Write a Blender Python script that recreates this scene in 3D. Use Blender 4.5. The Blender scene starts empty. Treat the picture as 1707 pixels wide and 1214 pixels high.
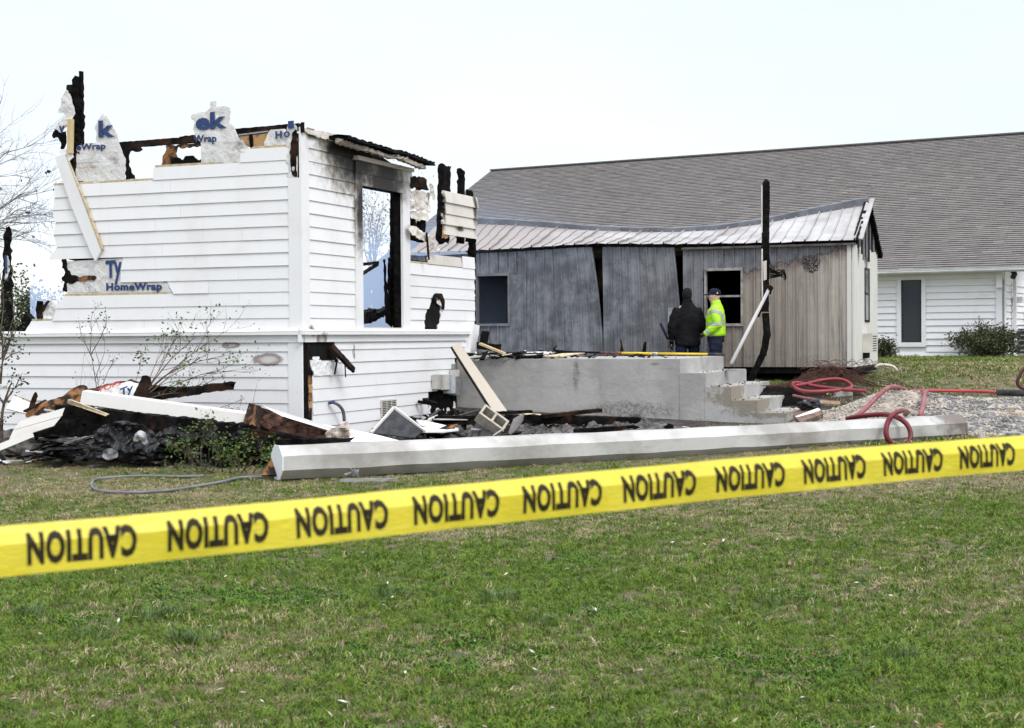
import bpy, bmesh, math, random
import numpy as np
from mathutils import Vector, Matrix, noise
from mathutils.geometry import tessellate_polygon
random.seed(7)
R = math.radians
C = bpy.context.scene.collection
SC = bpy.context.scene
# ---------------------------------------------------------------- camera
IW, IH, F = 1707.0, 1214.0, 2500.0
EYE = Vector((0, 0, 1.65))
PITCH, ROLL = 45.0 / F, 0.0070
_r0 = Vector((1, 0, 0)); _u0 = Vector((0, math.sin(PITCH), math.cos(PITCH)))
FWD = Vector((0, math.cos(PITCH), -math.sin(PITCH)))
RGT = _r0 * math.cos(ROLL) - _u0 * math.sin(ROLL)
UPV = _r0 * math.sin(ROLL) + _u0 * math.cos(ROLL)
cam = bpy.data.cameras.new('camera'); camo = bpy.data.objects.new('camera', cam); C.objects.link(camo)
M = Matrix.Identity(4)
for i in range(3):
    M[i][0] = RGT[i]; M[i][1] = UPV[i]; M[i][2] = -FWD[i]; M[i][3] = EYE[i]
camo.matrix_world = M
cam.sensor_width = 36; cam.lens = F / IW * 36; cam.clip_end = 3000; cam.clip_start = 0.05
cam.dof.use_dof = True; cam.dof.focus_distance = 22.0; cam.dof.aperture_fstop = 7.5
SC.camera = camo
# ---------------------------------------------------------------- world, sun, exposure
SUN_EL, SUN_AZ = R(46), R(143)          # azimuth clockwise from +Y (camera looks along +Y)
w = bpy.data.worlds.new('World'); SC.world = w; w.use_nodes = True
nt = w.node_tree; nt.nodes.clear()
def wn(t): return nt.nodes.new(t)
out = wn('ShaderNodeOutputWorld'); add = wn('ShaderNodeAddShader')
sky = wn('ShaderNodeTexSky'); sky.sky_type = 'NISHITA'; sky.sun_disc = False
sky.sun_elevation = SUN_EL; sky.sun_rotation = SUN_AZ
b1 = wn('ShaderNodeBackground'); b1.inputs[1].default_value = 0.05
nt.links.new(sky.outputs[0], b1.inputs[0])
tc = wn('ShaderNodeTexCoord'); sep = wn('ShaderNodeSeparateXYZ'); nt.links.new(tc.outputs['Generated'], sep.inputs[0])
ra = wn('ShaderNodeValToRGB'); nt.links.new(sep.outputs[2], ra.inputs[0])
e = ra.color_ramp.elements
e[0].position = 0.0; e[0].color = (.80, .84, .87, 1)
e[1].position = 1.0; e[1].color = (2.35, 2.4, 2.5, 1)
k = e.new(0.10); k.color = (.785, .80, .855, 1)
k = e.new(0.26); k.color = (.825, .845, .925, 1)
cn = wn('ShaderNodeTexNoise'); cn.inputs['Scale'].default_value = 3.2; cn.inputs['Detail'].default_value = 4
mp = wn('ShaderNodeMapping'); mp.inputs['Scale'].default_value = (1, 1, 3.0)
nt.links.new(tc.outputs['Generated'], mp.inputs[0]); nt.links.new(mp.outputs[0], cn.inputs['Vector'])
mr = wn('ShaderNodeMapRange'); mr.inputs['From Min'].default_value = .3; mr.inputs['From Max'].default_value = .7
mr.inputs['To Min'].default_value = .94; mr.inputs['To Max'].default_value = 1.07
nt.links.new(cn.outputs[0], mr.inputs[0])
vm = wn('ShaderNodeVectorMath'); vm.operation = 'SCALE'
nt.links.new(ra.outputs[0], vm.inputs[0]); nt.links.new(mr.outputs[0], vm.inputs['Scale'])
b2 = wn('ShaderNodeBackground'); b2.inputs[1].default_value = 0.80
nt.links.new(vm.outputs[0], b2.inputs[0])
nt.links.new(b1.outputs[0], add.inputs[0]); nt.links.new(b2.outputs[0], add.inputs[1]); nt.links.new(add.outputs[0], out.inputs[0])
sl = bpy.data.lights.new('sun', 'SUN'); sl.energy = 1.5; sl.angle = R(25); sl.color = (1, .96, .9)
so = bpy.data.objects.new('sun', sl); C.objects.link(so)
sdir = Vector((math.sin(SUN_AZ) * math.cos(SUN_EL), math.cos(SUN_AZ) * math.cos(SUN_EL), math.sin(SUN_EL)))
so.rotation_euler = (-sdir).to_track_quat('-Z', 'Y').to_euler(); so.location = (8, -10, 20)
SC.view_settings.view_transform = 'Standard'; SC.view_settings.look = 'None'
SC.view_settings.gamma = 1; SC.view_settings.exposure = 0.24; SC.view_settings.use_curve_mapping = False
SC.render.engine = 'CYCLES'
# ---------------------------------------------------------------- pixel <-> world helpers
def ray(px, py):
    return (FWD + RGT * ((px - IW / 2) / F) + UPV * (-(py - IH / 2) / F))
def P(px, py, D):
    r = ray(px, py); return EYE + r * (D / r.y)
def proj(p):
    v = Vector(p) - EYE; z = v.dot(FWD)
    return (IW / 2 + F * v.dot(RGT) / z, IH / 2 - F * v.dot(UPV) / z)
class Frame:
    def __init__(s, o, d, n): s.o = Vector((o[0], o[1])); s.d = Vector(d); s.n = Vector(n)
    def w(s, u, z, off=0.0):
        q = s.o + s.d * u + s.n * off; return Vector((q.x, q.y, z))
    def px(s, px, py, off=0.0):
        r = ray(px, py); o3 = s.o + s.n * off
        t = ((o3.x - EYE.x) * s.n.x + (o3.y - EYE.y) * s.n.y) / (r.x * s.n.x + r.y * s.n.y)
        p = EYE + r * t
        return ((p.x - o3.x) * s.d.x + (p.y - o3.y) * s.d.y, p.z)
    def u(s, px, z, off=0.0):
        y = 560.0
        for _ in range(8):
            uu, zz = s.px(px, y, off); D = s.w(uu, zz, off).y; y += (zz - z) * F / D
        return uu
    def z(s, px, py, off=0.0): return s.px(px, py, off)[1]
_gy = [-1e4, 13, 16, 18, 20, 22, 23, 25, 27, 29, 32, 45, 70, 1e4]
_gz = [0, 0, .02, .05, .10, .17, .22, .42, .70, .87, .95, 1.06, 1.0, 1.0]
def G(x, y):
    def f(v): return float(np.interp(v, _gy, _gz))
    z = (f(y - 1.0) + f(y - .5) + f(y) + f(y + .5) + f(y + 1.0)) / 5
    return z + .018 * noise.noise(Vector((x * .6, y * .6, 3.1)))
def GP(px, py):                                  # pixel -> point on the ground
    r = ray(px, py); t = 3.0
    for _ in range(4000):
        p = EYE + r * t
        if p.z <= G(p.x, p.y): break
        t += .02
    return p
def nz(p, s=1.0, seed=0): return noise.noise(Vector((p[0] * s + seed * 13.7, p[1] * s - seed * 7.3, p[2] * s + seed)))
# ---------------------------------------------------------------- object helpers
def tag(o, label=None, cat=None, group=None, kind=None):
    if label: o['label'] = label
    if cat: o['category'] = cat
    if group: o['group'] = group
    if kind: o['kind'] = kind
    return o
def empty(name, loc, rz=0.0, label=None, cat=None, group=None):
    o = bpy.data.objects.new(name, None); C.objects.link(o)
    o.location = loc; o.rotation_euler = (0, 0, rz); o['_m'] = 0
    del o['_m']
    o.matrix_basis = Matrix.Translation(Vector(loc)) @ Matrix.Rotation(rz, 4, 'Z')
    WM[o.name] = o.matrix_basis.copy()
    return tag(o, label, cat, group)
WM = {}
def mesh(name, V, Fc, mat, parent=None, smooth=False, mats=None, mi=None, origin=None):
    """V in world coordinates; a child is stored in its thing's own frame"""
    V = [Vector(v) for v in V]
    if parent is not None:
        m = WM[parent.name]; inv = m.inverted()
    else:
        if origin is None:
            n = len(V); origin = Vector((sum(v.x for v in V) / n, sum(v.y for v in V) / n, min(v.z for v in V)))
        m = Matrix.Translation(Vector(origin)); inv = m.inverted()
    me = bpy.data.meshes.new(name)
    me.from_pydata([inv @ v for v in V], [], [list(f) for f in Fc])
    for mm in (mats or [mat]): me.materials.append(mm)
    if mi is not None: me.polygons.foreach_set('material_index', mi)
    if smooth: me.polygons.foreach_set('use_smooth', [True] * len(me.polygons))
    me.update()
    o = bpy.data.objects.new(name, me); C.objects.link(o)
    if parent is not None:
        o.parent = parent; WM[o.name] = m.copy()
    else:
        o.matrix_basis = m; WM[o.name] = m.copy()
    return o
class MB:
    def __init__(s): s.V = []; s.F = []; s.mi = []; s.cur = 0
    def add(s, V, Fc):
        b = len(s.V); s.V += [Vector(v) for v in V]; s.F += [[i + b for i in f] for f in Fc]; s.mi += [s.cur] * len(Fc)
    def build(s, name, mat, parent=None, smooth=False, mats=None, origin=None):
        return mesh(name, s.V, s.F, mat, parent, smooth, mats, s.mi if mats else None, origin)
BOXF = [(0, 1, 2, 3), (7, 6, 5, 4), (0, 4, 5, 1), (1, 5, 6, 2), (2, 6, 7, 3), (3, 7, 4, 0)]
def boxv(fr, u0, u1, z0, z1, o0, o1):
    V = [fr.w(u0, z0, o1), fr.w(u1, z0, o1), fr.w(u1, z1, o1), fr.w(u0, z1, o1),
         fr.w(u0, z0, o0), fr.w(u1, z0, o0), fr.w(u1, z1, o0), fr.w(u0, z1, o0)]
    return V, BOXF
def box(name, fr, u0, u1, z0, z1, o0, o1, mat, parent):
    V, Fc = boxv(fr, u0, u1, z0, z1, o0, o1); return mesh(name, V, Fc, mat, parent)
def prism(name, fr, pts, o0, o1, mat, parent, lap=None, origin=None):
    """polygon (u,z) given real thickness; lap = front offset at its foot"""
    zs = [p[1] for p in pts]; za, zb = min(zs), max(zs)
    def fo(z): return o1 if lap is None else lap + (o1 - lap) * (z - za) / max(1e-6, zb - za)
    n = len(pts)
    V = [fr.w(u, z, fo(z)) for u, z in pts] + [fr.w(u, z, o0) for u, z in pts]
    tri = tessellate_polygon([[Vector((u, z, 0)) for u, z in pts]])
    Fc = [list(t) for t in tri] + [[i + n for i in reversed(t)] for t in tri]
    for i in range(n):
        j = (i + 1) % n; Fc.append([i, i + n, j + n, j])
    o = mesh(name, V, Fc, mat, parent, origin=origin)
    return o
def inpoly(x, y, poly):
    c = False; n = len(poly); j = n - 1
    for i in range(n):
        xi, yi = poly[i]; xj, yj = poly[j]
        if (yi > y) != (yj > y) and x < (xj - xi) * (y - yi) / (yj - yi) + xi: c = not c
        j = i
    return c
def jag(pts, step=.04, amp=.02, seed=1):
    rnd = random.Random(seed); out = []
    n = len(pts)
    for i in range(n):
        a = Vector(pts[i]); b = Vector(pts[(i + 1) % n]); L = (b - a).length; k = max(1, int(L / step))
        nn = Vector((-(b - a).y, (b - a).x)).normalized() if L > 0 else Vector((0, 0))
        for j in range(k):
            q = a.lerp(b, j / k)
            if j: q = q + nn * rnd.uniform(-amp, amp)
            out.append((q.x, q.y))
    return out
def sheet(name, fr, poly, off, th, mat, parent, res=.03, crinkle=.02, freq=6, origin=None, seed=0, curve=None):
    """torn or crumpled sheet / burnt board: cells kept inside the outline, real thickness"""
    us = [p[0] for p in poly]; zs = [p[1] for p in poly]
    u0, z0 = min(us), min(zs); nu = int((max(us) - u0) / res) + 2; nzc = int((max(zs) - z0) / res) + 2
    cells = {(i, j) for i in range(nu) for j in range(nzc) if inpoly(u0 + (i + .5) * res, z0 + (j + .5) * res, poly)}
    idx = {}; V = []; 
    def vid(i, j, s):
        k = (i, j, s)
        if k not in idx:
            u = u0 + i * res; z = z0 + j * res
            ju = .3 * res * noise.noise(Vector((i * 3.7, j * 2.9, seed))); jz = .3 * res * noise.noise(Vector((i * 2.3, j * 4.1, seed + 5)))
            o = off + crinkle * (noise.noise(Vector((u * freq, z * freq, seed))) + .5 * noise.noise(Vector((u * freq * 2.7, z * freq * 2.7, seed + 9))))
            if curve: o += curve(u, z)
            idx[k] = len(V); V.append(fr.w(u + ju, z + jz, o + (0 if s else -th)))
        return idx[k]
    Fc = []
    for (i, j) in cells:
        Fc.append([vid(i, j, 1), vid(i + 1, j, 1), vid(i + 1, j + 1, 1), vid(i, j + 1, 1)])
        Fc.append([vid(i, j + 1, 0), vid(i + 1, j + 1, 0), vid(i + 1, j, 0), vid(i, j, 0)])
        for (di, dj, a, b) in ((-1, 0, (0, 0), (0, 1)), (1, 0, (1, 0), (1, 1)), (0, -1, (0, 0), (1, 0)), (0, 1, (0, 1), (1, 1))):
            if (i + di, j + dj) not in cells:
                Fc.append([vid(i + a[0], j + a[1], 1), vid(i + a[0], j + a[1], 0), vid(i + b[0], j + b[1], 0), vid(i + b[0], j + b[1], 1)])
    bd = {}
    for (i, j) in cells:
        for (di, dj, a, b) in ((-1, 0, (0, 0), (0, 1)), (1, 0, (1, 0), (1, 1)), (0, -1, (0, 0), (1, 0)), (0, 1, (0, 1), (1, 1))):
            if (i + di, j + dj) not in cells:
                p, q = (i + a[0], j + a[1]), (i + b[0], j + b[1]); bd.setdefault(p, set()).add(q); bd.setdefault(q, set()).add(p)
    for _ in range(2):
        nv = {}
        for k, nb_ in bd.items():
            for s in (0, 1):
                a = V[idx[(*k, s)]]; m_ = sum((V[idx[(*q, s)]] for q in nb_), Vector()) / len(nb_); nv[idx[(*k, s)]] = a.lerp(m_, .5)
        for k, v in nv.items(): V[k] = v
    if not V: raise RuntimeError('empty sheet ' + name)
    return mesh(name, V, Fc, mat, parent, origin=origin)
def beamv(p0, p1, w, h, up=Vector((0, 0, 1)), rough=.0, seg=None, seed=0, taper=(1, 1), ragged=0.0, bend=0.0):
    """rectangular timber from p0 to p1 with burnt, uneven faces"""
    p0 = Vector(p0); p1 = Vector(p1); ax = (p1 - p0); L = ax.length; ax.normalize()
    up = Vector(up)
    if abs(ax.dot(up)) > .98: up = Vector((0, -1, 0))
    sd = ax.cross(up).normalized(); up = sd.cross(ax).normalized()
    n = seg or (max(2, min(60, int(L / .05))) if rough > 0 else 1)
    prof = [(-1, -1), (0, -1), (1, -1), (1, 0), (1, 1), (0, 1), (-1, 1), (-1, 0)] if rough > 0 else [(-1, -1), (1, -1), (1, 1), (-1, 1)]
    m = len(prof); V = []; Fc = []; rnd = random.Random(seed)
    for i in range(n + 1):
        t = i / n; s = taper[0] + (taper[1] - taper[0]) * t
        c = p0 + ax * (L * t) + up * (bend * math.sin(math.pi * t))
        for (a, b) in prof:
            q = c + sd * (a * w / 2 * s) + up * (b * h / 2 * s)
            if rough > 0:
                d = rough * (nz(q, 14, seed) + .8 * nz(q, 37, seed + 2)); dirn = (sd * a + up * b).normalized()
                q = q + dirn * d
                if i in (0, n): q = q + ax * rnd.uniform(-ragged, ragged)
            V.append(q)
    for i in range(n):
        for k in range(m):
            a = i * m + k; b = i * m + (k + 1) % m; Fc.append([a, b, b + m, a + m])
    Fc.append(list(range(m))[::-1]); Fc.append([n * m + k for k in range(m)])
    return V, Fc
def beam(name, p0, p1, w, h, mat, parent=None, label=None, cat=None, group=None, **kw):
    V, Fc = beamv(p0, p1, w, h, **kw); o = mesh(name, V, Fc, mat, parent)
    return tag(o, label, cat, group)
def tubev(pts, r, n=8, closed=False):
    pts = [Vector(p) for p in pts]; rs = r if isinstance(r, (list, tuple)) else [r] * len(pts)
    V = []; Fc = []; t0 = (pts[1] - pts[0]).normalized(); a = t0.cross(Vector((.13, .21, 1)) if abs(t0.z) < .9 else Vector((1, .1, 0))).normalized()
    for i, p in enumerate(pts):
        t = (pts[min(i + 1, len(pts) - 1)] - pts[max(i - 1, 0)]).normalized()
        a = (a - t * a.dot(t)).normalized(); b = t.cross(a).normalized()
        for k in range(n):
            an = 2 * math.pi * k / n; V.append(p + (a * math.cos(an) + b * math.sin(an)) * rs[i])
    for i in range(len(pts) - 1):
        for k in range(n):
            a = i * n + k; b = i * n + (k + 1) % n; Fc.append([a, b, b + n, a + n])
    Fc.append(list(range(n))[::-1]); Fc.append([(len(pts) - 1) * n + k for k in range(n)])
    return V, Fc
def smoothpath(pts, k=6):
    P_ = [Vector(p) for p in pts]; out = []
    for i in range(len(P_) - 1):
        a = P_[max(i - 1, 0)]; b = P_[i]; c = P_[i + 1]; d = P_[min(i + 2, len(P_) - 1)]
        for j in range(k):
            t = j / k
            out.append(.5 * ((2 * b) + (c - a) * t + (2 * a - 5 * b + 4 * c - d) * t * t + (3 * b - a - 3 * c + d) * t ** 3))
    out.append(P_[-1]); return out
def tube(name, pts, r, mat, parent=None, label=None, cat=None, group=None, n=8, k=6):
    q = smoothpath(pts, k) if k > 1 else pts
    if isinstance(r, (list, tuple)):
        r = list(np.interp(np.linspace(0, 1, len(q)), np.linspace(0, 1, len(r)), r))
    V, Fc = tubev(q, r, n); o = mesh(name, V, Fc, mat, parent, smooth=True)
    return tag(o, label, cat, group)
# ---------------------------------------------------------------- materials
class NB:
    def __init__(s, name):
        s.m = bpy.data.materials.new(name); s.m.use_nodes = True; s.t = s.m.node_tree; s.b = s.t.nodes['Principled BSDF']
        s.tc = s.t.nodes.new('ShaderNodeTexCoord')
    def n(s, t): return s.t.nodes.new(t)
    def l(s, a, b): s.t.links.new(a, b)
    def obj(s, scale=(1, 1, 1)):
        m = s.n('ShaderNodeMapping'); m.inputs['Scale'].default_value = scale; s.l(s.tc.outputs['Object'], m.inputs[0]); return m.outputs[0]
    def wpos(s, scale=(1, 1, 1)):
        g = s.n('ShaderNodeNewGeometry'); m = s.n('ShaderNodeMapping'); m.inputs['Scale'].default_value = scale; s.l(g.outputs['Position'], m.inputs[0]); return m.outputs[0]
    def noise(s, vec, scale, detail=4, rough=.6, dist=0):
        x = s.n('ShaderNodeTexNoise'); x.inputs['Scale'].default_value = scale; x.inputs['Detail'].default_value = detail
        x.inputs['Roughness'].default_value = rough; x.inputs['Distortion'].default_value = dist; s.l(vec, x.inputs['Vector']); return x.outputs[0]
    def vor(s, vec, scale, feat='F1'):
        x = s.n('ShaderNodeTexVoronoi'); x.feature = feat; x.inputs['Scale'].default_value = scale; s.l(vec, x.inputs['Vector']); return x.outputs['Distance']
    def mr(s, v, a, b, c=0.0, d=1.0, smooth=True):
        x = s.n('ShaderNodeMapRange'); x.interpolation_type = 'SMOOTHSTEP' if smooth else 'LINEAR'
        s.l(v, x.inputs[0]); x.inputs[1].default_value = a; x.inputs[2].default_value = b; x.inputs[3].default_value = c; x.inputs[4].default_value = d; return x.outputs[0]
    def math(s, op, a, b=None):
        x = s.n('ShaderNodeMath'); x.operation = op
        for i, v in enumerate((a, b)):
            if v is None: continue
            if isinstance(v, (int, float)): x.inputs[i].default_value = v
            else: s.l(v, x.inputs[i])
        return x.outputs[0]
    def mix(s, f, a, b, blend='MIX'):
        x = s.n('ShaderNodeMix'); x.data_type = 'RGBA'; x.blend_type = blend
        if isinstance(f, (int, float)): x.inputs[0].default_value = f
        else: s.l(f, x.inputs[0])
        for i, v in ((6, a), (7, b)):
            if isinstance(v, tuple): x.inputs[i].default_value = (v[0], v[1], v[2], 1)
            else: s.l(v, x.inputs[i])
        return x.outputs[2]
    def sepx(s, vec):
        x = s.n('ShaderNodeSeparateXYZ'); s.l(vec, x.inputs[0]); return x.outputs
    def bump(s, h, strength=.4, dist=.01):
        x = s.n('ShaderNodeBump'); x.inputs['Strength'].default_value = strength; x.inputs['Distance'].default_value = dist
        s.l(h, x.inputs['Height']); s.l(x.outputs[0], s.b.inputs['Normal'])
    def col(s, c):
        if isinstance(c, tuple): s.b.inputs['Base Color'].default_value = (c[0], c[1], c[2], 1)
        else: s.l(c, s.b.inputs['Base Color'])
    def rough(s, v):
        if isinstance(v, (int, float)): s.b.inputs['Roughness'].default_value = v
        else: s.l(v, s.b.inputs['Roughness'])
def simple(name, c1, c2, scale=5, rough=.7, bump=.2, bscale=None, metal=0, stretch=(1, 1, 1), bdist=.005, lo=.35, hi=.65, space='obj', spec=None):
    b = NB(name)
    if spec is None: spec = .07 if max(c1) < .08 else .4
    b.b.inputs['Specular IOR Level'].default_value = spec
    v = b.obj(stretch) if space == 'obj' else b.wpos(stretch)
    f = b.mr(b.noise(v, scale, 5), lo, hi); b.col(b.mix(f, c1, c2)); b.rough(rough); b.b.inputs['Metallic'].default_value = metal
    if bump: b.bump(b.noise(v, bscale or scale * 5, 4), bump, bdist)
    return b.m
def spots(b, vec, lst):
    """soot marks with a place of their own: (centre xyz, stretch xyz, radius)"""
    acc = None
    for (c, st, r) in lst:
        m = b.n('ShaderNodeVectorMath'); m.operation = 'SUBTRACT'; b.l(vec, m.inputs[0]); m.inputs[1].default_value = c
        k = b.n('ShaderNodeVectorMath'); k.operation = 'MULTIPLY'; b.l(m.outputs[0], k.inputs[0]); k.inputs[1].default_value = st
        L = b.n('ShaderNodeVectorMath'); L.operation = 'LENGTH'; b.l(k.outputs[0], L.inputs[0])
        d = b.math('ADD', L.outputs['Value'], b.math('MULTIPLY', b.math('SUBTRACT', b.noise(vec, 7, 4), .5), r * .7))
        v = b.mr(d, r, r * .1)
        acc = v if acc is None else b.math('MAXIMUM', acc, v)
    return acc
def M_char(name='charred_wood', brown=.25):
    b = NB(name); v = b.wpos(); vs = b.vor(v, 38, 'DISTANCE_TO_EDGE'); n1 = b.noise(v, 6, 5)
    b.b.inputs['Specular IOR Level'].default_value = .07
    c = b.mix(b.mr(n1, .4, .7), (.004, .0038, .0035), (.014, .012, .0115))
    c = b.mix(b.mr(b.noise(v, 3.3, 5), .62 - brown * .25, .8 - brown * .2, 0, .7), c, (.060, .029, .016))
    c = b.mix(b.mr(b.noise(v, 22, 3), .66, .8, 0, .3), c, (.08, .077, .073)); b.col(c); b.rough(.7)
    b.bump(b.mr(vs, 0, .12), .8, .012); return b.m
def M_white(name, soot=None, base=(.76, .76, .76), dirt=.2, warm=0.0, scorch=None):
    b = NB(name); v = b.wpos()
    f = b.mr(b.noise(v, 1.7, 5), .45, .8, 0, dirt); c = b.mix(f, base, (.42, .39, .34))
    st = b.wpos((9, 9, .8)); c = b.mix(b.mr(b.noise(st, 1.0, 4), .55, .85, 0, dirt * .9), c, (.45, .44, .42))
    sp = b.mr(b.noise(v, 55, 2), .76, .82, 0, .45); c = b.mix(sp, c, (.12, .11, .10))
    if soot:
        s = spots(b, v, soot); c = b.mix(b.mr(s, 0, .7, 0, .85), c, (.20, .17, .135)); c = b.mix(b.mr(s, .45, 1.0, 0, .97), c, (.018, .016, .015))
    if scorch:
        s = spots(b, v, scorch); c = b.mix(b.math('MULTIPLY', b.mr(s, .05, .35), b.mr(s, 1.0, .45, .35, .8)), c, (.16, .105, .08))
    nf = b.mr(b.noise(v, 23, 3), .70, .76, 0, .5); c = b.mix(nf, c, (.20, .17, .14)); b.col(c); b.rough(.5); b.b.inputs['Specular IOR Level'].default_value = .25; b.bump(b.noise(b.wpos((1.5, 1.5, 14)), 9, 3), .06, .003); return b.m
# ---------------------------------------------------------------- material library
char = M_char(); char_brown = M_char('charred_brown_wood', .75)
brown = simple('scorched_timber', (.24, .115, .045), (.02, .012, .009), 6, .8, .6, 30, lo=.42, hi=.56, space='w', spec=.2)
osb = simple('particle_board', (.42, .25, .11), (.12, .06, .03), 14, .8, .4, 60, lo=.5, hi=.75)
tan_edge = simple('unpainted_board_edge', (.56, .47, .32), (.40, .32, .20), 12, .85, .2)
tan_wood = simple('yellow_pine', (.62, .50, .27), (.50, .38, .19), 18, .7, .15, stretch=(1, 1, .2))
def M_wrap():
    b = NB('house_wrap'); v = b.wpos(); n1 = b.noise(v, 5, 5, .65, .6)
    c = b.mix(b.mr(n1, .5, .78, 0, .8), (.66, .655, .64), (.40, .32, .25))
    c = b.mix(b.mr(b.noise(v, 2.6, 5), .6, .76, 0, .85), c, (.10, .06, .045))
    b.col(c); b.rough(.5); b.bump(b.noise(v, 11, 5, .7, 1.5), .8, .02); return b.m
wrap = M_wrap()
ink_blue = simple('blue_ink', (.016, .035, .12), (.025, .055, .16), 30, .6, 0)
ink_red = simple('red_ink', (.45, .05, .05), (.5, .12, .1), 30, .6, 0)
ink_green = simple('green_ink', (.15, .55, .08), (.2, .6, .12), 30, .6, 0)
ink_black = simple('black_ink', (.02, .018, .01), (.03, .025, .015), 30, .5, 0)
black = simple('black_void', (.008, .008, .008), (.014, .013, .012), 4, .9, 0)
def M_concrete(name, patch=False):
    b = NB(name); v = b.wpos(); n1 = b.noise(v, 1.2, 6, .6); n2 = b.noise(b.wpos((3, 3, .5)), 1.5, 5); n4 = b.noise(b.wpos((.7, .7, 3)), 2.2, 5)
    c = b.mix(b.mr(n1, .3, .7), (.42, .415, .40), (.30, .295, .28)); c = b.mix(b.mr(n2, .55, .8, 0, .6), c, (.20, .19, .175)); c = b.mix(b.mr(n4, .5, .75, 0, .35), c, (.24, .22, .195))
    c = b.mix(b.mr(b.noise(v, 40, 2), .68, .8, 0, .6), c, (.14, .13, .12))
    if patch:
        st_ = spots(b, v, [((1.05, 24.55, 1.0), (4.5, 4.5, .9), .40), ((-.35, 25.0, 1.2), (1.5, 1.5, 2.2), .3), ((1.9, 24.2, .45), (.5, .5, 2.5), .6), ((3.9, 23.4, .45), (.5, .5, 3), .5)]); c = b.mix(b.math('MULTIPLY', b.mr(st_, .1, .8), b.mr(b.noise(v, 22, 3), .4, .6, .2, .75)), c, (.13, .12, .11))
        m = spots(b, v, [((4.15, 23.5, .78), (.62, .62, 1.55), .95), ((3.45, 23.6, 1.0), (1, 1, 1.3), .34), ((2.25, 23.9, 1.2), (.8, .8, 4.0), .22)])
        c = b.mix(b.mr(m, .25, .4), c, (.24, .215, .17))
    b.col(c); b.rough(.85); b.bump(b.noise(v, 12, 8, .7), .6, .02); return b.m
conc = M_concrete('concrete'); conc_patch = M_concrete('parged_concrete', True)
block_mat = simple('concrete_block', (.46, .42, .35), (.33, .30, .25), 20, .9, .5, 90)
metal_white = None
def M_column():
    b = NB('painted_sheet_metal'); v = b.wpos()
    c = b.mix(b.mr(b.noise(v, 1.1, 6), .36, .68, 0, .75), (.50, .495, .475), (.20, .18, .155))
    c = b.mix(b.mr(b.noise(b.wpos((1.2, 1.2, 9)), 2.5, 5), .6, .85, 0, .6), c, (.18, .16, .135))
    s = spots(b, v, [((6.6, 21.8, .62), (.8, .8, .9), .85)])
    c = b.mix(b.mr(s, .1, .9, 0, .85), c, (.10, .07, .05)); b.col(c); b.rough(.42); b.b.inputs['Metallic'].default_value = .15
    b.bump(b.noise(v, 4.5, 3), .35, .02); return b.m
column_mat = M_column()
grey_metal = simple('galvanised_metal', (.38, .40, .42), (.25, .26, .28), 6, .45, .1, metal=.6)
plastic_grey = simple('grey_plastic_box', (.50, .53, .55), (.40, .43, .45), 5, .5, .05)
offwhite = simple('offwhite_plastic', (.64, .62, .57), (.50, .48, .43), 4, .5, .05)
red_rubber = simple('red_rubber_hose', (.16, .014, .02), (.10, .010, .013), 2.2, .42, .15, 40)
pink_rubber = simple('dusty_red_hose', (.28, .10, .105), (.19, .045, .05), 6, .6, .1, 60)
grey_rubber = simple('grey_hose', (.10, .11, .13), (.17, .17, .18), 3, .55, .1)
black_sheet = simple('melted_black_plastic', (.006, .006, .007), (.018, .018, .021), 5, .36, .8, 9, bdist=.05, space='w', spec=.35)
ash = simple('grey_ash', (.14, .13, .12), (.02, .018, .017), 8, .95, .6, 40, bdist=.02, space='w')
rust = simple('rusty_wire', (.10, .038, .024), (.05, .02, .014), 12, .8, 0)
insul = simple('pink_brown_insulation', (.16, .075, .055), (.035, .02, .017), 8, .95, .8, 20, bdist=.03)
black_paint = simple('dark_fibreglass_panel', (.030, .032, .036), (.06, .062, .066), 9, .55, .25, 120)
dark_glass = NB('dark_window_glass'); dark_glass.col((.055, .062, .07)); dark_glass.rough(.12); dark_glass = dark_glass.m
# ---------------------------------------------------------------- ground
def M_ground():
    b = NB('lawn_soil'); v = b.wpos(); n1 = b.noise(v, .55, 4); n2 = b.noise(v, 5, 6, .7); n3 = b.noise(v, 45, 4, .7)
    c = b.mix(b.mr(n2, .4, .62), (.04, .07, .012), (.15, .115, .06)); c = b.mix(b.mr(n1, .45, .62, 0, .6), c, (.19, .15, .085))
    c = b.mix(b.mr(n3, .5, .66, 0, .6), c, (.028, .045, .012)); b.col(c); b.rough(.95); sc_ = spots(b, v, [((-.6, 22.6, .3), (1, 1, .3), 4.2), ((2.0, 22.6, .3), (.75, 1, .3), 3.0), ((4.2, 22.6, .3), (.8, 1, .3), 1.9), ((-6.5, 20.6, .2), (.35, 1, .3), 1.9), ((5.4, 26.0, .6), (.5, 1, .3), 2.0)])
    c = b.mix(b.mr(sc_, .1, .5), c, b.mix(b.mr(n2, .35, .65), (.016, .014, .013), (.085, .07, .058))); b.col(c)
    b.bump(n3, .8, .03); return b.m
xs = sorted(set([-700, -400, -200, -100, -60, -40, -30] + [round(-24 + .3 * i, 3) for i in range(160)] + [26, 30, 40, 60, 100, 200, 400, 700]))
ys = sorted(set([-60, -20, -8, -2] + [round(-1 + .3 * i, 3) for i in range(200)] + [62, 66, 72, 80, 95, 120, 160, 240, 400, 800, 1600]))
V = [Vector((x, y, G(x, y) if abs(x) < 40 and y < 80 else 0 if y < 13 else float(np.interp(y, _gy, _gz)))) for y in ys for x in xs]
nx = len(xs); Fc = [[j * nx + i, j * nx + i + 1, (j + 1) * nx + i + 1, (j + 1) * nx + i] for j in range(len(ys) - 1) for i in range(nx - 1)]
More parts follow.
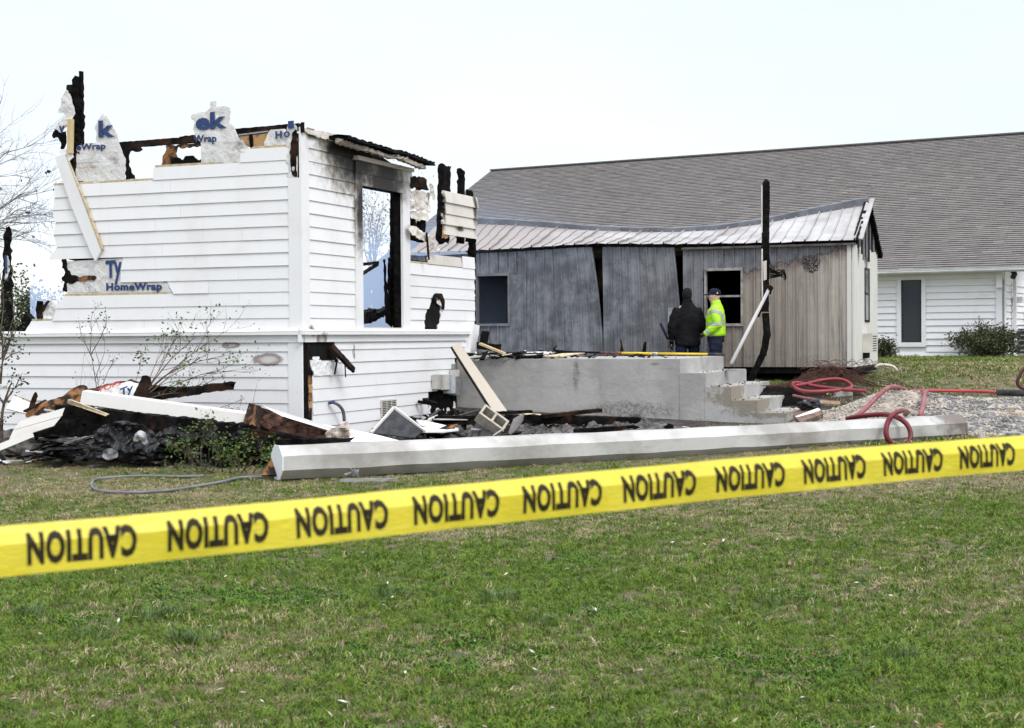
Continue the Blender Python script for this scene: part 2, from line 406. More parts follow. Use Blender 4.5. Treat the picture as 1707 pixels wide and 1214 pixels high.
g = mesh('ground', V, Fc, M_ground(), smooth=True, origin=(0, 0, 0)); tag(g, 'lawn of short green and straw coloured grass in front of the burned house', 'ground', kind='structure')
# ================================================================ the burned house (left)
a_ = R(21.65)
dL = (-math.cos(a_), math.sin(a_)); nL = (-math.sin(a_), -math.cos(a_))
dR = (math.sin(a_), math.cos(a_)); nR = (math.cos(a_), -math.sin(a_))
c0 = P(503, 560, 20.5)
fL = Frame((c0.x, c0.y), dL, nL); fR = Frame((c0.x, c0.y), dR, nR)
house = empty('burned_house', (c0.x, c0.y, .15), math.atan2(dR[1], dR[0]), 'roofless white clapboard house shell with charred wall tops and an empty window opening', 'house')
def w3(fr, px, py, off=0): u, z = fr.px(px, py, off); return tuple(fr.w(u, z, off))
soot_spots = [(w3(fR, 640, 290), (.9, .9, 1.1), .95), (w3(fR, 638, 307), (.5, .5, 1.5), .68), (w3(fR, 597, 345), (1.7, 1.7, .5), .55), (w3(fR, 592, 262), (.55, .55, 1.0), .95),
              (w3(fR, 700, 330), (.7, .7, .8), .42), (w3(fR, 516, 553), (1.5, 1.5, 1.5), .2), (w3(fR, 516, 222), (1, 1, 1.6), .28), (w3(fR, 560, 250), (.5, .5, 2.2), .5)]
scorch_spots = [(w3(fL, 448, 600), (.85, .85, 2.2), .26), (w3(fL, 386, 576), (.8, .8, 2.4), .16), (w3(fR, 588, 586), (2.4, 2.4, .8), .14), (w3(fR, 531, 566), (1, 1, 1), .2)]
white = M_white('white_house_paint', soot_spots, scorch=scorch_spots)
white_char = M_white('smoked_white_paint', [(w3(fR, 700, 296), (.8, .8, 1.6), .42), (w3(fR, 790, 350), (2.4, 2.4, .6), .36), (w3(fR, 738, 350), (2.8, 2.8, .6), .32), (w3(fR, 765, 382), (1, 1, 4), .3),
                                             (w3(fR, 640, 240), (.5, .5, 2.5), .5), (w3(fR, 690, 265), (.6, .6, 2.2), .55)], base=(.62, .58, .52), dirt=.6)
z0 = fL.z(478, 552); E = .18
def row(r): return z0 + E * r
core_m = char
# sheathing behind the siding of the left wall
wallL = prism('side_wall', fL, jag([fL.px(*q) for q in [(499, 256), (430, 262), (420, 275), (262, 296), (255, 318), (104, 334), (104, 428), (140, 440), (132, 484), (102, 524), (62, 549), (-60, 556), (-60, 735), (508, 735)]], .1, .012, 3), -.13, -.002, core_m, house)
ends = {0: (42, 53), 1: (89, 95), 2: (91, 108), 3: (291, 279), 4: (202, 203), 5: (203, 206), 6: (84, 96), 7: (96, 90), 8: (91, 94), 9: (93, 87), 10: (89, 92), 11: (92, 90), 12: (258, 259), 13: (417, 418)}
rnd = random.Random(3)
def plank(fr, u0b, u1b, zb, zt, u0t=None, u1t=None, jagL=0, jagR=0, mat=None, parent=None, nm='siding_plank', lap=.027, top=.013, seed=0):
    u0t = u0b if u0t is None else u0t; u1t = u1b if u1t is None else u1t
    pts = [(u0b, zb), (u1b, zb)]; rr = random.Random(seed)
    if jagR:
        for k in range(1, 4): t = k / 4; pts.append((u1b + (u1t - u1b) * t + rr.uniform(-jagR, jagR), zb + (zt - zb) * t))
    pts += [(u1t, zt), (u0t, zt)]
    if jagL:
        for k in range(3, 0, -1): t = k / 4; pts.append((u0b + (u0t - u0b) * t + rr.uniform(-jagL, jagL), zb + (zt - zb) * t))
    return prism(nm, fr, pts, .001, top, mat or white, parent, lap=lap * rnd.uniform(.86, 1.18))
for r, (pb, pt) in ends.items():
    za, zb = row(r), row(r + 1) - .001
    ub, ut = fL.u(pb, za), fL.u(pt, zb)
    br = 6 <= r <= 11
    jt = random.Random(r * 7).uniform(.8, 2.4)      # a butt joint somewhere along the row
    plank(fL, .176, jt + (.0 if r % 3 else .4), za, zb, seed=r, parent=house)
    plank(fL, jt + (.0 if r % 3 else .4) + .003, ub, za, zb, None, ut, 0, .022 if br else .006, seed=r + 40, parent=house, lap=.0275) if ub > jt + .5 else None
for (r, p0, p1) in ((11, 90, 258), (12, 259, 417), (13, 418, 477), (2, 109, 279), (0, 54, 88)):
    zt = row(r + 1); u0, u1 = fL.u(p1, zt), fL.u(p0, zt)
    box('unpainted_strip', fL, max(u0, .178), u1, zt, zt + .032, .001, .010, tan_edge, house)
# lower rows
zl = [fL.z(484, y) for y in (569.5, 586, 607.5, 629, 650, 672.5, 694, 715, 737)]
for i in range(len(zl) - 1):
    plank(fL, .20, 2.3 + .35 * (i % 3), zl[i + 1] + .001, zl[i], parent=house); plank(fL, 2.303 + .35 * (i % 3), 5.6, zl[i + 1] + .001, zl[i], parent=house, lap=.0275)
zled = row(0)
# corner boards
zct = fL.z(490, 297); zcr = fR.z(502, 213)
box('corner_board', fL, 0.0, .174, zled - .02, zct, .001, .030, white, house)
box('corner_board', fR, -.030, .19, zled - .02, zcr, .001, .030, white, house)
box('corner_board', fL, -.02, .198, zl[-1], zl[0] + .01, .001, .034, white, house)
# corner wrap strip scorched above the board
sheet('torn_wrap', fL, [fL.px(*q) for q in [(478, 298), (478, 262), (479, 222), (482, 204), (489, 203), (496, 212), (497, 262), (497, 297)]], .02, .006, wrap, house, .02, .015, seed=4)
sheet('charred_stud_edge', fL, jag([fL.px(*q) for q in [(489, 293), (487, 262), (486, 240), (489, 222), (497, 213), (496, 296)]], .05, .02, 4), .035, .02, char_brown, house, .016, .02, seed=6)
# water table ledge round both walls
def ledge(fr, u0, u1, flip):
    for (za, zb, o) in ((zled - .155, zled - .052, .05), (zled - .052, zled - .004, .105)):
        box('water_table_board', fr, u0, u1, za, zb, .001, o, white, house)
    V = [fr.w(u0, zled - .004, .11), fr.w(u1, zled - .004, .11), fr.w(u1, zled + .03, .033), fr.w(u0, zled + .03, .033), fr.w(u0, zled - .004, .001), fr.w(u1, zled - .004, .001), fr.w(u1, zled + .03, .001), fr.w(u0, zled + .03, .001)]
    mesh('drip_cap', V, BOXF, white, house)
uRend = fR.u(789, zled)
ledge(fL, -.05, 5.6, 0); ledge(fR, -.105, uRend, 1)
# ---------------- right facet
uWl, uWr = fR.u(602, 1.9), fR.u(669, 1.9)            # window opening
uCl, uCr = fR.u(590.5, 1.9), fR.u(681, 1.9)          # outside of the casing
zWt = fR.z(602, 309.5); zWb = fR.z(602, 545)
ztop = fR.z(540, 232)
prism('front_wall', fR, [(.0, 0.1), (uWl - .02, 0.1), (uWl - .02, ztop), (.0, ztop)], -.13, -.001, core_m, house)
prism('front_wall', fR, [(uWl - .02, zWt + .02), (uWr + .02, zWt + .02), (uWr + .02, ztop - .28), (uWl - .02, ztop)], -.13, -.001, core_m, house)
prism('front_wall', fR, [(uWl - .02, 0.1), (uRend - .03, 0.1), (uRend - .03, zWb - .02), (uWl - .02, zWb - .02)], -.13, -.001, core_m, house)
zRi = row(6) + .03
prism('front_wall', fR, jag([(uWr + .02, zWb - .02), (uRend - .04, zWb - .02), (uRend - .04, zRi), (uWr + .02, zRi + .02)], .12, .012, 8), -.13, -.001, core_m, house)
prism('front_wall', fR, jag([(uWr + .02, zRi + .02), (uCr + .05, zRi + .02), (uCr + .05, ztop - .3), (uWr + .02, ztop - .28)], .1, .01, 8), -.13, -.001, core_m, house)
for r in range(0, 17):
    za, zb = row(r), row(r + 1) - .001
    if r == 15: zb = za + .10
    if r >= 16: break
    plank(fR, .192, uCl - .004, za, zb, parent=house, seed=r)
for r in range(0, 6):
    za, zb = row(r), row(r + 1) - .001
    ul = uCr + .004; ur = fR.u(790, za)
    if r in (0, 1, 2):
        hl, hr = {0: (706.5, 727), 1: (706, 732), 2: (712, 733)}[r]
        hl2, hr2 = {0: (706, 732), 1: (711, 733), 2: (718, 730)}[r]
        plank(fR, ul, fR.u(hl, za), za, zb, None, fR.u(hl2, zb), 0, .04, parent=house, seed=r + 3)
        plank(fR, fR.u(hr, za), ur, za, zb, fR.u(hr2, zb), None, .04, .02, parent=house, seed=r + 9)
    else:
        plank(fR, ul, ur, za, zb, None, None, 0, .03, parent=house, seed=r + 5)
# hole scorched through the siding
prism('hole_backing', fR, jag([fR.px(*q, .004) for q in [(707, 547), (705, 510), (712, 502), (722, 498), (731, 502), (735, 516), (729, 532), (727, 547)]], .05, .01), .001, .009, black, house)
sheet('peeled_siding', fR, [fR.px(*q) for q in [(716, 497), (722, 489), (731, 490), (737, 516), (733, 516), (729, 499), (723, 500), (718, 504)]], .06, .02, char_brown, house, .02, .03, seed=12)
sheet('torn_wrap', fR, [fR.px(*q) for q in [(722, 491), (729, 492), (731, 502), (733, 512), (724, 506)]], .05, .01, wrap, house, .018, .03, seed=2)
# short rows above, beside the window: warped and smoked
for i, (p0, p1, ya, yb) in enumerate([(682, 714, 330, 311), (682, 714, 345, 330), (682, 711, 362, 346)]):
    u0, z_a = fR.px(p0, ya + 3); u1, _ = fR.px(p1, ya + 6); z_b = fR.px(p0, yb + 3)[1]
    sheet('warped_plank', fR, jag([(u0, z_a), (u1, z_a), (u1 + .03, (z_a + z_b) / 2), (u1, z_b - .01), (u0, z_b - .01)], .07, .02, i), .03, .012, white_char, house, .03, .05, 5, seed=i)
sheet('warped_plank', fR, jag([fR.px(*q) for q in [(682, 292), (697, 294), (708, 300), (710, 310), (713, 318), (682, 314)]], .05, .02, 4), .03, .02, char_brown, house, .025, .05, seed=31)
sheet('curled_siding_strip', fR, [fR.px(*q) for q in [(708, 305), (713, 314), (719, 333), (714, 334), (708, 322)]], .10, .01, white_char, house, .02, .05, seed=33)
for i, (ya, yb) in enumerate([(338, 319), (357, 338), (375, 357), (392, 375)]):
    zA = fR.px(745, ya)[1]; zB = fR.px(745, yb)[1]
    uA = fR.u(737 + 2 * math.sin(i * 2.1), zA); uB = fR.u(794 - .8 * i, zA)
    plank(fR, uA, uB, zA, zB - .002, None, None, .05, .02, mat=white_char, parent=house, nm='smoked_plank', seed=50 + i, lap=.04)
z6 = row(6)
plank(fR, fR.u(712, z6), fR.u(768, z6), z6 + .01, z6 + .17, None, None, .03, .01, mat=white_char, parent=house, nm='smoked_plank', seed=77)
plank(fR, fR.u(770, z6), fR.u(790, z6), z6, z6 + .2, parent=house, seed=78)
box('unpainted_strip', fR, uCr + .05, fR.u(768, z6), z6, z6 + .03, .001, .014, tan_edge, house)
# casing round the window
zH0, zH1 = zWt + .05, fR.z(592, 275)
box('window_casing', fR, uCl, uWl, zWb - .13, zWt, .001, .042, white, house)
box('window_casing', fR, uWr, uCr, zWb - .13, zWt, .001, .042, white, house)
box('window_header', fR, uCl, uCr, zWt, fR.z(592, 288), .001, .043, white, house)
box('header_plank', fR, uCl, uCr, fR.z(592, 288) + .002, fR.z(592, 268), .001, .050, white, house)
box('header_moulding', fR, uCl - .03, uCr + .03, fR.z(592, 268) + .002, fR.z(592, 261), .001, .11, white_char, house)
prism('frieze_board', fR, [(uCl, fR.z(592, 261) + .004), (uCr + .1, fR.z(592, 261) + .004), (uCr + .12, ztop - .27), (uCl + .5, ztop + .02), (uCl, ztop + .04)], .001, .03, white, house)
zsl = zWb - .13
box('window_sill', fR, uWl, uWr, zsl, zWb - .01, -.14, .0, white_char, house)
for (a, b, o0, o1) in ((uWl - .02, uWl, -.16, 0), ):
    box('window_jamb', fR, a, b, zWb - .01, zWt, o0, o1, white_char, house)
box('window_jamb', fR, uWl, uWr, zWt, zWt + .02, -.16, 0, char, house)
def dl(px, py, off): u, z = fR.px(px, py, off); return fR.w(u, z, off)
def jst(x0, y0, x1, y1, off, wpx, d, seed, tp=(1, 1), m_=char):
    p, q = dl(x0, y0, off), dl(x1, y1, off); beam('charred_jamb_stud', p, q, wpx * p.y / F, d, m_, house, up=Vector((nR[0], nR[1], 0)), rough=.016, seed=seed, taper=tp, ragged=.03)
jst(664, 548, 665, 318, -.06, 7, .09, 1); jst(659, 546, 660, 316, -.16, 7, .06, 3); jst(653, 545, 654, 320, -.24, 7, .05, 5); jst(646, 540, 641, 434, -.3, 6, .05, 6, (1, .6)); jst(651, 540, 648, 430, -.25, 7, .05, 8, (1, .5))
beam('burnt_sash_piece', dl(602, 441, -.2), dl(629, 438, -.5), .05, .045, char_brown, house, rough=.006)
beam('burnt_sash_piece', dl(603, 457, -.2), dl(629, 441, -.5), .05, .04, char_brown, house, rough=.006, seed=3)
# burnt things on the floor inside, seen through the opening
beam('burnt_timber', dl(612, 534, -.5), dl(646, 516, -1.0), .12, .10, char, house, rough=.03, seed=11)
beam('burnt_timber', dl(600, 532, -.4), dl(622, 524, -.7), .12, .16, char, house, rough=.04, seed=12)
# floor inside
V, Fc = boxv(fR, .05, 6.0, 1.52, 1.62, -5.4, -.14); mesh('floor_deck', V, Fc, char, house)
smoked_eave = M_white('smoked_eave_paint', [(w3(fR, 640, 240, .2), (1, 1, 4), .55), (w3(fR, 700, 270, .2), (1, 1, 3), .6), (w3(fR, 575, 232, .2), (2, 2, 6), .4)], base=(.30, .255, .21), dirt=.9)
# eave remains over the window
sheet('eave_board', fR, jag([fR.px(*q, .05) for q in [(503, 208), (506, 214), (531, 219), (560, 226), (559, 236), (530, 229), (504, 219)]], .05, .008), .06, .03, white_char, house, .02, .01, seed=4)
beam('corner_stub', dl(504, 204, .05), dl(505, 221, .05), .05, .05, char_brown, house, rough=.01)
for i, (pa, pb, hh, o) in enumerate([((561, 226), (606, 242), .13, .05), ((600, 238), (656, 256), .14, .09), ((655, 252), (708, 273), .15, .13)]):
    q0, q1 = dl(pa[0], pa[1] + 2, .2), dl(pb[0], pb[1] + 1, .2)
    beam('eave_block', q0, q1, .34, hh * .34, char, house, rough=.022, seed=20 + i, ragged=.05)
    q0, q1 = dl(pa[0] + 3, pa[1] + 9, o + .18), dl(pb[0] - 3, pb[1] + 7, o + .18)
    beam('eave_soffit', q0, q1, .09, .05, smoked_eave, house, rough=.028, seed=30 + i, ragged=.03)
# charred studs standing over the right part
def stud(px, y0, y1, w_, mat=char, seed=0, off=-.06, px1=None, tp=(1, .9), rg=.02, fr=None):
    f_ = fr or fR; u0, za = f_.px(px, y0, off); u1, zb = f_.px(px1 or px, y1, off)
    D = f_.w(u0, za, off).y
    wm = w_ * D / F
    return beam('charred_stud', f_.w(u0, za, off), f_.w(u1, zb, off), wm, .12, mat, house, up=Vector((f_.n.x, f_.n.y, 0)), rough=rg, seed=seed, taper=tp, ragged=.03)
stud(735, 404, 276, 15, px1=738, seed=2); stud(742, 404, 278, 9, px1=745, seed=3, off=-.12)
stud(767, 404, 283, 9, px1=769, seed=4); stud(783, 404, 318, 9, seed=5)
stud(687, 400, 358, 9, seed=6); stud(702, 402, 360, 12, seed=7); stud(787, 545, 392, 6, seed=8, off=-.05, tp=(1, 1))
sheet('fallen_siding_strip', fR, [fR.px(*q, .1) for q in [(680, 374), (690, 377), (712, 392), (732, 418), (728, 419), (705, 402), (686, 393), (680, 388)]], .12, .012, white_char, house, .025, .05, seed=14)
beam('hanging_sliver', dl(711, 388, .16), dl(715, 433, .16), .03, .05, char_brown, house, rough=.008, seed=9)
sheet('exposed_osb', fR, jag([fR.px(*q) for q in [(736, 398), (738, 378), (741, 374), (744, 392), (748, 396)]], .03, .01), .02, .02, osb, house, .02, .01)
# white trim piece hanging at the far corner
prism('hanging_trim', fR, [fR.px(*q, .1) for q in [(786, 540), (796, 543), (790, 590), (780, 588)]], .02, .14, white, house)
# ---------------- lower part of the right facet
uS = fR.u(519.5, .9); uE = fR.u(757, .9)
zl2 = [fR.z(520, y) for y in (569.5, 584, 606, 627.5, 649, 670, 692, 713, 735)]
for i in range(len(zl2) - 1):
    zt, zb = zl2[i], zl2[i + 1] + .001
    if i in (0, 1):
        uh = fR.u({0: 556, 1: 562}[i], zb); plank(fR, uh, uRend - .06, zb, zt, fR.u(555, zt), None, .03, 0, parent=house, seed=i)
        if i == 1:
            plank(fR, uS + .03, uS + .2, zb, zt - .09, None, None, .03, .03, parent=house, seed=7)
    elif i in (4, 5):
        ue = fR.u({4: 727, 5: 711}[i], zb); plank(fR, uS, ue, zb, zt, None, fR.u({4: 733, 5: 712}[i], zt), 0, .03, parent=house, seed=i)
    else:
        plank(fR, uS + (.03 if i == 2 else 0), uE, zb, zt, None, None, .01, .01, parent=house, seed=i)
box('unpainted_strip', fR, uS + .02, fR.u(556, zl2[2]), zl2[2] + .0, zl2[2] + .035, .001, .014, tan_edge, house)
# scorched framing laid bare in the corner
for i, (ya, yb) in enumerate([(626, 640), (641, 655), (656, 668), (669, 681), (682, 697)]):
    ua, zA = fR.px(513, yb); ub = fR.u(519, zA); zB = fR.z(513, ya)
    box('exposed_framing_block', fR, ua, ub, zA, zB, -.06, .010, osb if i % 2 else brown, house)
sheet('charred_framing', fR, jag([fR.px(*q) for q in [(507, 566), (514, 562), (517, 596), (517, 625), (510, 625)]], .04, .012), .012, .02, char_brown, house, .02, .012)
prism('hole_backing', fR, jag([fR.px(*q, .004) for q in [(508, 606), (509, 566), (556, 568), (560, 600), (545, 603), (528, 602)]], .05, .015, 6), .001, .008, black, house)
sheet('peeling_paint_edge', fR, jag([fR.px(*q) for q in [(514, 600), (556, 603), (560, 609), (556, 626), (521, 626), (516, 612)]], .04, .012, 8), .03, .012, white, house, .02, .02, seed=8)
beam('hanging_charred_board', dl(552, 577, .08), dl(590, 618, .28), .14, .05, char_brown, house, up=Vector((nR[0], nR[1], .6)), rough=.008, seed=5, taper=(1, .8))
beam('hanging_wire', dl(562, 600, .09), dl(558, 624, .12), .02, .02, char, house, rough=.004); beam('hanging_wire', dl(575, 603, .09), dl(576, 629, .12), .018, .02, char, house, rough=.004, seed=4)
sheet('burnt_corner_hole', fR, jag([fR.px(*q) for q in [(713, 706), (713, 672), (722, 657), (740, 655), (758, 660), (760, 706)]], .05, .03, 5), .034, .03, char, house, .025, .04, seed=5)
# ---------------- burnt remains on top of the left wall
def LP_(px, py, off=0): u, z = fL.px(px, py, off); return fL.w(u, z, off)
beam('top_plate', LP_(196, 243, -.06), LP_(352, 231, -.06), .09, .085, char_brown, house, rough=.008, seed=1)
beam('top_plate', LP_(302, 233, -.06), LP_(352, 227, -.06), .09, .07, char_brown, house, rough=.012, seed=2)
beam('top_plate', LP_(350, 226, -.07), LP_(500, 212, -.07), .09, .10, char_brown, house, rough=.010, seed=3)
beam('metal_strap', LP_(392, 226, -.0), LP_(447, 219, -.0), .01, .02, grey_metal, house)
sheet('burnt_sheathing', fL, jag([fL.px(*q) for q in [(197, 240), (232, 243), (236, 250), (222, 252), (212, 258), (214, 270), (217, 285), (224, 299), (208, 301), (204, 262)]], .04, .03, 3), -.01, .025, char_brown, house, .02, .01, seed=1)
sheet('burnt_sheathing', fL, jag([fL.px(*q) for q in [(276, 242), (352, 236), (354, 244), (337, 243), (318, 245), (293, 246), (290, 258), (300, 266), (303, 274), (268, 277), (269, 262), (274, 256)]], .04, .02, 5), -.01, .025, brown, house, .02, .01, seed=2)
sheet('burnt_sheathing', fL, jag([fL.px(*q) for q in [(282, 276), (286, 264), (296, 262), (303, 268), (310, 260), (322, 259), (330, 268), (337, 262), (338, 277)]], .03, .015, 6), .0, .02, char, house, .018, .01, seed=3)
prism('exposed_osb', fL, [fL.px(*q) for q in [(392, 228), (447, 222), (447, 244), (420, 246), (400, 242)]], -.03, -.008, osb, house)
beam('cripple_stud', LP_(418, 224, 0), LP_(420, 246, 0), .05, .03, char, house, rough=.01)
sheet('torn_wrap', fL, jag([fL.px(*q) for q in [(126, 303), (127, 245), (133, 242), (160, 238), (161, 222), (158, 214), (161, 206), (165, 197), (172, 188), (181, 196), (188, 210), (195, 222), (198, 237), (204, 256), (209, 262), (209, 300), (160, 305)]], .05, .012, 2), .005, .004, wrap, house, .02, .009, seed=22)
sheet('torn_wrap', fL, jag([fL.px(*q) for q in [(336, 273), (336, 240), (327, 228), (322, 216), (326, 205), (319, 198), (320, 192), (328, 189), (342, 188), (350, 182), (352, 170), (361, 169), (362, 180), (372, 176), (385, 180), (384, 198), (382, 205), (391, 212), (397, 226), (416, 247), (416, 270)]], .05, .01, 7), .012, .004, wrap, house, .02, .010, seed=23)
sheet('torn_wrap', fL, [fL.px(*q) for q in [(439, 244), (446, 222), (452, 216), (478, 214), (480, 240)]], .0, .004, wrap, house, .022, .02, seed=24)
# tall burnt tower at the far left end of the wall
beam('charred_stud', LP_(132, 300, -.06), LP_(130, 130, -.06), .11, .12, char, house, up=Vector((nL[0], nL[1], 0)), rough=.02, seed=8, ragged=.04)
beam('charred_stud', LP_(136, 160, -.06), LP_(135, 119, -.06), .035, .06, char, house, up=Vector((nL[0], nL[1], 0)), rough=.01, seed=9)
beam('charred_stud', LP_(120, 250, -.10), LP_(119, 142, -.10), .09, .1, char_brown, house, up=Vector((nL[0], nL[1], 0)), rough=.015, seed=10)
sheet('burnt_sheathing', fL, jag([fL.px(*q) for q in [(128, 240), (127, 190), (132, 180), (140, 193), (136, 202), (139, 210), (133, 216), (138, 222), (134, 232), (135, 245)]], .03, .015, 3), -.03, .02, char, house, .018, .02, seed=11)
sheet('torn_wrap', fL, jag([fL.px(*q) for q in [(122, 200), (114, 212), (103, 222), (94, 214), (104, 200), (112, 193), (108, 190), (98, 187), (104, 175), (104, 164), (113, 150), (121, 162), (125, 178), (128, 190)]], .03, .008, 5), .03, .004, wrap, house, .018, .014, seed=25)
sheet('burnt_sheathing', fL, jag([fL.px(*q) for q in [(88, 226), (94, 214), (104, 222), (113, 218), (112, 235), (108, 248), (101, 249), (104, 238), (98, 228), (90, 233)]], .03, .012, 5), .025, .015, char, house, .018, .02, seed=26)
beam('pale_board', LP_(118, 199, .06), LP_(117, 256, .06), .095, .035, tan_wood, house, up=Vector((nL[0], nL[1], 0)))
# leaning trim boards
pl = Frame((fL.o.x, fL.o.y), dL, nL)
prism('fallen_corner_board', fL, [fL.px(*q, .07) for q in [(92, 264), (108, 256), (142, 345), (169, 417), (159, 436), (151, 420), (118, 341)]], .036, .075, white, house)
prism('fallen_corner_board', fL, [fL.px(*q, .07) for q in [(109, 257), (112, 264), (145, 345), (171, 415), (169, 418)]], .036, .078, tan_edge, house)
prism('broken_board_end', fL, [fL.px(*q, .05) for q in [(99, 251), (117, 248), (122, 262), (112, 272), (100, 260)]], .034, .05, white, house)
sheet('burnt_sheathing', fL, jag([fL.px(*q) for q in [(110, 273), (122, 258), (128, 250), (128, 275), (124, 290)]], .03, .01, 5), .02, .02, char_brown, house, .018, .02, seed=28)
# wrap bared in the middle of the left wall
zwa, zwb = row(3) - .005, row(6) - .002
prism('bared_wrap', fL, [fL.px(*q) for q in [(112, 490), (112, 436), (209, 430), (207, 466), (283, 472), (296, 490)]], -.001, .002, wrap, house)
sheet('torn_wrap', fL, [fL.px(*q) for q in [(110, 489), (109, 436), (207, 431), (203, 468), (280, 470), (290, 487)]], .006, .003, wrap, house, .02, .008, 9, seed=32)
sheet('burnt_sheathing', fL, jag([fL.px(*q) for q in [(104, 432), (112, 432), (113, 450), (122, 460), (133, 461), (134, 469), (120, 474), (113, 470), (113, 488), (105, 486), (108, 470), (103, 466), (110, 455), (104, 446)]], .03, .015, 3), .016, .02, char, house, .018, .012, seed=12)
sheet('exposed_osb', fL, jag([fL.px(*q) for q in [(130, 463), (150, 459), (162, 461), (160, 467), (132, 469)]], .03, .008, 3), .02, .015, brown, house, .02, .006)
# burnt post and scraps at the far left
sheet('torn_wrap', fL, jag([fL.px(*q) for q in [(60, 533), (66, 520), (78, 503), (86, 500), (99, 499), (94, 512), (89, 531)]], .03, .01, 3), .0, .004, wrap, house, .02, .04, seed=35)
sheet('burnt_sheathing', fL, jag([fL.px(*q) for q in [(62, 532), (66, 520), (80, 500), (84, 503), (71, 522), (72, 532)]], .03, .01, 4), .02, .01, char_brown, house, .016, .02, seed=36)
beam('charred_stud', LP_(66, 530, -.06), LP_(67, 502, -.06), .06, .08, char, house, rough=.012, up=Vector((nL[0], nL[1], 0)))
prism('charred_stub', fL, jag([fL.px(*q) for q in [(25, 553), (42, 522), (51, 532), (50, 540), (42, 553)]], .05, .01), -.12, .0, char, house)
beam('charred_corner_post', LP_(12, 560, -.15), LP_(13, 378, -.15), .17, .15, char, house, up=Vector((nL[0], nL[1], 0)), rough=.03, seed=21, taper=(1, .4), ragged=.05)
sheet('torn_wrap', fL, jag([fL.px(*q) for q in [(6, 466), (6, 440), (9, 424), (12, 426), (13, 450), (10, 466)]], .03, .008, 5), -.03, .004, wrap, house, .018, .02, seed=38)
# ---------------- printed lettering on the wrap
def textmesh(body, bold=.02):
    cu = bpy.data.curves.new('lettering', 'FONT'); cu.body = body; cu.space_character = 1.0 if len(body) < 7 else 1.09; cu.offset = bold; cu.resolution_u = 3
    ob = bpy.data.objects.new('lettering', cu); C.objects.link(ob); dg = bpy.context.evaluated_depsgraph_get(); dg.update()
    me = bpy.data.meshes.new_from_object(ob.evaluated_get(dg)); V = [(v.co.x, v.co.y) for v in me.vertices]; Fc = [list(p.vertices) for p in me.polygons]
    bpy.data.objects.remove(ob); bpy.data.meshes.remove(me); bpy.data.curves.remove(cu); return V, Fc
def letters(fr, body, pa, pb, hpx, off, mat=ink_blue, italic=0, bold=.02, parent=None):
    """text whose baseline runs between two points of the wall"""
    V, Fc = textmesh(body, bold); x0 = min(v[0] for v in V); x1 = max(v[0] for v in V); cap = .73 if any(ch.isupper() or ch in 'kTH' for ch in body) else .55
    ua, za = fr.px(*pa, off); ub, zb = fr.px(*pb, off); D = fr.w(ua, za, off).y; h = hpx * D / F
    W_ = []
    for (x, y) in V:
        t = (x - x0) / (x1 - x0); z = za + (zb - za) * t + y / cap * h; u = ua + (ub - ua) * t + italic * y * (ub - ua)
        W_.append(fr.w(u, z, off))
    return mesh('printed_lettering', W_, Fc, mat, parent or house)
letters(fL, 'HomeWrap', (177, 484), (270, 483), 12, .022, bold=.045)
letters(fL, 'T', (176, 463), (193, 462), 29, .022, bold=.03); letters(fL, 'y', (190, 462), (203, 461), 28, .022, bold=.03)
letters(fL, 'eWrap', (127, 250), (176, 248), 10.5, .018, bold=.03); letters(fL, 'k', (164, 228), (191, 227), 27, .024, bold=.04)
letters(fL, 'ek', (326, 216), (378, 212), 27, .026, bold=.04); letters(fL, 'Wrap', (322, 237), (361, 236), 12, .024, bold=.03)
letters(fL, 'H', (459, 231), (470, 230), 12, .025, bold=.045); letters(fL, 'o', (473, 229), (483, 228), 11, .035); letters(fL, 'I', (480, 214), (490, 213), 12, .04, bold=.04)
letters(fL, 'v', (98, 221), (108, 221), 12, .055, bold=.05); letters(fL, 'I', (8, 455), (12, 455), 30, -.005, bold=.03)
for q in ((133, 284), (160, 289), (186, 287), (353, 256)):
    u, z = fL.px(*q, .045); prism('printed_mark', fL, [(u - .012, z), (u, z - .016), (u + .012, z), (u, z + .016)], .04, .047, ink_green, house)
letters(fL, 'DUPONT', (129, 282), (162, 280), 3.2, .042, ink_red, bold=0); letters(fL, 'weather barrier', (130, 274), (167, 271), 2.4, .042, bold=0)
# ---------------- services on the lower wall
def svc(name, px0, px1, y0, y1, o, mat): 
    ua, zA = fR.px(px0, y1); ub = fR.u(px1, zA); zB = fR.z(px0, y0); return box(name, fR, ua, ub, zA, zB, .03, o, mat, house)
svc('utility_box', 717, 724, 625, 649, .12, offwhite); svc('utility_box', 724, 737, 625, 650, .14, offwhite); svc('meter_box', 736, 743, 625, 656, .18, plastic_grey)
svc('conduit_box', 745, 752, 628, 659, .16, grey_metal); svc('utility_box', 747, 757, 617, 632, .1, offwhite); svc('conduit', 750, 753, 607, 618, .08, grey_metal); svc('meter_box', 753, 758, 633, 649, .1, offwhite)
uv0, zv = fR.px(632, 695); uv1 = fR.u(657, zv); zv1 = fR.z(632, 667)
vb = box('wall_vent', fR, uv0, uv1, zv, zv1, .03, .045, offwhite, house)
for c_ in range(3):
    for k in range(9):
        a0 = uv0 + (uv1 - uv0) * (.05 + .32 * c_); zz = zv + (zv1 - zv) * (.06 + .1 * k)
        box('vent_slat', fR, a0, a0 + (uv1 - uv0) * .26, zz, zz + (zv1 - zv) * .05, .045, .052, black if k % 1 else plastic_grey, vb) if False else box('vent_slot', fR, a0, a0 + (uv1 - uv0) * .26, zz, zz + (zv1 - zv) * .045, .045, .049, black, vb)
tube('garden_tap', [dl(549, 672, .03), dl(554, 671, .09), dl(557, 670, .1)], .022, ink_blue, house)
tube('supply_hose', [dl(556, 671, .1), dl(565, 676, .13), dl(572, 686, .15), dl(574, 702, .15)], .024, grey_rubber, house)
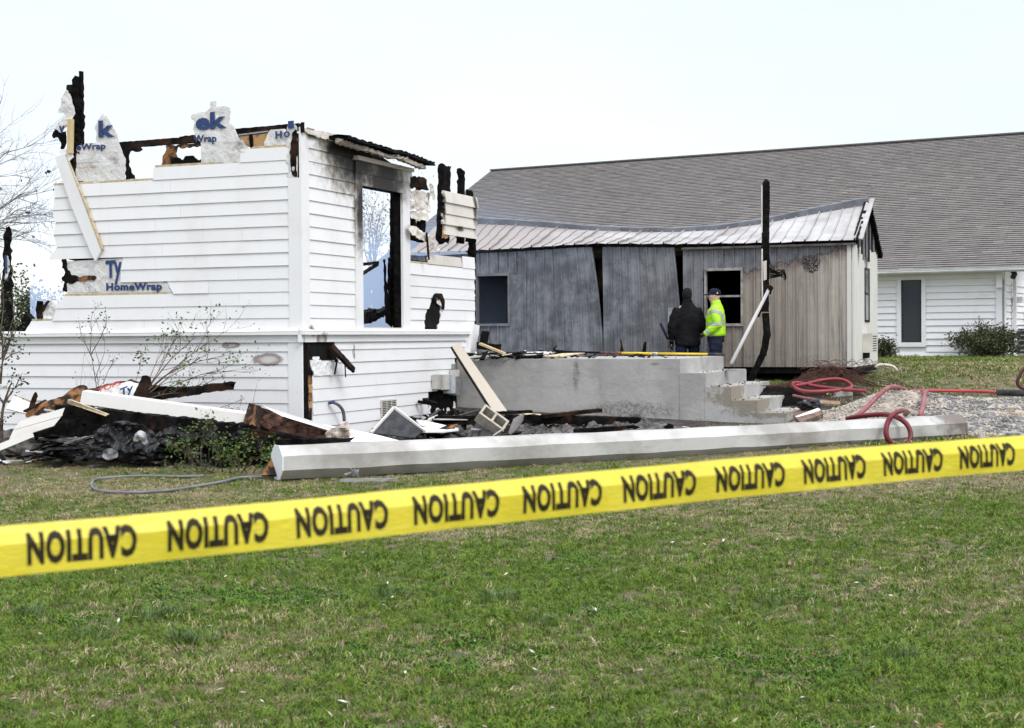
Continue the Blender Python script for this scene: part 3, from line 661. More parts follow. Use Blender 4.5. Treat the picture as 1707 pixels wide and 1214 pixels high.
beam('burnt_pipe', dl(697, 670, .06), dl(722, 673, .3), .05, .05, char, house, rough=.006); beam('burnt_pipe', dl(708, 668, .1), dl(730, 676, .4), .09, .07, char, house, rough=.02)
# ================================================================ scorched metal trailer
t0 = P(1422, 560, 27.5); T0 = (t0.x, t0.y)
fT = Frame(T0, dL, nL); fTR = Frame(T0, dR, nR)
zTe = fT.z(1422, 404); zTb = fT.z(1422, 612)
trailer = empty('office_trailer', (t0.x, t0.y, G(t0.x, t0.y)), math.atan2(dL[1], dL[0]), 'long metal sided trailer with sagging roof, sooty left part and beige right part', 'trailer')
gz = G(t0.x, t0.y)
def M_trailer():
    b = NB('fire_damaged_metal_siding'); v = b.obj(); sx = b.sepx(v); u, z = sx[0], sx[2]
    n1 = b.noise(v, 1.6, 5, .65); n2 = b.noise(v, 7, 5, .7); nd = b.math('SUBTRACT', n1, .5); nd2 = b.math('SUBTRACT', n2, .5)
    zt = zTe - gz
    a = b.math('ADD', b.math('MULTIPLY', b.math('SUBTRACT', u, 2.75), 1.1), b.math('MULTIPLY', nd, 1.5))      # left of the window
    ztop_ = b.math('ADD', b.math('MULTIPLY', b.math('SUBTRACT', z, zt - .36), 3.0), b.math('ADD', b.math('MULTIPLY', nd2, 1.3), b.math('MULTIPLY', b.math('SUBTRACT', u, 1.3), .62)))
    m = b.math('MAXIMUM', a, ztop_); burnt = b.mr(m, -.03, .05)
    halo = b.mr(m, -.75, .05)
    # bare scorched sheet
    st = b.noise(b.obj((2.4, 2.4, .8)), 1.7, 6, .75)
    g1 = b.mix(b.mr(n1, .38, .62), (.12, .128, .143), (.25, .26, .28)); g1 = b.mix(b.mr(st, .48, .7, 0, .8), g1, (.07, .074, .086)); g1 = b.mix(b.mr(u, 5.5, 2.8, 0, .35), g1, (.13, .12, .12)); g1 = b.mix(b.mr(b.noise(b.obj((1, 1, 3)), 2.1, 5, .7), .55, .7, 0, .5), g1, (.13, .11, .10))
    g1 = b.mix(b.mr(b.noise(v, 11, 6, .75, 1.5), .58, .66, 0, .6), g1, (.36, .36, .37)); g1 = b.mix(b.mr(b.noise(v, 2.7, 5, .7), .62, .75, 0, .5), g1, (.26, .23, .22))
    # paint that survived
    p1 = b.mix(b.mr(u, .0, 1.4), (.45, .41, .355), (.30, .262, .225)); p1 = b.mix(b.math('MULTIPLY', halo, b.mr(st, .3, .6, .35, 1)), p1, (.15, .10, .09))
    p1 = b.mix(b.mr(b.noise(b.obj((6, 6, .4)), 1.5, 5, .7), .48, .72, 0, .75), p1, (.15, .12, .105))
    low = b.mr(z, .95, .1, 0, .55); p1 = b.mix(b.math('MULTIPLY', low, b.mr(n2, .35, .65)), p1, (.13, .14, .105))
    # blistered patch with bubbles
    bl = spots(b, b.wpos(), [(tuple(fT.w(*fT.px(1352, 440))), (1, 1, 1.0), .26)]); vv = b.vor(v, 34)
    p1 = b.mix(b.math('MULTIPLY', b.mr(bl, .2, .5), b.mr(vv, .35, .45)), p1, (.02, .02, .022))
    c = b.mix(burnt, p1, g1); edge = b.math('MULTIPLY', b.mr(m, -.10, -.01), b.mr(m, .10, .01)); c = b.mix(b.math('MULTIPLY', edge, .75), c, (.05, .04, .038))
    b.col(c); b.rough(.5); b.b.inputs['Metallic'].default_value = .15; b.bump(b.noise(v, 3.5, 4), .5, .04); return b.m
tmat = M_trailer()
tbeige = M_white('trailer_end_paint', [(w3(fTR, 1443, 425), (.8, .8, .8), .34), (w3(fTR, 1430, 410), (1.2, 1.2, .6), .28), (w3(fTR, 1443, 447), (2, 2, .9), .3)], base=(.60, .59, .55), dirt=.35)
def roofm():
    b = NB('smoked_roof_sheet'); v = b.obj(); sx = b.sepx(v); u = sx[0]
    c = b.mix(b.mr(b.noise(v, 1.3, 5), .35, .7), (.46, .455, .45), (.29, .27, .26)); c = b.mix(b.mr(u, 3.0, 7.5, 0, .8), c, (.27, .23, .21))
    c = b.mix(b.mr(b.noise(v, 8, 5, .7), .6, .8, 0, .5), c, (.15, .13, .12)); b.col(c); b.rough(.5); b.b.inputs['Metallic'].default_value = .15; b.bump(b.noise(v, 5, 3), .3, .03); return b.m
rmat = roofm(); ridge_mat = simple('sooty_ridge_flashing', (.12, .125, .14), (.06, .062, .07), 3, .5, .2)
uTL = fT.u(688, 2.2); zA = zTe
# window openings
def uz(px, py, o=.02): return fT.px(px, py, o)
w1 = (uz(850, 541)[0], uz(795, 541)[0], uz(848, 541)[1], uz(848, 458)[1])
w2 = (uz(1238, 541)[0], uz(1176, 541)[0], uz(1238, 541)[1], uz(1238, 449)[1])
def eave_z(u):
    q = [(fT.u(p, 3.3, .12), y) for p, y in ((1425, 404), (1275, 407.5), (1130, 409.5), (1000, 408.5), (960, 410), (870, 416), (790, 420), (690, 424))]
    y = float(np.interp(u, [a for a, _ in q], [b for _, b in q])); D = fT.w(u, 3.3, .12).y
    px = proj(fT.w(u, 3.3, .12))[0]; return fT.px(px, y, .12)[1]
pw = .2; i = 0; u = 0.0; rr = random.Random(5)
gapA = fT.u(1006, 2.5), fT.u(1125, 2.5)
while u < uTL:
    ua, ub = u, u + pw - .004
    zt = eave_z((ua + ub) / 2) - .03; zb_ = zTb
    bw = .0 if u < 2.7 else .018 * rr.uniform(-1, 1)
    def shift(z, side):
        t = max(0, (z - zTb) / (zTe - zTb)); uc = side; pxm = proj(fT.w(uc, 2.4))[0]; s = 0
        if 880 < pxm < 1007: s = .24 * t ** 1.7 * ((pxm - 880) / 127) ** 1.5         # leans left above
        if 1008 < pxm < 1132: s = .21 * max(0, t - .2) * (pxm - 1008) / 124
        return s
    segs = [(zb_, zt)]
    for w_ in (w1, w2):
        if ub > w_[0] + .02 and ua < w_[1] - .02: segs = [(zb_, w_[2] - .03), (w_[3] + .03, zt)]
    for (sa, sb) in segs:
        n = 8; prof = [(0, .010), (.004, .046), (.022, .046), (.032, .010), (.088, .008), (.10, .017), (.112, .008), (pw - .002, .010)]
        V = []; m = len(prof); wig = rr.uniform(0, 9)
        for k in range(n + 1):
            z = sa + (sb - sa) * k / n
            ow = 0 if u < 2.2 else .022 * noise.noise(Vector((u * 3, z * 1.7, wig))) + .01
            uoff = 0 if u < 2.2 else .008 * noise.noise(Vector((z * 2.2, wig, 0)))
            for (du, o) in prof: V.append(fT.w(ua + du + uoff + shift(z, ua + .1), z, o + ow))
        Fc = [[k * m + j, k * m + j + 1, (k + 1) * m + j + 1, (k + 1) * m + j] for k in range(n) for j in range(m - 1)]
        b0 = len(V)
        for k in range(n + 1):
            z = sa + (sb - sa) * k / n; V += [fT.w(ua + shift(z, ua + .1), z, -.005), fT.w(ub + shift(z, ua + .1), z, -.005)]
        Fc += [[b0 + 2 * k, b0 + 2 * k + 1, b0 + 2 * k + 3, b0 + 2 * k + 2] for k in range(n)]
        mesh('siding_panel', V, Fc, tmat, trailer)
    u += pw
for w_ in (w1, w2):
    k0_ = math.floor((w_[0] + .02 - pw + .004) / pw + 1) * pw; k0_ = math.floor((w_[0] + .02) / pw) * pw; k1_ = math.ceil((w_[1] - .02) / pw) * pw
    for (a, b) in ((k0_, w_[0]), (w_[1], k1_)):
        if b - a > .02: box('siding_panel', fT, a, b, w_[2] - .04, w_[3] + .04, -.006, .012, tmat, trailer)
# interior shell: floor, back and left wall, end wall core
def bxw(nm, fr, a, b, c, d, e_, f_, m_, p_): return box(nm, fr, a, b, c, d, e_, f_, m_, p_)
bxw('floor_frame', fT, -.0, uTL, zTb - .12, zTb - .01, -3.05, -.02, char, trailer)
bxw('back_wall', fT, .05, uTL, zTb, zTe, -3.08, -3.0, char, trailer)
bxw('end_wall', fT, uTL - .02, uTL + .05, zTb, zTe, -3.0, .0, tmat, trailer)
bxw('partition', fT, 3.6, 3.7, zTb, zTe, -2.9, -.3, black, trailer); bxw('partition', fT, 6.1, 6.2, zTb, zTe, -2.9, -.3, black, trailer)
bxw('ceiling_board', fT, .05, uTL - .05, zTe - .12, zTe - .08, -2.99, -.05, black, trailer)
bxw('eave_plate', fT, 0, uTL, zTe - .17, zTe - .06, -.06, -.012, char, trailer)
beam('exposed_stud', fT.w(fT.u(997, 2.7), 2.5, -.14), fT.w(fT.u(997, 2.7), zTe - .12, -.14), .09, .05, char_brown, trailer, rough=.008, up=Vector((nL[0], nL[1], 0)))
for k in range(5): bxw('floor_pier', fT, .6 + 2 * k, 1.0 + 2 * k, G(*fT.w(.6 + 2 * k, 0, -.4).xy) - .1, zTb - .12, -.6, -.2, block_mat, trailer)
# window frames
for wi, (a, b, c, d) in enumerate((w1, w2)):
    fm = simple('sooted_window_frame', (.36, .34, .32), (.18, .16, .15), 7, .5, 0) if wi else simple('smoked_window_frame', (.20, .20, .21), (.12, .12, .13), 5, .5, 0)
    q = empty('window', fT.w(a, c), math.atan2(dL[1], dL[0])); q.parent = trailer; q.matrix_parent_inverse = WM[trailer.name].inverted()
    fw = .035
    for (s, t, x, y) in ((a - .01, b + .01, c - .03, c + .02), (a - .01, b + .01, d - .02, d + .03), (a - .01, a + fw - .01, c, d), (b - fw + .01, b + .01, c, d)):
        bxw('window_frame', fT, s, t, x, y, -.05, .065, fm, q)
    if wi: bxw('meeting_rail', fT, a + fw, b - fw, c + (d - c) * .50, c + (d - c) * .50 + .035, -.03, .03, fm, q)
# meter box on the wall
bxw('meter_box', fT, fT.u(1133, 2.1), fT.u(1117, 2.1), uz(1125, 527)[1], uz(1125, 513)[1], .03, .14, grey_metal, trailer)
bxw('wall_conduit', fT, fT.u(1118, 2), fT.u(1115.5, 2), uz(1116, 541)[1], uz(1116, 515)[1], .03, .08, offwhite, trailer)
# roof slope made of ribbed sheets, sagging ridge
rg = [(1441, 336), (1350, 354), (1275, 370), (1200, 381), (1130, 385), (1065, 385), (980, 381), (870, 372), (790, 368), (690, 366)]
OR = -1.545
rgu = [fT.px(p, y, OR) for p, y in rg]
def ridge(u): return float(np.interp(u, [q[0] for q in rgu], [q[1] for q in rgu]))
u = -.06; i = 0; rr = random.Random(8)
while u < uTL:
    n = 12; prof = [(0, .020), (.012, .020), (.03, 0), (.2, 0), (.222, .0)]; m = len(prof); V = []
    for k in range(n + 1):
        t = k / n
        for (du, hz) in prof:
            uu = u + du; ze = eave_z(uu) + .015; zr = ridge(uu); o = .13 + (OR - .13) * t
            z = ze + (zr - ze) * t - .03 * math.sin(math.pi * t)
            wv = .03 * noise.noise(Vector((uu * 1.3, t * 3, 1))) * math.sin(math.pi * min(1, t * 1.2)) * (1 if u > 1 else .3)
            lap = .026 * (1 - ((t * 3) % 1)) + .022 * (i % 4 == 0 and du < .02)
            edge = -.02 * abs(math.sin(uu * 9)) * (t < .05) * (1 if u > 1 else 0)
            uw = .06 * noise.noise(Vector((uu * .8, t * 2.3, 7))) * math.sin(math.pi * t) if u > 1 else 0
            V.append(fT.w(uu + uw, z + hz + wv + lap + edge, o))
    for k in range(n + 1):
        V.append(V[k * m] - Vector((0, 0, .05)))
    Fc = [[k * m + j, k * m + j + 1, (k + 1) * m + j + 1, (k + 1) * m + j] for k in range(n) for j in range(m - 1)]
    b0 = (n + 1) * m; Fc += [[k * m, (k + 1) * m, b0 + k + 1, b0 + k] for k in range(n)]
    mesh('roof_panel', V, Fc, rmat, trailer)
    u += .225; i += 1
us_ = np.linspace(-.08, uTL, 44)
V = []; 
for uu in us_:
    zr = ridge(uu); w_ = .015 * noise.noise(Vector((uu * 1.5, 2, 2)))
    V += [fT.w(uu, zr - .10, OR + .18), fT.w(uu, zr + .05 + w_, OR + .13), fT.w(uu, zr + .085 + w_, OR), fT.w(uu, zr - .09, OR - .17)]
Fc = [[k * 4 + j, k * 4 + j + 1, (k + 1) * 4 + j + 1, (k + 1) * 4 + j] for k in range(len(us_) - 1) for j in range(3)]
mesh('ridge_flashing', V, Fc, ridge_mat, trailer)
V = []
for uu in us_: V += [fT.w(uu, ridge(uu) - .05, OR), fT.w(uu, eave_z(uu), -3.2)]
mesh('rear_roof_slope', V, [[k * 2, k * 2 + 1, k * 2 + 3, k * 2 + 2] for k in range(len(us_) - 1)], rmat, trailer)
bxw('eave_trim', fT, -.06, 3.2, eave_z(.5) - .05, eave_z(.5) - .01, .03, .12, simple('eave_trim_metal', (.07, .06, .055), (.12, .11, .10), 6, .5, 0), trailer)
# gable end
DG = 3.09
zr0 = ridge(0.0)
nb = 14
for k in range(nb):
    a = DG * k / nb; b = DG * (k + 1) / nb - .003
    def gz_(t): return zTe + (zr0 - zTe - .04) * (1 - abs(t - DG / 2) / (DG / 2))
    ho, hi_ = 1.45, 1.95
    segs = [((zTb), None)]
    zlow = zTe + .02 * math.sin(k * 2.3) - .05 - (.25 if 3 < k < 9 else 0) * abs(math.sin(k * 1.7))
    prism('end_board', fTR, [(a, zTb), (b, zTb), (b, zlow), (a, zlow)], -.012, .012, tbeige, trailer)
    prism('scorched_gable_board', fTR, [(a, zlow + .002), (b, zlow + .002), (b, max(zlow + .01, gz_(b))), (a, max(zlow + .01, gz_(a)))], -.012, .010 + .006 * (k % 3), ridge_mat if k % 2 else char_brown, trailer)
ue0 = fTR.u(1440, 2.4); ue1 = fTR.u(1447.5, 2.4)
zw0, zw1 = fTR.z(1443, 537), fTR.z(1443, 447)
for (s, t, x, y) in ((ue0, ue1, zw0, zw0 + .04), (ue0, ue1, zw1 - .04, zw1), (ue0, ue0 + .05, zw0, zw1), (ue1 - .05, ue1, zw0, zw1), (ue0, ue1, (zw0 + zw1) / 2, (zw0 + zw1) / 2 + .05)):
    box('end_window_frame', fTR, s, t, x, y, .013, .03, black_paint if x > zw0 + .3 or t - s < .2 else char_brown, trailer)
box('end_window_pane', fTR, ue0 + .05, ue1 - .05, zw0 + .04, zw1 - .04, .013, .02, dark_glass, trailer)
box('corner_trim', fTR, -.03, .14, zTb, zTe, .014, .03, tbeige, trailer); box('corner_trim', fT, -.03, .10, zTb, zTe - .02, .036, .046, tbeige, trailer)
beam('gable_rake', fTR.w(-.05, zTe - .0, .05), fTR.w(DG / 2, zr0 + .02, .05), .08, .10, char_brown, trailer, rough=.01, up=Vector((nR[0], nR[1], 0)))
beam('gable_rake', fTR.w(DG / 2, zr0 + .02, .05), fTR.w(DG + .12, zTe - .12, .05), .08, .10, char, trailer, rough=.02, up=Vector((nR[0], nR[1], 0)), seed=3)
beam('gable_rake', fTR.w(.0, zTe + .05, .11), fTR.w(DG / 2 - .02, zr0 + .04, .11), .03, .14, rmat, trailer, up=Vector((nR[0], nR[1], 0)))
# window air conditioner in the end wall
zq0, zq1 = fTR.z(1440, 588, .0), fTR.z(1440, 556, .0); uq0 = fTR.u(1437, 1.4); uq1 = uq0 + .62
ac = box('air_conditioner', fTR, uq0, uq1, zq0, zq1, .015, .19, offwhite, trailer)
for k in range(7):
    h = (zq1 - zq0) / 8; box('grille_slot', fTR, uq0 + .06, uq1 - .06, zq0 + h * (k + .6), zq0 + h * (k + .95), .191, .195, black, ac)
box('ac_bracket', fTR, fTR.u(1446, 1.2, .1), fTR.u(1450, 1.2, .1), fTR.z(1447, 597, .1), fTR.z(1447, 588, .1), .015, .1, char, trailer)
# ================================================================ white church behind
b_ = math.atan2(.49, .872)
dC = (-math.cos(b_), math.sin(b_)); nC = (-math.sin(b_), -math.cos(b_)); dC2 = (math.sin(b_), math.cos(b_)); nC2 = (math.cos(b_), -math.sin(b_))
k0 = P(1671, 560, 40.4); fC = Frame((k0.x, k0.y), dC, nC); fCR = Frame((k0.x, k0.y), dC2, nC2)
zCb = fC.z(1500, 597.5); zCe = fC.z(1560, 449)
church = empty('white_building', (k0.x, k0.y, zCb), math.atan2(dC[1], dC[0]), 'long white clapboard building with a big grey shingle roof behind the trailer', 'building')
wc = M_white('church_paint', None, (.80, .80, .80), .2)
uCe = fC.u(655, 3.0)
rows = [zCb + (zCe - .28 - zCb) * k / 12 for k in range(13)]
wa, wb = fC.u(1537, 2.3), fC.u(1503, 2.3); wz0, wz1 = fC.z(1520, 571), fC.z(1520, 466)
bxw('wall_core', fC, .02, uCe, zCb - .1, zCe, -.15, -.002, wc, church)
for k in range(12):
    za, zb = rows[k], rows[k + 1] - .002
    cuts = [.16, wa - .12, wb + .12, wb + 3.4, wb + 7.0, uCe]
    if za > wz1 + .1 or zb < wz0 - .1: cuts = [.16, 3.2 + .5 * (k % 3), 7.0, uCe]; prs = list(zip(cuts[:-1], cuts[1:]))
    else: prs = [(.16, wa - .12), (wb + .12, wb + 3.4), (wb + 3.4, wb + 7), (wb + 7, uCe)]
    for (a, b) in prs: plank(fC, a, b - .002, za, zb, mat=wc, parent=church, nm='siding_plank', lap=.045, top=.010)
bxw('frieze_board', fC, .0, uCe, rows[12], zCe, .001, .05, wc, church)
win = bxw('tall_window', fC, wa, wb, wz0, wz1, .0, .02, dark_glass, church)
for (s, t, x, y) in ((wa - .12, wb + .12, wz0 - .12, wz0), (wa - .12, wb + .12, wz1, wz1 + .12), (wa - .12, wa, wz0, wz1), (wb, wb + .12, wz0, wz1)):
    bxw('window_trim', fC, s, t, x, y, .001, .07, wc, win)
for (s, t, x, y) in ((wa, wb, wz0, wz0 + .04), (wa, wb, wz1 - .04, wz1), (wa, wa + .04, wz0, wz1), (wb - .04, wb, wz0, wz1)):
    bxw('window_frame', fC, s, t, x, y, .021, .035, black_paint, win)
bxw('corner_board', fC, .0, .155, zCb, zCe, .052, .07, wc, church)
# side wall round the corner
bxw('side_wall', fCR, .0, 17.0, zCb - .1, zCe, -.15, 0, wc, church)
for k in range(12): plank(fCR, .1, 8, rows[k], rows[k + 1] - .002, mat=wc, parent=church, lap=.045, top=.01)
bxw('corner_board', fCR, .0, .15, zCb, zCe, .05, .07, wc, church)
bxw('foundation', fC, -.02, uCe, zCb - .3, zCb - .02, -.2, -.0, conc, church)
# roof
e0 = P(603, 468, 50.6); zRr = P(1300, 251.5, 1).z  # placeholder height, replaced below
oe = .45                                           # eave overhang
uR_r, uR_l = -1.15, fC.u(603, zCe, oe) + .62
run = 9.34 + oe; rise = 8.18 - (zCe - .02)
sm = math.hypot(run, rise)
def rf(u, s, h=0.0):                               # point on the slope: u along, s up the slope
    t = s / sm; nrm = Vector((rise / sm * 0, 0, 0)); o = oe - run * t; z = zCe - .02 + rise * t
    return fC.w(u, z + h * run / sm, o + h * rise / sm)
V = [rf(uR_r, 0), rf(uR_l, 0), rf(uR_l, sm), rf(uR_r, sm)]
Vb = [v - Vector((0, 0, .12)) for v in V]
mesh('roof', V + Vb, BOXF, wc, church)
def M_shingle():
    b = NB('asphalt_shingles'); a = b.n('ShaderNodeAttribute'); a.attribute_name = 'tone'
    r = b.n('ShaderNodeValToRGB'); b.l(a.outputs['Fac'], r.inputs[0]); el = r.color_ramp.elements
    el[0].position = 0; el[0].color = (.13, .12, .112, 1); el[1].position = 1; el[1].color = (.26, .235, .215, 1)
    for p_, c_ in ((.3, (.17, .157, .148, 1)), (.6, (.19, .173, .158, 1)), (.8, (.21, .197, .188, 1))): q = el.new(p_); q.color = c_
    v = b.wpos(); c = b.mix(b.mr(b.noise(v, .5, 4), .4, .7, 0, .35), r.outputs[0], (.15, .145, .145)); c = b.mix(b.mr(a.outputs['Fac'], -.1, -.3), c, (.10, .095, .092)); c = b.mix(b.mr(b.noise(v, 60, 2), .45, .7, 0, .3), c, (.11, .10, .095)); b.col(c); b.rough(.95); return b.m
shm = M_shingle()
V = []; Fc = []; tone = []; rr = random.Random(11); cs = .145
ncourse = int(sm / cs) + 1
for c_ in range(ncourse):
    s0 = c_ * cs - .03; s1 = min(sm, s0 + cs + .01); u = uR_r + rr.uniform(-.3, 0)
    while u < uR_l:
        w_ = rr.uniform(.16, .42); ua, ub = max(u, uR_r), min(u + w_ - .004, uR_l); h = rr.choice((.030, .032, .036)); d = 0
        if ub > ua:
            b = len(V)
            V += [rf(ua, s0 + d, h), rf(ub, s0 + d, h), rf(ub, s1, .008), rf(ua, s1, .008), rf(ua, s0 + d, .0), rf(ub, s0 + d, .0)]
            Fc += [[b, b + 1, b + 2, b + 3], [b + 4, b + 5, b + 1, b], [b, b + 3, b + 4], [b + 1, b + 5, b + 2]]
            tn = min(1, max(0, rr.gauss(.5, .17))); tone += [tn, -1.0, tn, tn]  # butt faces toned darker, painting in the shadow line of each course
        u += w_
so_ = mesh('shingles', V, Fc, shm, church); so_['kind'] = 'stuff'
at = so_.data.attributes.new('tone', 'FLOAT', 'FACE'); at.data.foreach_set('value', tone)
V = [rf(uR_r, sm), rf(uR_l, sm), fC.w(uR_l, zCe - .02, -9.34 * 2 - oe), fC.w(uR_r, zCe - .02, -9.34 * 2 - oe)]
mesh('rear_roof_slope', V + [v - Vector((0, 0, .1)) for v in V], BOXF, shm, church)
mesh('ridge_cap', *beamv(rf(uR_r, sm, .02), rf(uR_l, sm, .02), .3, .05), shm, church)
# gutter, soffit, fascia, rake
gm = simple('white_gutter', (.78, .79, .80), (.66, .67, .68), 3, .35, 0)
gp = [(-.0, 0), (.10, .0), (.13, .035), (.13, .075), (.145, .085), (.145, .10), (.0, .10)]
V = []
for uu in (uR_r, uR_l): V += [fC.w(uu, zCe - .12 + z, oe + o + .005) for (o, z) in gp]
m = len(gp); Fc = [[j, (j + 1) % m, (j + 1) % m + m, j + m] for j in range(m)] + [list(range(m))[::-1], [m + j for j in range(m)]]
mesh('gutter', V, Fc, gm, church)
bxw('soffit', fC, uR_r, uR_l, zCe - .04, zCe - .02, .071, oe, wc, church)
for s_ in (0, 1):
    uu = (uR_r - .01, uR_l + .01)[s_]
    V = [fC.w(uu - .02, zCe - .26, oe), fC.w(uu + .02, zCe - .26, oe), fC.w(uu + .02, zCe - .26 + rise, oe - run), fC.w(uu - .02, zCe - .26 + rise, oe - run)]
    mesh('rake_board', V + [v + Vector((0, 0, .25)) for v in V], [(0, 1, 2, 3), (7, 6, 5, 4), (0, 4, 5, 1), (1, 5, 6, 2), (2, 6, 7, 3), (3, 7, 4, 0)], gm, church)
V = [fC.w(uR_r + .01, zCe - .05, oe - .1), fC.w(-.01, zCe - .05, oe - .1), fC.w(-.01, zCe + rise - .12, oe - run), fC.w(uR_r + .01, zCe + rise - .12, oe - run)]
mesh('rake_soffit', V + [v - Vector((0, 0, .04)) for v in V], BOXF, wc, church)
prism('gable_wall', fCR, [(0, zCe - .01), (18.6, zCe - .01), (9.3, zCe + rise - .3)], -.1, -.0, wc, church)
prism('gable_wall', Frame(fC.w(uCe, 0).xy, dC2, (-nC2[0], -nC2[1])), [(0, zCb), (18.6, zCb), (18.6, zCe), (9.3, zCe + rise - .3), (0, zCe)], -.1, -.0, wc, church)
bxw('eave_bracket', fC, -.02, .12, zCe - .55, zCe - .05, .071, .19, wc, church)
# porch posts under the far left eave
for p in (612, 630, 646): 
    uu = fC.u(p, 2.5, .1); bxw('porch_post', fC, uu - .12, uu + .12, zCb, zCe, .02, .26, wc, church)
# services on the right side wall
bxw('wall_conduit', fCR, fCR.u(1690, 3, .1), fCR.u(1690, 3, .1) + .12, 1.4, zCe, .07, .16, gm, church)
bxw('junction_box', fCR, fCR.u(1692, 2.6, .1), fCR.u(1692, 2.6, .1) + .5, fCR.z(1692, 505, .1), fCR.z(1692, 495, .1), .07, .3, gm, church)
V = tubev([fC.w(-.3, zCe - .12, .1), fC.w(-.36, zCe - .2, .2), fC.w(-.34, zCe - .28, .34)], .07)
mesh('floodlight', *V, black_paint, church)
V = tubev([fC.w(-.7, zCe - .12, .1), fC.w(-.8, zCe - .2, .2), fC.w(-.84, zCe - .24, .4)], [.05, .07, .09])
mesh('floodlight', *V, gm, church)
V, Fc = boxv(Frame(P(1698, 560, 43).xy, dC, nC), -.45, .45, P(1698, 537, 43).z, P(1698, 517, 43).z, -.4, .0)
hv = mesh('wall_condenser', V, Fc, offwhite); tag(hv, 'small white condenser box fixed to the building wall above the bush', 'air conditioner')
V, Fc = boxv(Frame(P(1698, 560, 43).xy, dC, nC), -.35, .05, P(1698, 535, 43).z, P(1698, 519, 43).z, .0, .01); mesh('fan_grille', V, Fc, grey_metal, hv)
fz = Frame(P(1706, 560, 42).xy, dC, nC); zg = G(*P(1706, 560, 42).xy)
cd = empty('condenser_unit', P(1706, 600, 42), 0, 'dark louvred condenser unit standing on the ground beyond the bush', 'air conditioner')
V, Fc = boxv(fz, -1.0, .30, zg, P(1706, 548, 42).z, -1.2, 0); mesh('cabinet', V, Fc, black_paint, cd)
for k in range(6):
    zz = zg + .12 + .14 * k; V, Fc = boxv(fz, -.98, .28, zz, zz + .04, .002, .02); mesh('louvre', V, Fc, grey_metal, cd)
V, Fc = boxv(fz, -1.1, .4, zg - .05, zg + .06, -1.3, .1); mesh('pad', V, Fc, conc, cd)
# ================================================================ concrete porch slab and steps
s0 = fR.w(fR.u(760, 1.2), 0); fS = Frame((s0.x, s0.y), (-dL[0], -dL[1]), nL)
zS = fS.z(900, 598.5); uA = fS.u(1133, zS)
porch = empty('concrete_porch', (*fS.w(uA / 2, 0).xy, G(*fS.w(uA / 2, 0).xy)), math.atan2(-dL[1], -dL[0]), 'bare concrete porch block with five steps going down to the right', 'porch')
def bevbox(name, fr, u0, u1, z0_, z1_, o0, o1, mat, parent, bw=.012, sub=.25, dis=.004):
    bm = bmesh.new(); V, Fc = boxv(fr, u0, u1, z0_, z1_, o0, o1); vs = [bm.verts.new(v) for v in V]
    for f in Fc: bm.faces.new([vs[i] for i in f])
    bmesh.ops.bevel(bm, geom=list(bm.edges), offset=bw, segments=2, affect='EDGES')
    for v in bm.verts: v.co += Vector((nz(v.co, 3, 1), nz(v.co, 3, 2), nz(v.co, 3, 3))) * dis
    bm.normal_update(); me_v = [v.co.copy() for v in bm.verts]; bm.verts.index_update(); fc = [[v.index for v in f.verts] for f in bm.faces]; bm.free()
    return mesh(name, me_v, fc, mat, parent)
bevbox('slab', fS, 0.0, uA, .1, zS, -2.95, 0, conc_patch, porch)
pu = uA
for i, (px, py) in enumerate([(1175.5, 622), (1218, 645), (1262, 668), (1308, 689)]):
    zt = fS.z(px, py); u1 = fS.u(px, zt)
    bevbox('step', fS, pu - .02, u1, .05, zt, -2.93 + .01 * i, -.003 - .002 * i, conc_patch, porch); pu = u1
def SP(px, py, off=0): u, z = fS.px(px, py, off); return fS.w(u, z, off)
box('patch_outline', fS, fS.u(1104, zS - .1), fS.u(1119, zS - .1), fS.z(1110, 615), fS.z(1110, 602), -.01, .004, conc, porch)
# ================================================================ generic debris makers
def pboard(name, pts, th, mat, label=None, cat=None, group=None, parent=None):
    W_ = [P(*q) for q in pts]; c = sum(W_, Vector()) / len(W_); n = Vector()
    for i in range(len(W_)): n += (W_[i] - c).cross(W_[(i + 1) % len(W_)] - c)
    n.normalize()
    if n.dot(EYE - c) < 0: n = -n
    ax = (W_[1] - W_[0]).normalized(); ay = n.cross(ax)
    tri = tessellate_polygon([[Vector(((v - c).dot(ax), (v - c).dot(ay), 0)) for v in W_]]); k = len(W_)
    Fc = [list(t) for t in tri] + [[i + k for i in reversed(t)] for t in tri] + [[i, i + k, (i + 1) % k + k, (i + 1) % k] for i in range(k)]
    o = mesh(name, W_ + [v - n * th for v in W_], Fc, mat, parent); return tag(o, label, cat, group)
def pbeam(name, a, b, w_, h, mat, label=None, cat=None, group=None, rough=.0, seed=0, parent=None, **kw):
    return beam(name, P(*a), P(*b), w_, h, mat, parent, label, cat, group, rough=rough, seed=seed, **kw)
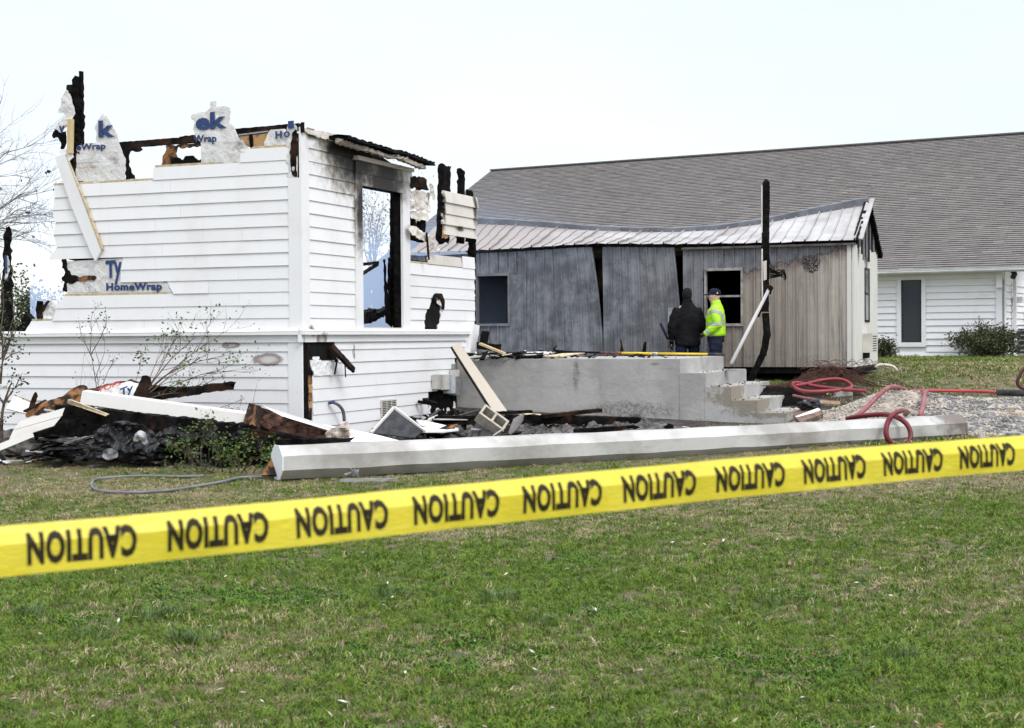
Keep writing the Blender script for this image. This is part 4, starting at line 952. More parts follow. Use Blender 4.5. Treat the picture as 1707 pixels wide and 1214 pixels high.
def heap(name, px0, px1, py0, py1, D, dep, mat, seed, label=None, cat=None, amp=.16, res=36, parent=None, sharp=2.2, kind=None):
    """crumpled heap: noisy dome resting on the ground"""
    a = P(px0, py1, D); b = P(px1, py1, D); top = P((px0 + px1) / 2, py0, D).z; V = []; n = res; m = int(res * .6)
    for j in range(m + 1):
        for i in range(n + 1):
            s = i / n * 2 - 1; t = j / m * 2 - 1; x = (a.x + b.x) / 2 + s * (b.x - a.x) / 2; y = D + (t + 0) * dep
            env = max(0, 1 - s ** 4) * max(0, 1 - t * t) ** .6; g_ = G(x, y) - .03
            r1 = abs(noise.noise(Vector((x * sharp, y * sharp, seed)))); r2 = abs(noise.noise(Vector((x * sharp * 2.6, y * sharp * 2.6, seed + 3))))
            z = g_ + env * (max(.05, top - g_) * (.72 + .5 * noise.noise(Vector((x * 1.5, y * 1.5, seed + 8)))) + amp * (r1 * 1.2 - r2 * .8))
            V.append(Vector((x + .04 * noise.noise(Vector((x * 9, z * 9, seed))), y + .04 * noise.noise(Vector((y * 9, z * 9, seed))), z)))
    Fc = [[j * (n + 1) + i, j * (n + 1) + i + 1, (j + 1) * (n + 1) + i + 1, (j + 1) * (n + 1) + i] for j in range(m) for i in range(n)]
    o = mesh(name, V, Fc, mat, parent); return tag(o, label, cat, kind=kind)
# ================================================================ fallen octagonal column
ca, cb = P(463, 771, 17.0), P(1596, 713, 21.9)
ax = (cb - ca).normalized(); sdv = ax.cross(Vector((0, 0, 1))).normalized(); upv = sdv.cross(ax); ap = .192; rc = ap / math.cos(math.pi / 8); L_ = (cb - ca).length
col = empty('fallen_column', (*((ca + cb) / 2).xy, G(*((ca + cb) / 2).xy)), math.atan2(ax.y, ax.x), 'long white eight sided sheet metal column lying across the lawn', 'column')
def colring(t, sc=1.0, dent=1):
    c = ca + ax * (L_ * t) + upv * (-.02 * math.sin(math.pi * t)); r_ = []
    for k in range(8):
        an = math.pi / 8 + k * math.pi / 4; q = c + (sdv * math.cos(an) + upv * math.sin(an)) * rc * sc
        if dent: q += Vector((0, 0, 1)) * .012 * noise.noise(Vector((t * 16, k * 1.7, 3))) + sdv * .012 * noise.noise(Vector((t * 22, k * 2.7, 8)))
        r_.append(q)
    return r_
V = []; nS = 90
for i in range(nS + 1): V += colring(i / nS)
Fc = [[i * 8 + k, i * 8 + (k + 1) % 8, (i + 1) * 8 + (k + 1) % 8, (i + 1) * 8 + k] for i in range(nS) for k in range(8)]
mesh('shaft', V, Fc, column_mat, col)
mesh('end_plate', colring(0, 1.02, 0) + [v - ax * .012 for v in colring(0, 1.02, 0)], [list(range(8))[::-1], list(range(8, 16))] + [[k, (k + 1) % 8, (k + 1) % 8 + 8, k + 8] for k in range(8)], M_white('end_plate_paint', None, (.74, .76, .78), .2), col)
mesh('end_plate', colring(1, 1.0, 0) + [v + ax * .01 for v in colring(1, 1.0, 0)], [list(range(8)), list(range(8, 16))[::-1]] + [[k, (k + 1) % 8, (k + 1) % 8 + 8, k + 8] for k in range(8)], column_mat, col)
for t in (.33, .69, .955):
    A_ = colring(t, 1.006); B_ = colring(t + .0008, 1.004); mesh('seam_band', A_ + B_, [[k, (k + 1) % 8, (k + 1) % 8 + 8, k + 8] for k in range(8)], column_mat, col)
rr = random.Random(4)
q = P(584, 787, 16.9)
for i in range(7):
    a_s = [q + Vector((rr.uniform(-.10, .12), rr.uniform(-.08, .02), rr.uniform(-.07, .06))) for _ in range(3)]
    mesh('torn_metal_flap', a_s + [v + Vector((.004, .006, 0)) for v in a_s], [(0, 1, 2), (5, 4, 3), (0, 3, 4, 1), (1, 4, 5, 2), (2, 5, 3, 0)], grey_metal, col)
pbeam('metal_scrap', (566, 801, 16.4), (660, 799.5, 16.6), .04, .03, grey_metal, 'thin dark and white metal strip in the grass under the column', 'metal strip', rough=.004)
pboard('bent_strip', [(722, 734, 18.2), (742, 742, 18.0), (750, 737, 18.0), (749, 734.5, 18.1), (741, 738, 18.1), (726, 733, 18.3)], .01, black_paint, 'small bent black strip resting on top of the column', 'metal strip')
# ================================================================ debris in front of the left wall
D0 = 19.4
dirty_white = M_white('weathered_white_paint', None, (.50, .49, .46), .6)
pboard('white_fascia_board', [(137, 652, 19.7), (409, 690, 19.1), (403, 713, 19.0), (133, 673, 19.6)], .03, dirty_white, 'long white fascia board lying tilted over the black timbers', 'board')
pboard('white_board_edge', [(137, 652, 19.7), (145, 650, 19.95), (420, 687, 19.35), (409, 690.5, 19.1)], .02, white, 'thin upper flange beside the long white fascia board', 'board')
pboard('white_siding_strip', [(160, 684, 19.3), (200, 688, 19.2), (300, 700, 19.0), (380, 713, 18.9), (298, 708, 19.0), (205, 695, 19.2)], .02, white, 'narrow white strip lying under the long fascia board', 'siding board')
pboard('grey_edge_board', [(113, 666, 19.3), (118, 667, 19.25), (180, 691, 19.0), (176, 694, 19.0), (112, 672, 19.3)], .03, tan_edge, 'grey board end lying over the head of the charred beam', 'board')
pbeam('charred_beam', (103, 688, 19.35), (440, 724, 18.75), .2, .20, char, 'thick black charred beam running below the long fascia board', 'beam', rough=.03, seed=4, ragged=.05)
pbeam('charred_beam', (60, 724, 19.0), (190, 700, 19.5), .26, .22, char, 'blunt charred log end beside the white siding scraps', 'beam', rough=.05, seed=5, ragged=.06)
pbeam('charred_beam', (150, 716, 19.2), (330, 728, 19.0), .25, .16, char, 'black timber half buried under the melted plastic', 'beam', rough=.05, seed=6)
for i, (pts, lb) in enumerate([([(33, 702), (108, 680), (103, 694), (22, 717)], 'uppermost white siding board of the slab at lower left'),
                               ([(22, 717.5), (102, 695), (90, 710), (15, 734)], 'middle white siding board of the slab at lower left'),
                               ([(-16, 746), (53, 718), (57, 728), (-14, 757)], 'lowest white siding board pointing into the lawn')]):
    pboard('siding_board', [(x, y, 18.55 - .12 * i + .004 * x - .004 * (y - 715)) for x, y in pts], .03, dirty_white, lb, 'siding board')
pboard('siding_board', [(10, 681, 20.6), (24, 661, 20.8), (50, 670, 20.6), (46, 690, 20.4)], .02, white, 'tilted white siding scrap leaning on the wall at far left', 'siding board')
pboard('tan_strip', [(24, 660, 20.6), (26, 658.5, 20.6), (51, 668, 20.4), (50, 671, 20.4)], .02, tan_edge, 'tan edge strip above the tilted white scrap', 'board')
pboard('crumpled_wrap_scrap', [(66, 700, 19.2), (84, 690, 19.25), (104, 684, 19.3), (104, 692, 19.2), (92, 700, 19.1), (76, 708, 19.05)], .01, wrap, 'crumpled grey house wrap scrap on the white siding boards', 'wrap scrap')
def psheet(name, pts, D, mat, label, cat, res=.03, crinkle=.05, tilt=0.0, seed=0, th=.02, letters_=None):
    c = P(sum(p[0] for p in pts) / len(pts), sum(p[1] for p in pts) / len(pts), D); f_ = Frame((c.x, c.y), (1, 0), (0, -1))
    zc = c.z
    o = sheet(name, f_, jag([f_.px(*q) for q in pts], .06, .012, seed), 0, th, mat, None, res, crinkle, 5, seed=seed, curve=(lambda u, z: -(z - zc) * tilt)); tag(o, label, cat); return o, f_
psheet('charred_board', [(48, 694), (50, 680), (62, 674), (80, 668), (100, 662), (112, 652), (120, 645), (134, 643), (143, 648), (134, 668), (118, 676), (96, 682), (70, 690), (50, 696)], 19.9, brown, 'brown scorched board with black edges above the white siding', 'board', seed=3, tilt=.8)
psheet('charred_board', [(53, 690), (46, 684), (50, 668), (56, 655), (61, 652), (63, 660), (60, 668), (62, 684)], 19.95, char_brown, 'short brown scorched stub standing up at the left of the heap', 'board', seed=4, res=.025)
psheet('charred_board', [(145, 656), (144, 650), (165, 645), (190, 637), (222, 634), (238, 640), (215, 647), (190, 655), (170, 662), (150, 662)], 20.1, brown, 'scorched brown sheathing piece behind the long fascia board', 'board', seed=5, tilt=.8)
o_, f_ = psheet('torn_wrap_scrap', [(160, 655), (172, 647), (196, 640), (215, 636), (232, 640), (240, 652), (228, 664), (205, 662), (180, 660)], 19.95, wrap, 'torn house wrap scrap with red and blue lettering on the debris heap', 'wrap scrap', seed=6, res=.025, tilt=.5)
letters(f_, 'TOPS', (163, 655), (202, 641), 7, .07, ink_red, parent=o_, bold=.03); letters(f_, 'Ty', (200, 661), (222, 652), 13, .08, parent=o_, bold=.04)
psheet('charred_wrap_curl', [(224, 660), (230, 640), (234, 626), (250, 630), (252, 645), (246, 662), (232, 664)], 19.9, char_brown, 'curled scorched scrap at the foot of the twiggy shrub', 'wrap scrap', seed=8, res=.025, tilt=.4)
pbeam('charred_rafter', (238, 664, 19.9), (390, 642, 19.4), .15, .115, char_brown, 'dark charred rafter sticking out to the right from the shrub', 'beam', rough=.025, seed=7, ragged=.06, taper=(1, .8))
pbeam('charred_rafter', (228, 650, 20.1), (330, 652, 19.9), .12, .10, char, 'black rafter stub lying behind the charred rafter', 'beam', rough=.03, seed=8, ragged=.06)
psheet('melted_black_plastic', [(146, 760), (150, 738), (162, 716), (180, 706), (205, 702), (235, 708), (256, 720), (266, 742), (258, 762), (240, 752), (222, 758), (212, 767), (185, 771), (165, 766)], 18.5, black_sheet, 'crumpled melted black plastic sheet hanging from the charred beam', 'plastic sheet', res=.022, crinkle=.17, tilt=.25, seed=71)
psheet('melted_black_plastic', [(255, 752), (262, 720), (290, 708), (330, 716), (352, 708), (372, 720), (400, 712), (440, 722), (452, 745), (420, 760), (380, 752), (350, 762), (300, 756)], 18.7, black_sheet, 'wide torn sheet of melted black plastic behind the leafy bush', 'plastic sheet', res=.024, crinkle=.17, tilt=.25, seed=72)
heap('melted_black_plastic', 240, 480, 716, 758, 19.2, .6, black_sheet, 9, 'low mound of melted black plastic under the charred beam and bush', 'plastic sheet', amp=.2, sharp=4.5, res=110)
psheet('melted_plastic_flap', [(338, 722), (343, 702), (352, 698), (362, 702), (366, 714), (362, 728), (348, 734)], 18.85, black_sheet, 'upright curl of melted black plastic beside the fascia end', 'plastic sheet', seed=11, res=.02, crinkle=.1)
psheet('grey_plastic_flap', [(168, 762), (172, 750), (184, 748), (196, 754), (194, 764), (180, 767)], 18.25, simple('pale_ash_sheet', (.25, .25, .26), (.07, .07, .075), 8, .7, .4), 'pale ash coated flap at the foot of the black plastic', 'plastic sheet', seed=12, res=.02, crinkle=.08)
psheet('white_plastic_shred', [(224, 726), (232, 718), (243, 722), (246, 740), (238, 742), (234, 734), (222, 738)], 18.25, simple('white_melted_shred', (.42, .42, .43), (.12, .12, .12), 10, .6, .4), 'whitish melted shred hanging on the black plastic', 'plastic sheet', seed=13, res=.02, crinkle=.08)
heap('ash_debris', -60, 150, 712, 738, 20.2, .5, ash, 21, 'dark ash and fragments along the wall foot at the left', 'debris', amp=.2, res=50, kind='stuff')
# burnt box panel standing right of the fascia
dbox = empty('burnt_cabinet', P(490, 750, 18.9), 0, 'burnt brown panelled box with white edge lying open beside the wall corner', 'cabinet')
pboard('side_panel', [(402, 714, 18.9), (415, 672, 19.1), (432, 676, 18.8), (430, 722, 18.6)], .03, brown, parent=dbox)
pboard('top_edge', [(430, 674, 18.9), (436, 676, 18.8), (586, 722, 18.5), (582, 728, 18.5), (470, 694, 18.7)], .04, white, parent=dbox)
pboard('back_panel', [(431, 678, 19.0), (580, 726, 18.8), (572, 742, 18.8), (410, 726, 19.0)], .03, insul, parent=dbox)
pbeam('bottom_rail', (408, 722, 18.7), (560, 741, 18.3), .12, .10, char_brown, rough=.02, seed=4, parent=dbox)
psheet('insulation_lining', [(432, 702), (440, 690), (462, 692), (520, 708), (555, 724), (520, 730), (470, 722), (440, 714)], 18.72, insul, 'reddish lining bulging inside the burnt box', 'insulation', seed=14, res=.03, crinkle=.08)
pbeam('charred_beam', (300, 741, 18.7), (582, 738, 18.1), .16, .10, char, 'low black charred beam resting just behind the left column end', 'beam', rough=.03, seed=24, ragged=.05)
pboard('brown_wedge_board', [(437, 792, 16.9), (461, 748, 17.3), (463, 792, 17.0)], .03, brown, 'dark brown wedge of board under the left end of the column', 'board')
pboard('white_siding_strip', [(436, 684, 19.9), (520, 704, 19.6), (640, 730, 19.0), (620, 740, 18.8), (500, 712, 19.4)], .02, white, 'white siding board slanting down behind the burnt box', 'siding board')
pboard('white_siding_strip', [(585, 716, 19.6), (625, 724, 19.3), (668, 735, 18.9), (730, 742, 18.6), (600, 744, 18.4), (583, 735, 18.8)], .02, white, 'white siding board lying against the back of the column', 'siding board')
psheet('crumpled_flashing', [(542, 722), (556, 712), (572, 706), (580, 702), (584, 722), (584, 738), (568, 740), (548, 737)], 18.3, simple('stained_flashing', (.52, .48, .42), (.20, .13, .09), 9, .5, .3), 'crumpled stained flashing beside the hanging hose', 'flashing', seed=15, res=.025, crinkle=.1)
# ================================================================ debris between house wall and porch
scr = empty('window_screen', P(655, 735, 19.6), 0, 'dark insect screen panel with pale frame standing on its corner', 'window screen')
pboard('mesh_panel', [(658, 681, 19.8), (706, 718, 19.5), (690, 730, 19.4), (622, 722, 19.4)], .012, black_paint, parent=scr)
for a, b in (((657, 679, 19.8), (619, 722, 19.4)), ((657, 679, 19.8), (708, 719, 19.5))): pbeam('frame_bar', a, b, .03, .03, offwhite, parent=scr)
pboard('white_scrap_board', [(694, 700, 20.5), (712, 702, 20.5), (765, 714, 20.0), (730, 718, 19.8), (700, 708, 20.2)], .03, white, 'broken white board with black spots in the debris', 'board')
pboard('white_scrap_board', [(672, 715, 19.8), (690, 712, 19.9), (740, 714, 19.9), (764, 716, 19.8), (740, 719, 19.6), (690, 719, 19.5)], .02, white, 'thin white board under the spotted scrap', 'board')
pboard('orange_scrap', [(728, 716, 19.8), (745, 709, 19.9), (763, 707, 20.0), (758, 712, 19.9), (742, 718, 19.7)], .02, brown, 'orange brown splinter on the white scrap board', 'board')
pbeam('charred_beam', (728, 701, 21.0), (812, 701, 20.7), .14, .13, char, 'black beam with a pale top strip left of the concrete block', 'beam', rough=.02, seed=31)
pboard('pale_top_strip', [(722, 699, 20.9), (730, 696, 21.1), (806, 697, 20.9), (806, 699.5, 20.7), (732, 699, 20.8)], .012, offwhite, 'pale strip on top of the short black beam', 'board')
heap('ash_debris', 630, 830, 706, 733, 20.9, 1.7, ash, 5, 'black and grey ash and splinters below the wall vent', 'debris', amp=.25, sharp=4, res=70, kind='stuff')
heap('ash_debris', 780, 1190, 700, 722, 21.6, 1.5, ash, 15, 'grey ash litter along the foot of the concrete porch', 'debris', amp=.16, sharp=4, res=90, kind='stuff')
heap('charred_debris', 715, 800, 684, 712, 22.5, .8, char, 25, 'black burnt debris in the corner between house and porch', 'debris', amp=.3, sharp=4, res=60, kind='stuff')
# concrete block
cb_ = bmesh.new()
def cblock():
    w_, h_, d_ = .39, .19, .19; f = Frame((0, 0), (1, 0), (0, -1)); mb = MB()
    mb2 = []
    for (a, b, c, d) in ((0, .03, 0, h_), (w_ - .03, w_, 0, h_), (w_ / 2 - .015, w_ / 2 + .015, .03, h_ - .03), (.03, w_ - .03, 0, .03), (.03, w_ - .03, h_ - .03, h_)):
        V, Fc = boxv(f, a, b, c, d, 0, d_); mb.add(V, Fc)
    return mb
bm_ = cblock(); q = P(815, 722, 19.9)
Mx = Matrix.Translation(q + Vector((-.02, 0, 0))) @ Matrix.Rotation(R(-38), 4, 'Y') @ Matrix.Rotation(R(62), 4, 'X') @ Matrix.Rotation(R(10), 4, 'Z')
Mx = Matrix.Translation(q + Vector((-.2, 0, .17))) @ Matrix.Rotation(R(36), 4, 'Y') @ Matrix.Rotation(R(-42), 4, 'X')
o = mesh('concrete_block', [Mx @ v for v in bm_.V], bm_.F, block_mat); tag(o, 'hollow tan concrete block tipped on the debris', 'concrete block')
pboard('slate_coloured_board', [(785, 724, 20.2), (795, 700, 20.4), (806, 706, 20.1), (822, 727, 19.7), (800, 729, 19.7)], .02, black_paint, 'dark slab panel leaning left of the concrete block', 'panel')
pboard('bent_dark_sheet', [(847, 722, 20.0), (856, 698, 20.4), (874, 688, 20.6), (872, 700, 20.4), (862, 715, 20.0), (850, 724, 19.9)], .015, simple('bent_grey_sheet', (.14, .125, .115), (.07, .065, .06), 6, .5, .1), 'bent dark grey sheet standing right of the concrete block', 'metal sheet')
pbeam('angle_strip', (822, 726, 19.6), (842, 713, 19.6), .015, .015, offwhite, 'thin pale angle strip in front of the concrete block', 'metal strip')
pbeam('charred_plank', (905, 694, 21.3), (1000, 684, 21.6), .18, .05, char_brown, 'brown charred plank with rounded end lying over the black beam', 'plank', rough=.01, seed=36)
pbeam('charred_plank', (795, 690, 22.0), (886, 686, 22.2), .14, .04, char_brown, 'thin dark plank behind the concrete block', 'plank', rough=.008, seed=37)
pbeam('charred_beam', (842, 698, 21.5), (1066, 703, 21.3), .16, .12, char, 'long black cracked beam at the foot of the porch', 'beam', rough=.02, seed=38, ragged=.03)
pbeam('charred_beam', (960, 719, 20.6), (1062, 713, 20.9), .12, .07, char, 'short black beam just behind the column', 'beam', rough=.02, seed=39, ragged=.03)
pboard('tan_plank', [(880, 689, 22.0), (910, 691, 21.9), (912, 694, 21.8), (850, 697, 21.6), (848, 693, 21.8)], .02, tan_wood, 'pale tan plank under the brown charred plank', 'plank')
pbeam('charred_lump', (1108, 715, 21.2), (1122, 712, 21.2), .2, .09, char, 'small black charred lump near the bottom of the porch wall', 'debris', rough=.05, seed=41)
heap('rust_brown_debris', 760, 790, 684, 696, 22.9, .3, insul, 35, 'small rust brown clump behind the debris by the porch corner', 'debris', amp=.1, res=24)
pb = empty('leaning_board', P(845, 690, 22.6), 0, 'smoke stained white trim board leaning against the porch', 'board')
pboard('board_face', [(753, 577, 24.2), (766, 572, 24.35), (846, 686, 22.5), (825, 690, 22.4)], .03, M_white('smoked_trim', None, (.43, .38, .31), .8), parent=pb)
pboard('broken_edge', [(751, 580, 24.15), (753, 577, 24.15), (825, 690, 22.36), (820, 690, 22.36)], .06, char_brown, parent=pb)
# litter of splinters: separate small pieces near the house and the porch
rr = random.Random(19)
V_, F_ = [], []
def litter(name, n, region, Dr, mats, sz, label, cat, kind='stuff', seed=1, zoff=.02, zf=None, zr=.06):
    rr = random.Random(seed); mb = MB()
    for i in range(n):
        px = rr.uniform(region[0], region[1]); D = rr.uniform(*Dr); q = P(px, 600, D); g_ = zf if zf is not None else G(q.x, q.y)
        L = rr.uniform(*sz); an = rr.uniform(0, math.pi); d = Vector((math.cos(an), math.sin(an), rr.uniform(-.25, .35))) * L / 2
        p0 = Vector((q.x, q.y, g_ + zoff + rr.uniform(0, zr))); mb.cur = rr.randrange(len(mats))
        V, Fc = beamv(p0 - d, p0 + d, L * rr.uniform(.1, .3), rr.uniform(.008, .03), taper=(1, rr.uniform(.3, 1))); mb.add(V, Fc)
    o = mb.build(name, None, mats=mats); return tag(o, label, cat, kind=kind)
litter('splinter_litter', 260, (640, 800), (19.6, 22.4), [char, char, brown, white, ash, char_brown], (.06, .34), 'scattered burnt splinters and scraps between wall vent and column', 'debris', seed=2, zoff=.12)
litter('splinter_litter', 320, (800, 1170), (20.4, 22.3), [char, char, ash, ash, char_brown, offwhite], (.05, .28), 'scattered burnt splinters at the foot of the porch', 'debris', seed=3, zoff=.06)
litter('splinter_litter', 200, (-40, 420), (18.8, 20.6), [char, char, brown, char_brown, white], (.06, .3), 'scattered burnt splinters along the left wall foot', 'debris', seed=4, zoff=.04)
litter('charred_splinters', 190, (70, 480), (18.5, 19.3), [char, char, char, black_sheet, char_brown, ash], (.15, .6), 'tangle of black splinters and lath under the long fascia board', 'debris', seed=14, zoff=.04, zr=.36)
litter('scorched_lath', 70, (50, 240), (19.5, 20.2), [brown, char, char_brown, dirty_white, osb], (.12, .5), 'scorched lath and splinters above the left end of the fascia board', 'debris', seed=18, zoff=.42, zr=.28)
litter('charred_splinters', 150, (640, 860), (20.0, 22.6), [char, char, char_brown, black_sheet, offwhite, brown], (.12, .6), 'tangle of black splinters between window screen and leaning board', 'debris', seed=15, zoff=.05, zr=.26)
litter('charred_splinters', 120, (850, 1080), (20.8, 22.6), [char, char, ash, char_brown], (.1, .5), 'black splinters piled along the porch foot by the long beam', 'debris', seed=16, zoff=.03, zr=.12)
mbc = MB(); rr = random.Random(17); us_k = [0.0] + [fS.u(px, fS.z(px, py)) for px, py in [(1133, 600), (1175.5, 622), (1218, 645), (1262, 668), (1308, 689)]]; zs_k = [zS, zS] + [fS.z(px, py) for px, py in [(1175.5, 622), (1218, 645), (1262, 668), (1308, 689)]]
for i in range(80):
    k_ = rr.choice((1, 2, 2, 3, 3, 4, 4, 5, 5)); u_ = rr.uniform(us_k[k_ - 1] + .03, us_k[k_] - .03) if k_ > 1 else rr.uniform(2.4, us_k[1] - .05); o_ = -rr.uniform(.05, 2.85); L = rr.uniform(.008, .034) * (2 if rr.random() < .08 else 1); mbc.cur = rr.choice((0, 1, 1)); p = fS.w(u_, zs_k[k_] + .006, o_); an = rr.uniform(0, 3.1); d = Vector((math.cos(an), math.sin(an), 0)) * L / 2
    mbc.add(*beamv(p - d, p + d, L * .5, .016))
tag(mbc.build('step_chips', None, mats=[char, ash]), 'dark chips and flakes fallen on the porch steps', 'debris', kind='stuff')
# things on top of the porch
litter('slab_litter', 240, (790, 930), (24.9, 26.8), [char, char, char, ash, offwhite], (.05, .4), 'burnt shards spread over the left part of the porch slab', 'debris', seed=5, zf=zS, zoff=.02)
litter('slab_litter', 60, (930, 1130), (24.6, 26.6), [char, ash, char_brown], (.03, .2), 'few small burnt shards on the right part of the porch slab', 'debris', seed=6, zf=zS, zoff=.012)
pbeam('charred_board', (785, 592, 25.6), (905, 590, 25.4), .35, .05, char, 'flat black board lying on the porch slab by the house', 'board', rough=.025, seed=50)
pbeam('charred_block', (806, 576, 25.7), (809, 553, 25.75), .13, .10, char, 'black charred block standing on the porch slab', 'block', rough=.02, seed=51, up=Vector((0, -1, 0)))
pbeam('charred_board', (800, 576, 25.6), (830, 580, 25.4), .2, .10, char_brown, 'brown charred piece leaning under the black block', 'board', rough=.02, seed=52)
pbeam('yellow_board', (800, 573, 25.1), (842, 590, 24.9), .08, .035, tan_wood, 'pale yellow board lying slanted on the porch slab', 'board')
pboard('white_strip', [(878, 587, 25.6), (918, 586, 25.6), (922, 589, 25.5), (880, 590, 25.4)], .03, white, 'flat white strip on the porch slab beside the pole hook', 'board')
pboard('tan_plywood_strip', [(905, 594, 24.7), (938, 589, 24.9), (975, 588, 25.2), (940, 594, 24.8)], .02, tan_edge, 'tan splintered plywood strip on the porch slab edge', 'board')
pbeam('charred_splinter', (1037, 590, 26.9), (1035, 566, 26.9), .06, .05, char, 'left of two black splinters standing behind the porch', 'splinter', rough=.01, seed=53, taper=(1, .3), up=Vector((0, -1, 0)))
pbeam('charred_splinter', (1073, 590, 26.9), (1076, 570, 26.9), .08, .05, char_brown, 'right of two splinters standing behind the porch, brown beside black', 'splinter', rough=.01, seed=54, taper=(1, .4), up=Vector((0, -1, 0)))
pole = empty('pike_pole', P(1068, 590, 25.4), 0, 'long yellow and black firefighting pole lying across the porch slab', 'pole')
def pp(px, py): return P(px, py, 25.35 - (px - 930) * .0009)
yel = simple('yellow_fibreglass', (.72, .50, .015), (.62, .42, .012), 5, .35, 0)
for nm, a, b, r_, m_ in (('tip_section', (930, 586.5), (1000, 588), .018, char), ('worn_section', (1000, 588), (1036, 588.6), .018, simple('scorched_orange', (.35, .08, .03), (.05, .02, .02), 9, .6, 0)), ('shaft', (1036, 588.6), (1088, 589.5), .02, yel), ('label_band', (1088, 589.5), (1096, 589.6), .021, offwhite), ('shaft', (1096, 589.6), (1180, 590.6), .02, yel), ('grip', (1180, 590.6), (1208, 591), .025, black_paint)):
    V, Fc = tubev([pp(*a), pp(*b)], r_); mesh(nm, V, Fc, m_, pole, smooth=True)
tube('hook', [pp(940, 587), pp(932, 586), pp(924, 584), pp(925, 580), pp(929, 576)], [.03, .026, .02, .014, .006], char, pole)
# ================================================================ charred post and diagonal pipe behind the steps
pst = empty('charred_post', P(1250, 640, 26.9), 0, 'tall blackened post with a kinked foot rising behind the steps', 'post')
V, Fc = beamv(P(1275, 520, 26.9), P(1277, 304, 26.9), .125, .12, up=Vector((0, -1, 0)), rough=.012, seed=3, taper=(1, .95)); mesh('upper_shaft', V, Fc, char, pst)
V, Fc = beamv(P(1277, 304, 26.9), P(1277, 299, 26.9), .11, .1, up=Vector((0, -1, 0)), rough=.01, taper=(1, .35)); mesh('post_tip', V, Fc, char, pst)
mb = MB()
for a, b, w_ in (((1276, 522), (1279, 560), .11), ((1279, 556), (1272, 592), .11), ((1273, 588), (1247, 642), .10)): mb.add(*beamv(P(*a, 26.9), P(*b, 26.9), w_, .11, up=Vector((0, -1, 0)), rough=.012, seed=int(w_ * 100)))
mb.build('lower_shaft', char, pst)
pboard('pale_strip', [(1269.5, 310, 26.8), (1271, 308, 26.8), (1271, 388, 26.8), (1269.5, 388, 26.8)], .03, offwhite, parent=pst)
pboard('pale_strip', [(1269.5, 415, 26.8), (1271.5, 415, 26.8), (1272, 500, 26.8), (1270, 500, 26.8)], .03, offwhite, parent=pst)
pboard('torn_paper', [(1272, 436, 26.7), (1278, 434, 26.7), (1278, 466, 26.7), (1273, 468, 26.7)], .01, M_white('smoked_paper', None, (.5, .46, .42), .9), parent=pst)
for i in range(7): V, Fc = tubev(smoothpath([P(1282, 446 + 3 * i, 26.8), P(1292 + i, 452 + 1.5 * i, 26.7), P(1300 + 1.5 * i, 450 + 4 * (i % 4), 26.7), P(1308 + i % 3, 455 + 2 * i, 26.8)], 4), .012, 5); mesh('melted_wire', V, Fc, char, pst)
V, Fc = tubev(smoothpath([P(1282, 425, 26.8), P(1284, 440, 26.7), P(1292, 450, 26.7)], 4), .01, 5); mesh('melted_wire', V, Fc, char, pst)
pp2 = empty('handrail_pipe', P(1218, 612, 24.9), 0, 'pale grey pipe slanting from the steps up to the charred post', 'pipe')
V, Fc = tubev([P(1219, 606, 25.0), P(1281, 484, 26.6)], .031, 12); mesh('rail_tube', V, Fc, M_white('smoked_pipe', None, (.42, .41, .40), .5), pp2, smooth=True)
V, Fc = boxv(Frame(P(1219, 606, 25.0).xy, (1, 0), (0, -1)), -.09, .09, fS.z(1200, 616, -1.3) - .03, fS.z(1200, 616, -1.3) + .0, -.09, .09); mesh('base_plate', V, Fc, grey_metal, pp2)
V, Fc = beamv(P(1279, 488, 26.6), P(1284, 478, 26.65), .1, .09, rough=.02); mesh('burnt_bracket', V, Fc, char, pp2)
V, Fc = beamv(P(1264, 528, 26.4), P(1270, 512, 26.5), .03, .03); mesh('burnt_bracket', V, Fc, char, pp2)
# ================================================================ gravel mound, rocks
def mound(px, D, w_, dep, top):
    c = P(px, 600, D); return (c.x, c.y, w_, dep, top)
ms = [mound(1475, 23.9, 1.0, .9, .34), mound(1420, 23.2, 1.1, .7, .13), mound(1370, 22.7, .9, .6, .05), mound(1545, 24.0, 1.0, .8, .20), mound(1620, 23.6, .9, 1.0, .13), mound(1700, 23.8, 1.1, 1.1, .22), mound(1800, 23.8, 1.3, 1.2, .2), mound(1665, 22.5, .8, .8, .10), mound(1740, 22.2, 1.2, .8, .12)]
def Hm(x, y):
    return sum(t * math.exp(-(((x - cx) / w_) ** 2 + ((y - cy) / d_) ** 2) * 1.6) for (cx, cy, w_, d_, t) in ms) - .035
gx0, gx1, gy0, gy1 = P(1335, 600, 22).x, P(1860, 600, 23).x, 20.2, 25.6; V = []; nn = 120; mm = 70
for j in range(mm + 1):
    for i in range(nn + 1):
        x = gx0 + (gx1 - gx0) * i / nn; y = gy0 + (gy1 - gy0) * j / mm
        h = Hm(x, y); V.append(Vector((x, y, G(x, y) + h + .03 * max(0, min(1, (h + .03) * 9)) * noise.noise(Vector((x * 4, y * 4, 2))))))
Fc = [[j * (nn + 1) + i, j * (nn + 1) + i + 1, (j + 1) * (nn + 1) + i + 1, (j + 1) * (nn + 1) + i] for j in range(mm) for i in range(nn)]
gm_ = simple('pale_crushed_limestone', (.46, .40, .33), (.27, .24, .21), 9, .95, .7, 60, bdist=.02, space='w')
o = mesh('gravel_mound', V, Fc, gm_, smooth=True); tag(o, 'pale gravel mound behind the right end of the fallen column', 'gravel', kind='stuff')
stone_a = simple('limestone_chip', (.50, .44, .36), (.36, .32, .27), 3, .9, .2, space='w'); stone_b = simple('grey_rock_chip', (.27, .265, .26), (.15, .147, .145), 3, .9, .2, space='w'); stone_c = simple('tan_rock_chip', (.44, .32, .22), (.3, .22, .15), 3, .9, .2, space='w')
